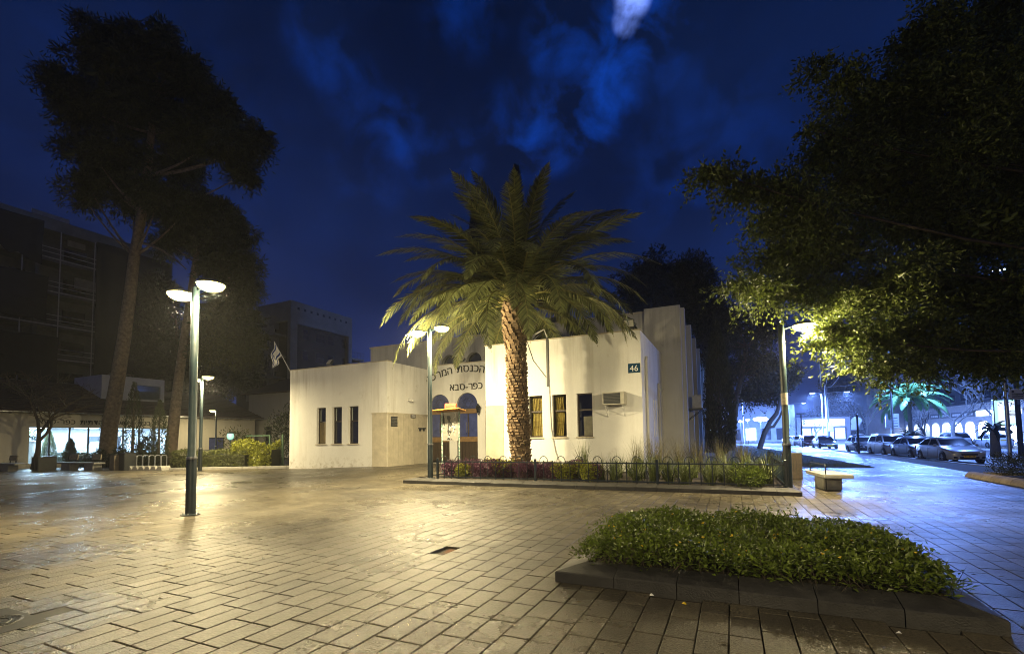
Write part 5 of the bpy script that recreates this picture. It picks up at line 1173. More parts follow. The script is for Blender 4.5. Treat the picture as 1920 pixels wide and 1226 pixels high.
# lit room behind the glass
M_rw = mat('room_white', (.72,.74,.76), .8, .06, 2); M_rf = mat('room_floor', (.30,.32,.33), .4, .1, 3)
MB().box(XO-6.2, XO-6.1, g0-1, g1+1, 0, 3.1).build('room_back_wall', M_rw, off); MB().box(XO-6.1, XO-.31, g0-1, g0-.9, 0, 3.1).box(XO-6.1, XO-.31, g1+.9, g1+1, 0, 3.1).build('room_side_wall', M_rw, off)
MB().box(XO-6.1, XO-.31, g0-.9, g1+.9, 3.0, 3.1).build('room_ceiling', M_rw, off); MB().box(XO-6.1, XO-.31, g0-.9, g1+.9, -.02, .06).build('room_floor', M_rf, off)
M_tube = mat('ceiling_panel', (1,1,1), .5, 0, 1, emit=(.62,.82,1.0), es=9.0)
for k in range(3):
    yy = g0 + (g1-g0)*(k+.5)/3; MB().box(XO-3.6, XO-2.4, yy-.6, yy+.6, 2.93, 2.985).build('ceiling_light', M_tube, off); light('room_light', off, Vector((XO-3.0, yy, 2.9)) - off.location, P_ROOM, ROOM, 1.2, shape='SQUARE')
# a flight of stairs and desks seen through the glass
sy = onX(118, 840, XO-3.5)[1]
for k in range(9): MB().box(XO-4.6, XO-3.6, sy+.0+k*.28, sy+.30+k*.28, .06, .25+k*.2).build('stair', M_rf, off)
for k in range(3): yy = g0+3.4+k*2.0; MB().box(XO-3.2, XO-2.2, yy, yy+1.3, .70, .76).box(XO-3.15, XO-3.1, yy+.05, yy+1.25, .07, .70).build('desk', M_wood, off)
for (yy, w_, c_) in ((g0+.8,1.0,(.08,.10,.14)), (g0+2.3,.9,(.30,.34,.38)), (g0+6.0,1.2,(.12,.14,.18)), (g0+7.6,.8,(.05,.06,.08))): MB().box(XO-6.08, XO-6.0, yy, yy+w_, .8, 2.3).build('wall_panel', mat('panel_%d' % int(yy*10), c_, .6), off)
# window at the right end
a_, b_, c_, d_ = hw_[1]
wn_ = MB().box(XO-.2, XO-.1, a_, a_+.07, c_, d_).box(XO-.2, XO-.1, b_-.07, b_, c_, d_).box(XO-.19, XO-.11, a_, b_, d_-.07, d_).box(XO-.19, XO-.11, (a_+b_)/2-.05, (a_+b_)/2+.05, c_, d_).build('window', M_dark, off)
MB().box(XO-.155, XO-.145, a_+.05, b_-.05, c_, d_-.05).build('pane', M_bglass, wn_); MB().box(XO-.12, XO-.09, a_+.1, a_+.7, c_+.1, c_+.9).build('poster', mat('blue_poster', (.03,.10,.45), .5), wn_)
# letters of the sign along the wall above the glazing
sgn = 'הרבנות והמועצה הדתית כפר-סבא'[::-1]
ys, ye = onX(70, 790, XO)[1], onX(298, 792, XO)[1]; hL = .52
adv = []
for ch in sgn:
    if ch == ' ': adv.append((None, hL*.45)); continue
    me = text_mesh(ch, hL, .015); xs = [v.co.x for v in me.vertices]; me.transform(Matrix.Translation((-(max(xs)+min(xs))/2, 0, 0))); adv.append((me, max(xs)-min(xs)+hL*.14))
tot = sum(a[1] for a in adv); yy = ys
for me, a in adv:
    w_ = a*(ye-ys)/tot
    if me: put_mesh(me, 'letter', M_letter, off, (XO+.03, yy+w_/2, 3.16), (0, 0, R(90)))
    yy += w_
# white box dormer
dx = XO-3.0; d0, d1 = onX(190,740,dx)[1], onX(308,740,dx)[1]; dz0, dz1 = 4.9, 7.5
wd = (onX(252,740,dx)[1], onX(301,740,dx)[1], 5.55, 6.85)
dm = thing('dormer', 'white box dormer with a wide dark window on the tiled roof', 'dormer', (dx, (d0+d1)/2, dz0))
M_dw = mat('dormer_white', (.50,.51,.52), .7, .08, 3)
wall_grid(MB(), d0, d1, dz0, dz1, dx, dx-.25, [wd], PX).box(dx-4.5, dx-.252, d0, d0+.25, dz0, dz1-.003).box(dx-4.5, dx-.252, d1-.25, d1, dz0, dz1-.003).box(dx-4.5, dx-.253, d0+.251, d1-.251, dz1-.25, dz1-.004).build('casing', M_dw, dm)
MB().box(dx-.20, dx-.19, wd[0], wd[1], wd[2], wd[3]).build('pane', mat('teal_glass', (.03,.055,.065), .1, .3, 2, spec=.7), dm); MB().box(dx-.21, dx-.14, wd[0], wd[1], wd[2]-.002, wd[2]+.06).build('frame', M_steel, dm)
# gable-end annex beyond
ann = thing('annex', 'grey rendered annex with a dark roof behind the gate', 'building', (-37, 36.5, 0))
aY = 34.0; ax0, ax1 = onY(466, 780, aY)[0], onY(590, 780, aY)[0]; az = onY(540, 735, aY)[2]
wall_grid(MB(), ax0, ax1, -.05, az, aY, aY+.3, [(ax0+2.5, ax0+3.6, .1, 3.2)], PY).build('wall', wall_mat('annex_render', (.38,.37,.33)), ann)
MB().box(ax0+2.5, ax0+3.6, aY+.2, aY+.22, .1, 3.2).build('door', M_dark, ann)
MB().add([(ax0-.5,aY-.6,az+.05),(ax1,aY-.6,az+.05),(ax1,aY+5,az+2.3),(ax0-.5,aY+5,az+2.3),(ax0-.5,aY-.6,az-.08),(ax1,aY-.6,az-.08),(ax1,aY+5,az+2.17),(ax0-.5,aY+5,az+2.17)], [(0,1,2,3),(7,6,5,4),(0,4,5,1),(2,6,7,3),(0,3,7,4),(1,5,6,2)]).build('roof', M_oroof, ann)
MB().tube([(ax0+7.2, aY-.08, .1), (ax0+7.2, aY-.08, az-.1)], .06, 8).build('drain_pipe', M_steel, ann)

# ------------------------------------------------------------------ unfinished block under netting, far left
XK = -64.0
blk = thing('scaffolded_building', 'dark unfinished apartment block wrapped in scaffolding and torn netting', 'building', (XK-6, 16, 0))
kz = onX(150, 428, XK)[2]; ky0, ky1 = -6.0, onX(310, 480, XK)[1]
M_shell = mat('concrete_shell', (.15, .145, .135), .9, .25, .8, .2, 6); M_net = mat('black_netting', (.012,.012,.013), .9, .3, 1.5); M_tubes = mat('scaffold_tube', (.42,.41,.38), .5, .2, 5)
nf = 7; fh = (kz-1.0)/nf
MB().box(XK-14, XK-2.2, ky0, ky1, -.05, kz-.4).build('core', M_shell, blk)
for f in range(nf+1): MB().box(XK-2.2, XK, ky0, ky1, f*fh, f*fh+.25).build('floor_slab', M_shell, blk)
MB().box(XK-2.2, XK+.15, ky0, ky1, kz-1.2, kz).build('parapet', M_shell, blk)
for f in range(nf):
    for k in range(9):
        yy = ky0 + 1.5 + k*4.3
        if yy + 2.0 > ky1: continue
        MB().box(XK-2.19, XK-2.12, yy, yy+2.0, f*fh+1.0, f*fh+2.5).build('window', M_dglass, blk)
    for k in range(5):
        yy = ky0 + 3.6 + k*8.3
        if yy + .4 < ky1: MB().box(XK-2.19, XK-.02, yy, yy+.35, f*fh+.251, f*fh+fh-.001).build('fin_wall', M_shell, blk)
M_pale = mat('pale_infill', (.30,.29,.27), .85, .2, 1.5)
for (pxa, pya, pxb, pyb) in ((140,520,205,555),(128,440,160,470),(60,390,130,420)):
    a_, b_ = onX(pxa, pya, XK-1.4), onX(pxb, pyb, XK-1.4); MB().box(XK-1.5, XK-1.4, a_[1], b_[1], b_[2], a_[2]).build('infill_panel', M_pale, blk)
scf = thing('scaffold', 'tubular scaffold standing against the unfinished block', 'scaffold', (XK+1.0, 12, 0))
for k in range(14):
    yy = ky0 + 1 + k*2.9
    if yy < ky1: MB().tube([(XK+1.2, yy, 0), (XK+1.2, yy, kz-1.5)], .05, 6).build('standard', M_tubes, scf)
for f in range(1, nf+1):
    for dz in (0, .55, 1.05):
        if f*fh+dz < kz-1.5: MB().tube([(XK+1.22, ky0, f*fh+dz), (XK+1.22, ky1-.5, f*fh+dz)], .045 if dz else .07, 6).build('ledger', M_tubes, scf)
def net(y0, y1, z0, z1, label, seed):
    r = random.Random(seed); n, m_ = 14, 14; vs = []
    for i in range(n+1):
        for j in range(m_+1):
            u, v = i/n, j/m_; sag = .8*math.sin(math.pi*u)*(1-v); vs.append((XK+1.45 + .12*math.sin(u*9+v*5) + r.uniform(-.03,.03), y0+(y1-y0)*u, z0 + (z1-z0)*v + (sag if v < .5 else 0) + (1-v)*r.uniform(-.4,.4)))
    o = MB().add(vs, [(i*(m_+1)+j, (i+1)*(m_+1)+j, (i+1)*(m_+1)+j+1, i*(m_+1)+j+1) for i in range(n) for j in range(m_)]).build('netting', M_net, origin=(XK+1.4, (y0+y1)/2, z0), smooth=60); md = o.modifiers.new('thick', 'SOLIDIFY'); md.thickness = .02
    tag(o, label, 'netting')
net(14, 22.5, kz*.78, kz-1.0, 'torn black netting sagging from the top of the scaffold near the street end', 1); net(27, ky1, kz*.35, kz-1.4, 'long black netting hanging down the right end of the scaffold', 2); net(8, 23, kz*.55, kz*.74, 'wide black netting stretched over the middle lifts of the scaffold', 3); net(10, 24, kz*.30, kz*.5, 'black netting over the lower lifts of the scaffold', 4)

# ------------------------------------------------------------------ apartment block behind the gate
XA = -55.0; A0, A1 = onX(545, 600, XA)[1], onX(660, 640, XA)[1]; zA = onX(545, 562, XA)[2]
apt = thing('apartment_block', 'grey apartment block with a framed dark facade and corner balconies', 'building', (XA-6, (A0+A1)/2, 0))
M_apt = mat('apartment_stone', (.22,.215,.20), .85, .15, .6, .1, 6); M_apd = mat('apartment_dark', (.045,.043,.042), .85, .2, .7)
fz = zA - 3.1
MB().box(XA-.6, XA, A0, A1, fz, zA).box(XA-.6, XA, A0, A0+1.15, -.05, fz-.001).box(XA-.6, XA, A1-.75, A1, -.05, fz-.001).build('frame_wall', M_apt, apt)
MB().box(XA-12, XA-.602, A0+.6, A1, -.05, zA-.1).build('facade', M_apd, apt)
for k in range(9): yy = A0 + 1.3 + k*(A1-A0-2.6)/8; MB().box(XA-.01, XA+.004, yy-.18, yy+.18, zA-1.1, zA-.75).build('vent_opening', M_black, apt)
for f in range(6):
    z0 = fz - 1.9 - f*3.0
    if z0 < 1: break
    for (u0, u1) in ((.22,.30),(.42,.56),(.62,.72),(.86,.92)): ya, yb = A0+(A1-A0)*u0, A0+(A1-A0)*u1; w_ = MB().box(XA-.601, XA-.57, ya, yb, z0, z0+1.4).build('window', M_dark, apt); MB().box(XA-.569, XA-.562, ya+.06, yb-.06, z0+.06, z0+.67).box(XA-.569, XA-.562, ya+.06, yb-.06, z0+.73, z0+1.34).build('pane', M_dglass, w_)
xA0 = onY(478, 600, A0)[0]
MB().box(xA0, XA-.61, A0+.001, A0+.6, fz+.3, zA-.05).build('side_parapet', M_apt, apt)
for f in range(7):
    z0 = fz - 3.0*f - 1.6
    if z0 < 0: break
    MB().box(xA0, XA-1.6, A0-1.2, A0+.598, z0-.25, z0).build('balcony_slab', M_apt, apt); MB().box(xA0, XA-1.8, A0-1.2, A0-1.05, z0+.001, z0+1.0).build('balcony_front', M_apt, apt); MB().box(XA-3.4, XA-3.0, A0-1.0, A0+.59, z0+1.0, z0+2.74).build('pier', M_apt, apt)
    MB().box(XA-5.4, XA-3.6, A0+.57, A0+.599, z0+.2, z0+2.2).build('balcony_door', M_dglass, apt)
for z0 in (fz-3.2, fz-6.4):
    bx0 = onX(690, 640, XA)[1]
    MB().box(XA-3, XA-.2, A1+.001, A1+3.0, z0-.3, z0).build('balcony_slab', M_apt, apt)
    rl = MB().tube([(XA-.3, A1+.05, z0+1.0), (XA-.3, A1+2.9, z0+1.0)], .03, 5).tube([(XA-.3, A1+.05, z0+.55), (XA-.3, A1+2.9, z0+.55)], .02, 5)
    for k in range(5): rl.tube([(XA-.3, A1+.1+k*.7, z0), (XA-.3, A1+.1+k*.7, z0+1.0)], .025, 5)
    rl.build('railing', M_dark, apt)
MB().box(XA-1.0, XA-.7, A1+2.4, A1+2.7, fz-6.4, fz-3.501).build('post', M_apt, apt)

# ------------------------------------------------------------------ benches, rack, bins, cabinet and gate on the left
def twin_bench(x, y, L, seats, label, rz=0.0):
    t = thing('concrete_bench', label, 'bench', (x, y, 0), rz)
    MB().cbox((0, 0, .44), (L, .62, .10), bev=.012).build('seat', M_conc, t, local=True)
    for s in seats:
        MB().cbox((s, 0, .195), (.95, .50, .39), bev=.012).build('pedestal', M_conc, t, local=True)
        MB().cbox((s-.05, .22, .82), (.95, .06, .34), (R(-8),0,0), .01).build('backrest', mat('bench_wood', (.30,.26,.18), .7, .25, 6), t, local=True)
        for q in (-.40, .30): MB().cbox((s+q, .20, .60), (.05,.05,.36), bev=.006).build('bracket', M_dark, t, local=True)
    return t
q = gnd(138, 881); twin_bench(q[0], q[1]+.2, 4.7, (-.85, 1.65), 'long concrete bench with two wooden backrests in front of the lit glazing', R(3))
q = gnd(8, 883); twin_bench(q[0]-.3, q[1]+.2, 3.4, (.3,), 'concrete bench beside the leafless tree', R(3))
r0_, r1_ = gnd(250, 881), gnd(307, 881); t = thing('bicycle_stand', 'concrete bicycle stand with six upright steel loops', 'bicycle stand', ((r0_[0]+r1_[0])/2, (r0_[1]+r1_[1])/2, 0), math.atan2(r1_[1]-r0_[1], r1_[0]-r0_[0])); LR = np.linalg.norm(r1_-r0_)
for k in range(6):
    x_ = -LR/2 + LR*k/5
    MB().prism([(x_-.30,0),(x_+.20,0),(x_+.16,.16),(x_+.08,.26),(x_-.06,.26),(x_-.16,.14)], -.30, .30).build('concrete_foot', M_conc, t, local=True)
    MB().tube([(x_, -.18, .24), (x_, -.18, .82), (x_, -.12, .90), (x_, .12, .90), (x_, .18, .82), (x_, .18, .24)], .026, 8).build('loop', M_steel, t, local=True)
def bin_(px_, w, h, label, m):
    q = gnd(px_, 882); t = thing('litter_bin', label, 'bin', (q[0], q[1]+.3, 0)); MB().cbox((0,0,h/2), (w,w,h), bev=.012).build('body', m, t, local=True); MB().cbox((0,0,h+.02), (w+.06,w+.06,.04), bev=.008).build('rim', M_dark, t, local=True)
    for k in range(5): MB().cbox((-w/2+.06+k*(w-.12)/4, -w/2-.012, h*.5), (w*.15, .02, h*.92)).build('slat', m, t, local=True)
bin_(209, .55, .95, 'slatted litter bin beside the pine trunk', mat('bin_pale', (.16,.13,.10), .6, .3, 7)); bin_(228, .6, 1.05, 'dark slatted litter bin between the pine and the bicycle stand', M_dark); bin_(71, .9, .85, 'wide dark bin in front of the concrete cabinet', M_dark)
q = onY(70, 870, 18.0); t = thing('service_cabinet', 'pale concrete service cabinet among the shrubs left of the bench', 'cabinet', (q[0], 18.0, 0)); MB().cbox((0,0,.95), (1.45,.8,1.9), bev=.02).build('body', M_conc, t, local=True); MB().cbox((0,0,1.93), (1.6,.95,.08), bev=.01).build('cap', M_conc, t, local=True); MB().cbox((.1,-.41,.95), (1.0,.02,1.5)).build('door', mat('cab_door', (.30,.28,.24), .6), t, local=True)
q = onY(517, 872, 21.6); t = thing('garden_gate', 'green metal gate and posts between the hedge and the left wing', 'gate', (q[0], 21.6, 0)); M_green = mat('gate_green', (.05,.09,.055), .5, .25, 8)
xa, xb = onY(506, 850, 21.6)[0], onY(530, 850, 21.6)[0]
for x_ in (xa, xb): MB().box(x_-.05, x_+.05, 21.55, 21.65, 0, 2.1).build('post', M_green, t)
MB().box(xa-2.4, xa-.051, 21.57, 21.63, 2.0, 2.08).box(xa+.051, xb-.051, 21.57, 21.63, 1.2, 1.27).box(xa+.051, xb-.051, 21.57, 21.63, .15, .22).build('rail', M_green, t)
for k in range(5): x_ = xa+.051+(xb-xa-.1)*(k+.5)/5; MB().tube([(x_, 21.6, .2), (x_, 21.6, 1.25)], .015, 5).build('bar', M_green, t)
# handrail by the office and bunting
t = thing('handrail', 'thin metal handrail in front of the office wall', 'railing', (XO+3, 29, 0)); y_a, y_b = onX(322, 858, XO+3)[1], onX(425, 860, XO+3)[1]
MB().tube([(XO+3, y_a, .95), (XO+3, y_b, .95)], .03, 6).build('rail', M_dark, t)
for k in range(5): yy = y_a+(y_b-y_a)*k/4; MB().tube([(XO+3, yy, 0), (XO+3, yy, .95)], .025, 6).build('post', M_dark, t)
q = onY(432, 818, 22.5); t = thing('garden_lantern', 'pale green globe lantern on a short post behind the lime hedge', 'lamp', (q[0], 22.5, 0)); MB().tube([(q[0],22.5,0),(q[0],22.5,q[2]-.2)], .05, 8).build('post', M_pole, t); MB().lathe([(.08,-.25),(.2,-.15),(.24,.05),(.18,.22),(.06,.3)], (q[0],22.5,q[2]), 14).build('globe', mat('green_globe', (.5,.9,.8), .4, .05, 3, emit=(.35,.85,.75), es=.55), t, smooth=50); MB().lathe([(.22,.22),(.16,.30),(.02,.34)], (q[0],22.5,q[2]), 14).build('cap', M_dark, t)
# ------------------------------------------------------------------ the street on the right
CARM = {}
def carpaint(name, col): return mat('paint_' + name, col, .32, .04, 3, metal=.25, coat=.8, spec=.5)
M_tyre = mat('tyre', (.012,.012,.012), .8, .2, 9); M_rim = mat('rim_alloy', (.42,.43,.45), .3, .1, 9, metal=.8); M_cglass = mat('car_glass', (.010,.012,.016), .05, .1, 3, spec=.9)
M_head = mat('headlight', (.55,.58,.62), .12, .05, 5, spec=.9); M_tail = mat('tail_light', (.30,.01,.01), .25, .1, 5); M_plate = mat('plate_yellow', (.62,.42,.02), .5, .1, 9); M_ptext = mat('plate_text', (.02,.02,.02), .6)
def make_car(kind, paint):
    """sedan / hatch / van with lofted body; front faces -y, origin on the ground"""
    t = thing('parked_car', '', 'car', (0,0,0))
    L, Wd, Hh, nose, tailh, ws0, ws1, rw1, rw0 = {'sedan': (4.4,1.76,1.46,.70,1.04,-1.08,-.18,.98,1.92), 'hatch': (4.0,1.72,1.50,.72,1.0,-1.02,-.25,1.35,1.92), 'van': (4.35,1.80,1.64,.80,1.06,-1.28,-.45,1.72,2.08)}[kind]
    hL, w = L/2, Wd/2; belt = {'sedan': .93, 'hatch': .95, 'van': 1.02}[kind]
    st = [(-hL, .58, .27, .46, nose-.20), (-hL+.04, .74, .23, .50, nose-.11), (-hL+.13, .85, .20, .52, nose-.04), (-hL+.32, .93, .19, .55, nose+.03), (-hL+.70, .985, .18, .60, nose+.12), (-hL+.95, 1.0, .18, .61, nose+.17), (ws0, 1.0, .18, .62, belt), (0, 1.0, .18, .62, belt+.015), (1.0, 1.0, .18, .62, belt+.03), (rw0-.1, .99, .19, .64, tailh-.01), (hL-.28, .95, .21, .62, tailh), (hL-.06, .88, .25, .58, tailh-.05), (hL, .78, .32, .54, tailh-.18)]
    vs = []; fs = []
    for (y, k, zb, zm, zt) in st:
        x = w*k; half = [(x*.90, zb), (x*.99, zb+.10), (x, zm), (x*.985, zm+(zt-zm)*.55), (x*.95, zt-.035), (x*.86, zt), (x*.45, zt+.022), (0, zt+.028)]
        vs += [(a, y, z) for a, z in half] + [(-a, y, z) for a, z in half[-2::-1]]
    n = 15
    for i in range(len(st)-1):
        for j in range(n-1): fs.append((i*n+j, i*n+j+1, i*n+n+j+1, i*n+n+j))
        fs.append((i*n+n-1, i*n, i*n+n, i*n+2*n-1))
    fs.append(tuple(range(n))); fs.append(tuple(range((len(st)-1)*n+n-1, (len(st)-1)*n-1, -1)))
    MB().add(vs, fs).build('body', paint, t, local=True, smooth=38)
    # greenhouse
    wb, wr_ = w*.93, w*.72; zr = Hh; b0 = belt-.03
    B = [(-wb, ws0), (wb, ws0), (wb, rw0), (-wb, rw0)]; T = [(-wr_, ws1), (wr_, ws1), (wr_, rw1), (-wr_, rw1)]
    ym = (ws1+rw1)/2
    g = [(x, y, b0) for x, y in B] + [(x, y, zr-.07) for x, y in T] + [(x*.86, y*1 + (.10 if y < ym else -.10), zr) for x, y in T]
    MB().add(g, [(0,1,5,4),(1,2,6,5),(2,3,7,6),(3,0,4,7),(4,5,9,8),(5,6,10,9),(6,7,11,10),(7,4,8,11),(8,9,10,11)]).build('cabin', paint, t, local=True, smooth=50)
    def panel(a, b, c, d, ins, off, name, m, par=t):
        P = [Vector(q) for q in (a, b, c, d)]; cen = sum(P, Vector())/4; nrm = (P[1]-P[0]).cross(P[3]-P[0]).normalized()
        if nrm.dot(cen - Vector((0, .3, .8))) < 0: nrm = -nrm
        Q = [cen + (q-cen)*(1-ins) + nrm*off for q in P]; Q2 = [q - nrm*.012 for q in Q]
        MB().add([tuple(q) for q in Q+Q2], [(0,1,2,3),(7,6,5,4),(0,1,5,4),(1,2,6,5),(2,3,7,6),(3,0,4,7)]).build(name, m, par, local=True)
    V3 = [Vector(q) for q in g]
    up = lambda i: V3[i].lerp(V3[i-4], .10); lo = lambda i: V3[i].lerp(V3[i+4], .10)
    panel(lo(0), lo(1), up(5), up(4), .09, .006, 'windscreen', M_cglass); panel(lo(2), lo(3), up(7), up(6), .12, .006, 'rear_window', M_cglass)
    for (a, b, c, d) in ((1,2,6,5),(3,0,4,7)):
        f0, r0 = (a, b) if V3[a].y < V3[b].y else (b, a); f1, r1 = (d, c) if V3[a].y < V3[b].y else (c, d)
        A, Bv, Cv, D = lo(f0), lo(r0), up(r1), up(f1)
        panel(A.lerp(Bv,.02), A.lerp(Bv,.47), D.lerp(Cv,.44), D.lerp(Cv,.02), .10, .006, 'side_window', M_cglass); panel(A.lerp(Bv,.50), A.lerp(Bv,.96), D.lerp(Cv,.97), D.lerp(Cv,.48), .12, .006, 'side_window', M_cglass)
    wy = (-hL+.83, hL-.86); rw_ = .315
    for y in wy:
        for s in (-1, 1):
            c = (s*(w-.10), y, rw_)
            MB().lathe([(rw_*1.13,-.02),(rw_*1.16,.105),(rw_*1.06,.11),(rw_*1.06,-.02)], (s*(w-.10)-(.0 if s > 0 else 0), y, rw_), 20, 'x', 1, 1).build('wheel_arch', M_black, t, local=True) if s > 0 else MB().lathe([(rw_*1.13,.02),(rw_*1.16,-.105),(rw_*1.06,-.11),(rw_*1.06,.02)], (s*(w-.10), y, rw_), 20, 'x').build('wheel_arch', M_black, t, local=True)
            wh = MB().lathe([(rw_*.6,-.10),(rw_*.92,-.10),(rw_,-.06),(rw_,.06),(rw_*.92,.115),(rw_*.62,.118),(rw_*.60,.09)] if s > 0 else [(rw_*.6,.10),(rw_*.92,.10),(rw_,.06),(rw_,-.06),(rw_*.92,-.115),(rw_*.62,-.118),(rw_*.60,-.09)], c, 22, 'x').build('wheel', M_tyre, t, local=True, smooth=40)
            r_ = MB()
            for k in range(6): a = k*math.pi/3; r_.tube([(c[0]+s*.10, c[1], c[2]), (c[0]+s*.105, c[1]+rw_*.58*math.cos(a), c[2]+rw_*.58*math.sin(a))], .022, 5)
            r_.lathe([(.05,.0),(.05,.112)] if s > 0 else [(.05,0),(.05,-.112)], c, 10, 'x'); r_.build('rim', M_rim, wh, local=True)
    zf = nose
    for s in (-1, 1):
        hd = [(s*w*.52,-hL-.005,zf-.20),(s*w*.84,-hL+.07,zf-.17),(s*w*.975,-hL+.36,zf-.02),(s*w*.86,-hL+.20,zf+.0),(s*w*.54,-hL+.0,zf-.10)]
        MB().add(hd + [(q[0]*.93, q[1]+.08, q[2]) for q in hd], [(0,1,2,3,4),(9,8,7,6,5)] + [(i,(i+1)%5,5+(i+1)%5,5+i) for i in range(5)]).build('headlight', M_head, t, local=True)
        MB().cbox((s*w*.80, hL-.07, tailh-.22), (w*.28,.10,.16), bev=.02).build('tail_light', M_tail, t, local=True)
        MB().cbox((s*(w+.06), ws0+.28, belt+.05), (.17,.10,.12), bev=.03).build('mirror', paint, t, local=True)
        for yy in (.22, 1.12): MB().cbox((s*(w*.992), yy, belt-.15), (.02,.17,.025), bev=.005).build('door_handle', paint, t, local=True)
        for yy in (ws0+.20, .33, 1.22): MB().cbox((s*w*.999, yy, .60), (.006,.010,.62)).build('door_seam', M_black, t, local=True)
        MB().cbox((s*w*.60, -hL+.03, .33), (.30,.05,.10), bev=.02).build('fog_lamp_recess', M_black, t, local=True)
    MB().cbox((0, -hL+.0, zf-.20), (w*.80,.035,.11), bev=.012).build('grille', M_black, t, local=True); MB().cbox((0, -hL-.012, zf-.16), (w*.76,.02,.022), bev=.005).build('grille_bar', M_rim, t, local=True); MB().cbox((0, -hL+.01, .32), (w*.95,.05,.14), bev=.015).build('lower_intake', M_black, t, local=True)
    pl = MB().cbox((0, -hL-.025, zf-.31), (.52,.018,.115), bev=.003).build('number_plate', M_plate, t, local=True)
    for k in range(8): MB().cbox((-.19+k*.054, -hL-.036, zf-.31), (.028 if k not in (2,5) else .012,.004,.060 if k not in (2,5) else .012)).build('plate_mark', M_ptext, pl, local=True)
    rp = MB().cbox((0, hL+.005, tailh-.22), (.52,.018,.115), bev=.003).build('number_plate', M_plate, t, local=True)
    for q in (-.35, .25): MB().tube([(q-.0, ws0-.06, belt+.02), (q+.45, ws0+.05, belt+.055)], .010, 4).build('wiper', M_black, t, local=True)
    return t
SILVER, DKBLUE, WHITE, GREY, BLACKP = (.42,.43,.45), (.05,.065,.10), (.72,.73,.74), (.22,.225,.235), (.022,.022,.025)
def s_for_px(px_, t):
    """street distance at which a point on the line t shows at pixel column px_"""
    lo, hi = -15.0, 300.0
    for _ in range(60):
        m = (lo+hi)/2
        if proj(road(m, t, ZR))[0] > px_: lo = m
        else: hi = m
    return lo
def place(kind, pname, col, s, t, label, flip=False, group='cars along the street'):
    key = (kind, pname); rz = RANG + (math.pi if flip else 0)
    if key not in CARM: CARM[key] = make_car(kind, carpaint(pname, col)); o = CARM[key]; o.location = road(s, t, ZR); o.rotation_euler = (0,0,rz); tag(o, label, 'car', group)
    else: o = copy_tree(CARM[key], None, road(s, t, ZR), rz, label, group)
    return o
tC = 1.12
def front_wheel_s(px_): return s_for_px(px_, tC-.85) + 4.4/2 - .83
place('sedan', 'silver', SILVER, front_wheel_s(1768), tC, 'silver sedan at the head of the parked row, nearest the sandstone-edged bed')
place('sedan', 'grey_blue', (.16,.18,.22), front_wheel_s(1706), tC+.05, 'blue-grey sedan parked second in the row, behind the silver sedan')
place('van', 'pale_silver', (.50,.50,.50), front_wheel_s(1658), tC, 'tall silver people carrier parked third in the row')
place('hatch', 'black', BLACKP, front_wheel_s(1607), tC, 'black hatchback parked behind the post of the round sign')
place('sedan', 'dark_grey', (.055,.058,.062), front_wheel_s(1530), tC+.3, 'dark grey sedan standing alone after the gap in the row')
place('hatch', 'dark_red', (.10,.02,.02), s_for_px(1508, tC-.85)+1.6, tC, 'dark hatchback with a lit side behind the lone grey sedan')
place('hatch', 'white', WHITE, s_for_px(1490, tC-.85)+1.5, tC, 'white hatchback far down the parked row')
place('sedan', 'white', WHITE, s_for_px(1476, tC-.85)+2.0, tC, 'white sedan at the far end of the parked row')
def far(px_, t, kind, pn, col, label, flip=True): place(kind, pn, col, s_for_px(px_, t), t, label, flip, 'cars on the far side of the street')
far(1858, 15.5, 'sedan', 'white', WHITE, 'white sedan facing away near the lit arcade and the little dark palm')
far(1785, 13.5, 'van', 'pale_silver', SILVER, 'silver estate car across the street showing only its roof over the parked sedan')
far(1694, 20.5, 'sedan', 'white', WHITE, 'white sedan below the green feathery palm')
far(1642, 21, 'hatch', 'dark_grey', (.055,.058,.062), 'dark hatchback in front of the dim arch')
far(1611, 21, 'sedan', 'white', WHITE, 'white sedan behind the round sign across the street')
far(1586, 21, 'hatch', 'silver', SILVER, 'silver hatchback across the street in a queue of pale cars')
far(1568, 21, 'sedan', 'white', WHITE, 'white sedan farthest off in the queue across the street')

# street lights with cold lamps
M_led = mat('cold_lens', (.8,.88,1), .4, 0, 1, emit=(.45,.62,1.0), es=25.0)
def street_light(px_, base_y, top_y, depth, arms, label, power=P_BLUE, head=.35):
    b = at(px_, base_y, depth); x, y = b[0], b[1]; H = height(x, y, top_y); t = thing('street_light', label, 'street light', (x, y, 0), RANG, 'cold street lights')
    MB().lathe([(.14,0),(.14,.6),(.10,.7),(.065,H)], (0,0,0), 12).build('pole', M_steel, t, local=True, smooth=40)
    for a in arms:
        s = 1 if a > 0 else -1
        MB().tube([(0,0,H-.15), (a*.4,0,H+.12), (a,0,H+.18)], .04, 6).build('arm', M_steel, t, local=True)
        hd = MB().cbox((a+s*.3, 0, H+.18), (.75,.28,.12), bev=.03).build('lamp_head', M_steel, t, local=True)
        MB().cbox((a+s*.3, 0, H+.10), (.6,.22,.05), bev=.015).build('lens', M_led, hd, local=True)
        light('street_lamp_light', t, (a+s*.3, 0, H+.06), power, COOL, .5)
    return t
street_light(1545, 834, 738, 72, (-.9, 3.0), 'tall twin-armed street light beside the utility pole')
street_light(1482, 834, 758, 96, (2.4,), 'street light with one arm beyond the corner lamp post', P_BLUE*.8)
street_light(1466, 834, 756, 100, (.6,), 'short-armed street light far down the street', P_BLUE*.6)
street_light(1676, 834, 625, 43, (1.6,), 'street light on the opposite pavement hidden by the ficus crown', P_BLUE*.55)
street_light(1990, 880, 500, 30, (-2.0,), 'street light at the near kerb behind the ficus', P_BLUE*.10)
street_light(1395, 834, 735, 80, (1.4,), 'street light behind the dark garden tree', P_BLUE*.8)
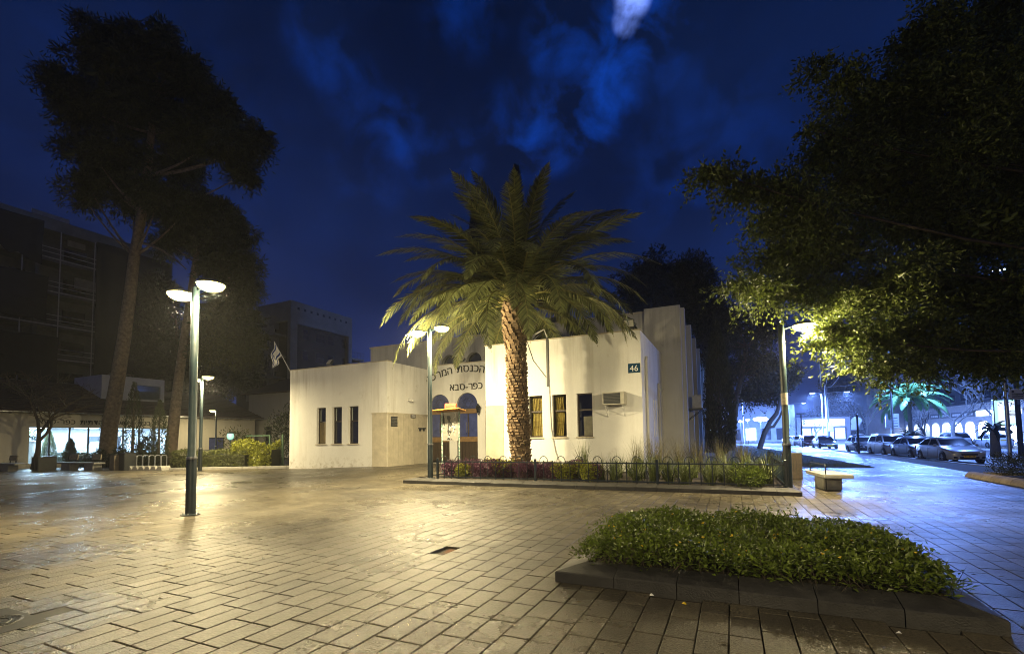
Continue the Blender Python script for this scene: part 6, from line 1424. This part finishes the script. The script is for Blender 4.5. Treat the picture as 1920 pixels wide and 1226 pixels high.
# utility poles and wires
up_ = at(1552, 834, 76)
t = thing('utility_pole', 'grey utility pole with a transformer box beside the twin street light', 'utility pole', (up_[0], up_[1], 0)); Hu = height(up_[0], up_[1], 722)
MB().lathe([(.17,0),(.11,Hu)], (up_[0],up_[1],0), 10).build('pole', M_steel, t); MB().box(up_[0]-.9, up_[0]+.9, up_[1]-.06, up_[1]+.06, Hu-.6, Hu-.5).build('cross_arm', M_dark, t); MB().cbox((up_[0]+.5, up_[1], 2.6), (.7,.6,1.4), bev=.03).build('transformer_box', M_steel, t)
up2 = at(1556, 834, 78); t = thing('utility_pole', 'second utility pole close behind the transformer pole', 'utility pole', (up2[0], up2[1], 0)); MB().lathe([(.14,0),(.10,height(up2[0],up2[1],728))], (up2[0],up2[1],0), 10).build('pole', M_dark, t); MB().box(up2[0]-.7, up2[0]+.7, up2[1]-.05, up2[1]+.05, 8.2, 8.3).build('cross_arm', M_dark, t)
def wire(a, b, sag, label, r=.025):
    a, b = np.array(a), np.array(b); pts = [tuple(a+(b-a)*u - np.array([0,0,1])*sag*4*u*(1-u)) for u in np.linspace(0,1,17)]
    o = MB().tube(pts, r, 5).build('overhead_wire', M_dark, origin=pts[8]); tag(o, label, 'wire', 'overhead wires')
top_u = np.array([up_[0], up_[1], Hu-.3])
wire(top_u, at(1760, 690, 62), .5, 'overhead wire running from the transformer pole to the arcade roof', .05)
wire(top_u, at(1560, 640, 30), .6, 'overhead wire strung high from the transformer pole over the parked cars'); wire(top_u + np.array([.5,0,0]), at(1600, 650, 30), .7, 'second overhead wire strung high from the transformer pole'); wire(top_u - np.array([.5,0,0]), at(1535, 650, 30), .5, 'third overhead wire strung high from the transformer pole')

# signs
def post_sign(px_, s, t_, H, label, plates, r=.045, m=M_dark):
    x, y, _ = road(s, t_); t = thing('sign_post', label, 'sign', (x, y, 0), RANG); MB().lathe([(r,0),(r,H),(r*.5,H+.02)], (0,0,0), 12).build('post', m, t, local=True)
    for (kind, zc, w_, h_, mm) in plates:
        if kind == 'disc': MB().lathe([(w_,.03),(w_,.05)], (0,0,zc), 24, 'y').build('disc', mm, t, local=True)
        else: MB().cbox((0,.06,zc), (w_,.03,h_), bev=.004).build('plate', mm, t, local=True)
    return t
M_back = mat('sign_back', (.55,.56,.57), .4, .1, 5, metal=.3)
s1 = s_for_px(1611, -.75); post_sign(1611, s1, -.75, 3.05, 'dark post on the pavement edge in front of the black hatchback', [], r=.07)
ps = at(1608, 830, 47); t = thing('road_sign', 'grey-backed round road sign over a square plate between parked cars', 'sign', (ps[0], ps[1], ZR)); ds = .053*.47*2
MB().tube([(ps[0],ps[1],ZR),(ps[0],ps[1],height(ps[0],ps[1],781))], .035, 8).build('post', M_steel, t); zc = height(ps[0],ps[1],790); MB().lathe([(.47,-.05),(.47,-.03)], (ps[0],ps[1],zc), 26, 'y').build('disc', M_back, t); zc = height(ps[0],ps[1],801); MB().box(ps[0]-.48, ps[0]+.48, ps[1]-.065, ps[1]-.045, zc-.25, zc+.33).build('plate', M_back, t)
sl = s_for_px(1505, -.75); post_sign(1505, sl, -.75, 4.0, 'slim dark post far down the pavement with a small flag-like head', [('plate', 3.95, .9, .14, M_dark)], r=.07)
# bus-stop style timetable box below the feathery palm
bx = at(1674, 830, 52); t = thing('timetable_sign', 'boxy timetable sign on a white pole left of the green palm', 'sign', (bx[0], bx[1], 0)); z0, z1 = height(bx[0],bx[1],802), height(bx[0],bx[1],776); MB().tube([(bx[0],bx[1]+.2,0),(bx[0],bx[1]+.2,z1+.3)], .10, 10).build('pole', M_white, t); MB().box(bx[0]-.55, bx[0]-.1, bx[1]-.15, bx[1]+.05, z0, z1).build('box', M_steel, t); MB().box(bx[0]-.08, bx[0]+.62, bx[1]-.2, bx[1]+.0, z0, z1+.02).build('panel', mat('panel_pale', (.45,.46,.48), .5, .2, 6), t)
for k in range(4): MB().box(bx[0]+.02, bx[0]+.5, bx[1]-.208, bx[1]-.203, z0+.15+k*.3, z0+.22+k*.3).build('print_line', M_dark, t)
# near pole with the parking notice and the lit advertising box behind
dn = 27.0; pn = at(1893, 840, dn); t = thing('notice_pole', 'steel pole with guy wires carrying a small framed notice', 'pole', (pn[0], pn[1], 0)); Hn = height(pn[0], pn[1], 600); MB().lathe([(.10,0),(.085,Hn)], (pn[0],pn[1],0), 12).build('pole', M_steel, t, smooth=40)
zc = height(pn[0], pn[1], 740); nl = thing('notice_plate', 'small framed notice with lines of dark lettering on the guyed pole', 'sign', (pn[0]+.4, pn[1]-.12, zc-.3)); MB().cbox((pn[0]+.42, pn[1]-.14, zc), (.66,.03,.58), (0,R(6),0), .008).build('plate', M_white, nl); MB().cbox((pn[0]+.42, pn[1]-.158, zc), (.58,.008,.50), (0,R(6),0)).build('face', mat('notice_face', (.55,.54,.52), .6), nl)
for k in range(3): MB().cbox((pn[0]+.44, pn[1]-.165, zc+.02-k*.11), (.48,.006,.055), (0,R(6),0)).build('lettering', M_ptext, nl)
MB().lathe([(.06,0),(.06,.006)], (pn[0]+.25, pn[1]-.168, zc+.16), 14, 'y').build('symbol', M_ptext, nl)
for (px_, py_) in ((1918, 770), (1920, 815), (1918, 840)):
    e = at(px_, py_, dn); MB().tube([(pn[0],pn[1],e[2]+.6),(e[0]+.6,e[1]+.3,e[2]-.2)], .015, 5).build('guy_wire', M_dark, t)
p2 = at(1914, 840, 29); t = thing('dark_pole', 'dark slanting utility pole at the edge of the street bed', 'pole', (p2[0], p2[1], 0)); MB().lathe([(.14,0),(.11,height(p2[0],p2[1],600))], (p2[0],p2[1],0), 12).build('pole', M_dark, t); MB().box(p2[0]-.06,p2[0]+.06,p2[1]-.17,p2[1]-.145,3.2,4.2).build('plate', M_steel, t)
da = 33.0; pa = at(1893, 840, da); z0, z1 = height(pa[0],pa[1],796), height(pa[0],pa[1],750); hw = 17/F_PX*da
t = thing('advertising_box', 'glowing white and green advertising light box by the kerb', 'sign', (pa[0], pa[1], 0)); MB().lathe([(.09,0),(.09,z0)], (pa[0],pa[1]+.15,0), 10).build('post', M_dark, t); MB().cbox((pa[0], pa[1]+.15, (z0+z1)/2), (2*hw+.12,.28,z1-z0+.12), bev=.02).build('case', M_steel, t); MB().cbox((pa[0], pa[1]-.0, (z0+z1)/2), (2*hw,.03,z1-z0)).build('screen', mat('ad_screen', (.8,.9,.8), .4, 0, 1, emit=(.40,.80,.48), es=1.0), t); MB().cbox((pa[0]+.05, pa[1]-.018, (z0+z1)/2), (2*hw-.22,.01,z1-z0-.2)).build('poster', mat('ad_poster', (.9,.9,.9), .4, 0, 1, emit=(.80,.92,1.0), es=.9), t)
rg = [(pa[0]+.28+.21*math.cos(a), pa[1]-.03, (z0+z1)/2-.05+.17*math.sin(a)) for a in np.linspace(0,6.2832,22)]; MB().tube(rg, .02, 5, cap=False).tube([(pa[0]+.05,pa[1]-.03,(z0+z1)/2-.02),(pa[0]+.50,pa[1]-.03,(z0+z1)/2-.02)], .018, 5).tube([(pa[0]+.08,pa[1]-.03,(z0+z1)/2-.12),(pa[0]+.46,pa[1]-.03,(z0+z1)/2-.12)], .018, 5).build('emblem', mat('ad_emblem', (.08,.10,.14), .5), t)

# ------------------------------------------------------------------ arcade of shops across the street
TA = 33.5
M_arc = mat('arcade_stone', (.42,.41,.40), .85, .12, 1.2, .1, 8); M_shop = mat('shop_white', (.75,.75,.75), .8, .05, 2)
sA = [s_for_px(p_, TA) for p_ in (1925, 1863, 1838, 1817, 1796, 1771, 1752, 1731, 1712, 1697)]
s_near, s_far = s_for_px(1960, TA), s_for_px(1684, TA)
arc = thing('arcade_building', 'long pale shopping arcade with round arches lit from within', 'building', road((s_near+s_far)/2, TA+4), RANG)
org = np.array(arc.location)
def RP(u, d, z): return road(u, d, z)
inv = Matrix.Rotation(-RANG, 3, 'Z')
def rb(mb, name, m, par=arc):
    mb.v = [tuple(inv @ (Vector(q) - arc.location)) for q in mb.v]; return mb.build(name, m, par, local=True)
zsp, zcr, ztopA = 2.3, 3.4, 6.0
ctr = np.linspace(s_far + 2.0, s_near - 2.0, 14); pit = ctr[1]-ctr[0] if len(ctr) > 1 else 3; hwA = abs(pit)*.37
hz_ = [(c-hwA, c+hwA, 0.0, zcr) for c in ctr]
mb = wall_grid(MB(), s_near, s_far, -.05, ztopA, TA, TA+.5, hz_, RP) if s_near < s_far else wall_grid(MB(), s_far, s_near, -.05, ztopA, TA, TA+.5, hz_, RP)
for c in ctr:
    ts = np.linspace(math.pi, 0, 13)
    for i in range(12):
        a0 = (c+hwA*math.cos(ts[i]), zsp+(zcr-zsp)*math.sin(ts[i])); a1 = (c+hwA*math.cos(ts[i+1]), zsp+(zcr-zsp)*math.sin(ts[i+1]))
        mb.quad(RP(a0[0],TA,a0[1]), RP(a1[0],TA,a1[1]), RP(a1[0],TA,zcr), RP(a0[0],TA,zcr)); mb.quad(RP(a0[0],TA,a0[1]), RP(a0[0],TA+.5,a0[1]), RP(a1[0],TA+.5,a1[1]), RP(a1[0],TA,a1[1]))
rb(mb, 'arcade_wall', M_arc)
def rbox(u0, u1, t0, t1, z0, z1):
    b = MB(); b.add([RP(u0,t0,z0),RP(u1,t0,z0),RP(u1,t1,z0),RP(u0,t1,z0),RP(u0,t0,z1),RP(u1,t0,z1),RP(u1,t1,z1),RP(u0,t1,z1)], [(3,2,1,0),(4,5,6,7),(0,1,5,4),(1,2,6,5),(2,3,7,6),(3,0,4,7)]); return b
lo_, hi_ = min(s_near, s_far), max(s_near, s_far)
rb(rbox(lo_, hi_, TA+3.4, TA+3.6, -.05, 4.0), 'shop_wall', M_shop); rb(rbox(lo_, hi_, TA+.51, TA+3.39, 3.75, 3.9), 'arcade_ceiling', M_shop); rb(rbox(lo_, hi_, TA+.51, TA+3.39, -.05, .02), 'arcade_floor', M_conc)
rb(rbox(lo_-.3, hi_+.3, TA-.25, TA+.6, ztopA+.002, ztopA+.3), 'cornice', M_arc)
M_sgn = mat('shop_sign_lit', (.9,.95,1), .5, 0, 1, emit=(.60,.78,1.0), es=3.2); M_sgd = mat('shop_sign_dark', (.10,.11,.13), .5)
for k, c in enumerate(ctr):
    lit = k >= 7
    sg = rb(rbox(c-abs(pit)*.42, c+abs(pit)*.42, TA-.12, TA-.002, 4.15, 5.05), 'shop_sign', M_sgn if k in (9,10,11) else M_sgd)
    if k not in (9,10,11):
        for q in range(4): x0 = c-abs(pit)*.34+q*abs(pit)*.17; rb(rbox(x0, x0+abs(pit)*.13, TA-.135, TA-.122, 4.4, 4.8), 'sign_word', M_white, sg)
    gl = rb(rbox(c-hwA*.95, c+hwA*.95, TA+3.34, TA+3.39, .3, 2.6), 'shop_window', M_bglass if k % 3 else M_shop)
    rb(rbox(c-.06, c+.06, TA+3.3, TA+3.338, .05, 2.6), 'mullion', M_dark, gl)
for k, c in enumerate(ctr):
    p_ = np.array(RP(c, TA+1.9, 3.6)) - org; p_ = inv @ Vector(p_)
    light('arcade_light', arc, p_, P_ARCH*(2.6 if k in (9,10,11,12) else (1.0 if k > 3 else .45)), (.45,.62,1.0), 1.0, shape='SQUARE')
    rb(rbox(c-.5, c+.5, TA+1.4, TA+2.4, 3.66, 3.745), 'ceiling_light', M_tube)
# upper storey set back, dim
M_up = mat('upper_render', (.20,.20,.21), .85, .15, .8)
rb(rbox(lo_+4, hi_+8, TA+5, TA+16, -.05, 13.5), 'upper_block', M_up)
for f in range(2):
    for k in range(12):
        u0 = lo_+6+k*(hi_-lo_)/12; w_ = rb(rbox(u0, u0+1.8, TA+4.95, TA+4.998, 7.6+f*3, 9.0+f*3), 'window', M_dglass); rb(rbox(u0-.1, u0+1.9, TA+4.85, TA+4.947, 7.45+f*3, 7.59+f*3), 'sill', M_arc, w_)
# block with a big dim arch farther down the street
ob = thing('corner_building', 'dim stone building with a wide round arch beyond the arcade', 'building', road(hi_+20, TA+2), RANG)
s0_, s1_ = hi_+3, hi_+55; cA = s_for_px(1642, TA-1); rA_ = 4.2
arc_o = arc
def rb2(mb, name, m, par=ob): mb.v = [tuple(inv @ (Vector(q) - ob.location)) for q in mb.v]; return mb.build(name, m, par, local=True)
mb = wall_grid(MB(), s0_, s1_, -.05, 8.0, TA-1, TA-.4, [(cA-rA_, cA+rA_, 0, 4.6)], RP)
for i in range(14):
    t0_, t1_ = math.pi*(1-i/14), math.pi*(1-(i+1)/14); a0 = (cA+rA_*math.cos(t0_), 2.2+2.4*math.sin(t0_)); a1 = (cA+rA_*math.cos(t1_), 2.2+2.4*math.sin(t1_)); mb.quad(RP(a0[0],TA-1,a0[1]), RP(a1[0],TA-1,a1[1]), RP(a1[0],TA-1,4.6), RP(a0[0],TA-1,4.6))
rb2(mb, 'wall', M_up); rb2(rbox(cA-rA_, cA+rA_, TA+.2, TA+.3, 0, 4.6), 'shop_front', M_dglass); rb2(rbox(cA-rA_*.6, cA+rA_*.9, TA+.1, TA+.19, 2.4, 3.2), 'lit_panel', M_sgn); rb2(rbox(s0_, s1_, TA-.39, TA+12, 7.7, 8.0), 'roof', M_up); rb2(rbox(s0_+8, s1_, TA+1, TA+12, 8.002, 15), 'upper_block', M_up)
for k in range(8): rb2(rbox(s0_+10+k*5, s0_+12.5+k*5, TA+.93, TA+.998, 10.5, 12.2), 'window', M_dglass)
# bright kiosk and garden lights at the end of the street
kq = at(1535, 832, 105)
kk = thing('lit_kiosk', 'blazing white shop front far down the street', 'building', (kq[0], kq[1], 0)); MB().box(kq[0]-4, kq[0]+6, kq[1], kq[1]+5, -.05, 5.2).build('body', M_up, kk); MB().box(kq[0]-3.2, kq[0]+5, kq[1]-.12, kq[1]-.01, 3.2, 4.7).build('lit_sign', mat('kiosk_lit', (1,1,1), .5, 0, 1, emit=(.75,.85,1.0), es=3.0), kk); MB().box(kq[0]-3.4, kq[0]+5.2, kq[1]-.1, kq[1]-.012, .3, 2.7).build('shop_front', mat('kiosk_glow', (.8,.85,1), .5, .3, 1.5, emit=(.45,.6,1.0), es=1.1), kk)
for k in range(5): MB().box(kq[0]-3.4+k*2.1, kq[0]-3.2+k*2.1, kq[1]-.2, kq[1]-.11, .0, 2.9).build('pillar', M_dark, kk)
gb = at(1390, 832, 100); gbl = thing('garden_shop', 'long low building glowing blue behind the garden trees', 'building', (gb[0], gb[1], 0)); MB().box(gb[0]-14, gb[0]+10, gb[1], gb[1]+6, -.05, 7.5).build('wall', mat('pale_shop', (.45,.46,.48), .8, .15, 1), gbl)
for k in range(8): w_ = MB().box(gb[0]-13+k*2.8, gb[0]-11.2+k*2.8, gb[1]-.08, gb[1]-.01, .4, 2.8).build('window', M_tube if k in (1,2,5) else M_dglass, gbl)
M_fl = mat('flood_bulb', (1,1,1), .4, 0, 1, emit=(.55,.72,1.0), es=25.0)
for k, (px_, py_, r_, d_) in enumerate(((1426,786,.75,78),(1402,787,.32,80),(1388,790,.32,82),(1376,793,.26,84),(1323,806,.25,84),(1308,807,.2,84))):
    c = at(px_, py_, d_); t = thing('globe_light', 'glaring cold floodlight on a post behind the leaning tree' if k == 0 else 'small cold globe light in the row among the garden trees', 'lamp', (c[0], c[1], 0), 0, None if k == 0 else 'garden globe lights')
    MB().tube([(c[0],c[1],0),(c[0],c[1],c[2]-r_*.4)], .05, 8).build('post', M_dark, t); MB().lathe([(.05,-r_*.5),(r_*.8,-r_*.3),(r_,0),(r_*.8,r_*.35),(.05,r_*.5)], tuple(c), 14, 'z', 1.5 if k == 0 else 1, 1).build('globe', M_fl, t, smooth=60)
    if k in (0, 2): 
        l_ = bpy.data.lights.new('globe_glow', 'POINT'); l_.energy = P_BLUE*(.9 if k == 0 else .3); l_.color = COOL; l_.shadow_soft_size = .3; o = bpy.data.objects.new('globe_glow', l_); COL.objects.link(o); o.parent = t; o.location = (0, -.9, c[2])
# string of far bare and leafy street trees
M_pbk = mat('pale_bark', (.20,.19,.17), .9, .2, 6)
for k, (px_, d_, H_, sd, lb) in enumerate(((1627,56,7.0,11,'pruned bare tree with pale twigs left of the green palm'),(1735,50,5.0,12,'small bare street tree before the arcade right of the palm trunk'),(1792,48,8.5,13,'tall bare street tree before the lit arches'),(1870,46,9.0,14,'large bare tree before the advertising box'),(1500,88,6.0,15,'small bare tree far down the street'),(1531,84,5.0,16,'crooked bare tree before the blazing shop front'))):
    b = at(px_, 834, d_); bare_tree((b[0], b[1], 0), H_, .85, sd, lb, 4, .15, M_pbk)
for k, (px_, py_, rx, ry, d_, lb) in enumerate(((1585,712,45,26,120,'round dark tree on the skyline above the far roofs'),(1570,770,40,36,118,'dim bushy tree behind the utility poles'),(1600,790,35,34,115,'dark tree behind the pruned bare tree'),(1530,790,35,32,122,'hazy tree at the far end of the street'))):
    b = at(px_, 834, d_); bl = pb([(px_,py_,rx*.7,ry*.7,0),(px_-rx*.6,py_+ry*.3,rx*.5,ry*.6,1),(px_+rx*.6,py_+ry*.25,rx*.5,ry*.6,-1),(px_,py_+ry*.6,rx*.8,ry*.5,0)], d_); tp = [(b[0],b[1],-.1), tuple((np.array([b[0],b[1],0])+np.array(at(px_,py_,d_)))/2), tuple(at(px_,py_,d_))]
    tree('street_tree', lb, 'tree', (b[0], b[1], 0), tp, .3, .12, bl, 4500, .6, .26, M_dtree, M_tbark)
# green feathery palm and little dark palms
def small_palm(px_, base_y, top_y, depth, L, nfr, m, label, r=.16, lo=-.4):
    b = at(px_, base_y, depth); x, y = b[0], b[1]; H = height(x, y, top_y); t = thing('palm_tree', label, 'palm', (x, y, 0)); MB().tube([(x,y,-.05),(x,y,H*.5),(x,y,H)], [r*1.2, r, r*.8], 10).build('trunk', M_pbk, t, smooth=60)
    ms = []
    for k in range(3): me = frond_mesh(L, (1.9,1.6,2.2)[k], 70+k, 54); me.materials.clear(); me.materials.append(m); me.materials.append(m); ms.append(me)
    for i in range(nfr):
        u = i/(nfr-1); o = bpy.data.objects.new('frond', ms[i % 3]); COL.objects.link(o); o.parent = t; o.location = (0,0,H); o.rotation_euler = Euler((random.uniform(-.4,.4), -(R(78) - u*(R(78)-lo)), i*2.39996), 'XYZ'); o.scale = (1, 1.15, 1.15)
M_gfr = mat('green_frond', (.13,.30,.10), .5, .2, 4, trans=.3)
small_palm(1709, 832, 752, 45, 3.6, 36, M_gfr, 'feathery green palm with drooping fronds in the street median', .17, .15)
small_palm(1711, 834, 818, 44, 1.3, 18, M_dtree, 'dark cycad at the foot of the green palm', .14, 0.0); small_palm(1866, 836, 806, 30, 1.1, 16, M_dtree, 'small dark stubby palm before the white sedan', .24, .0)
# median strip with low planting
mq = [road(-10, 12.0, ZR+.12), road(-10, 13.0, ZR+.12), road(60, 13.0, ZR+.12), road(60, 12.0, ZR+.12)]
tag(MB().add(mq + [(q[0],q[1],ZR-.1) for q in mq], [(0,1,2,3),(0,4,5,1),(1,5,6,2),(2,6,7,3),(3,7,4,0)]).build('median_strip', M_skerb), kind='structure')
# far skyline blocks so the street closes
for k, (px_, ty, d_, w_, lb) in enumerate(((1640,735,110,22,'tall dim block rising behind the corner building'),(1760,680,90,26,'dim block rising behind the arcade'),(1880,690,80,22,'dim flat-roofed block behind the near end of the arcade'))):
    b = at(px_, 834, d_+16); H_ = height(b[0], b[1], ty); t = thing('far_block', lb, 'building', (b[0], b[1], 0), RANG)
    MB().box(-w_/2, w_/2, 0, 12, 0, H_).build('wall', M_up, t, local=True); MB().box(-w_/2-.2, w_/2+.2, -.2, 12.2, H_+.002, H_+.35).build('roof_slab', M_arc, t, local=True)
    nfl = int((H_-7)//3)
    for f in range(max(1, nfl)):
        for q in range(5): x0 = -w_/2+1.2+q*(w_-2)/5; MB().box(x0, x0+1.9, -.06, -.002, H_-2.4-f*3, H_-1.0-f*3).build('window', M_dglass, t, local=True)
# ------------------------------------------------------------------ damp night air
hz = MB().box(-152, 152, -62, 312, -1.35, 44).build('haze', bpy.data.materials.new('haze_air')); tag(hz, kind='stuff')
def build_haze():
    m = hz.data.materials[0]; m.use_nodes = True; N = m.node_tree.nodes; L = m.node_tree.links; N.clear()
    o = N.new('ShaderNodeOutputMaterial'); v = N.new('ShaderNodeVolumePrincipled'); v.inputs['Color'].default_value = (.9, .93, 1, 1); v.inputs['Density'].default_value = .0006; v.inputs['Anisotropy'].default_value = .35
    L.new(v.outputs[0], o.inputs['Volume'])
build_haze()
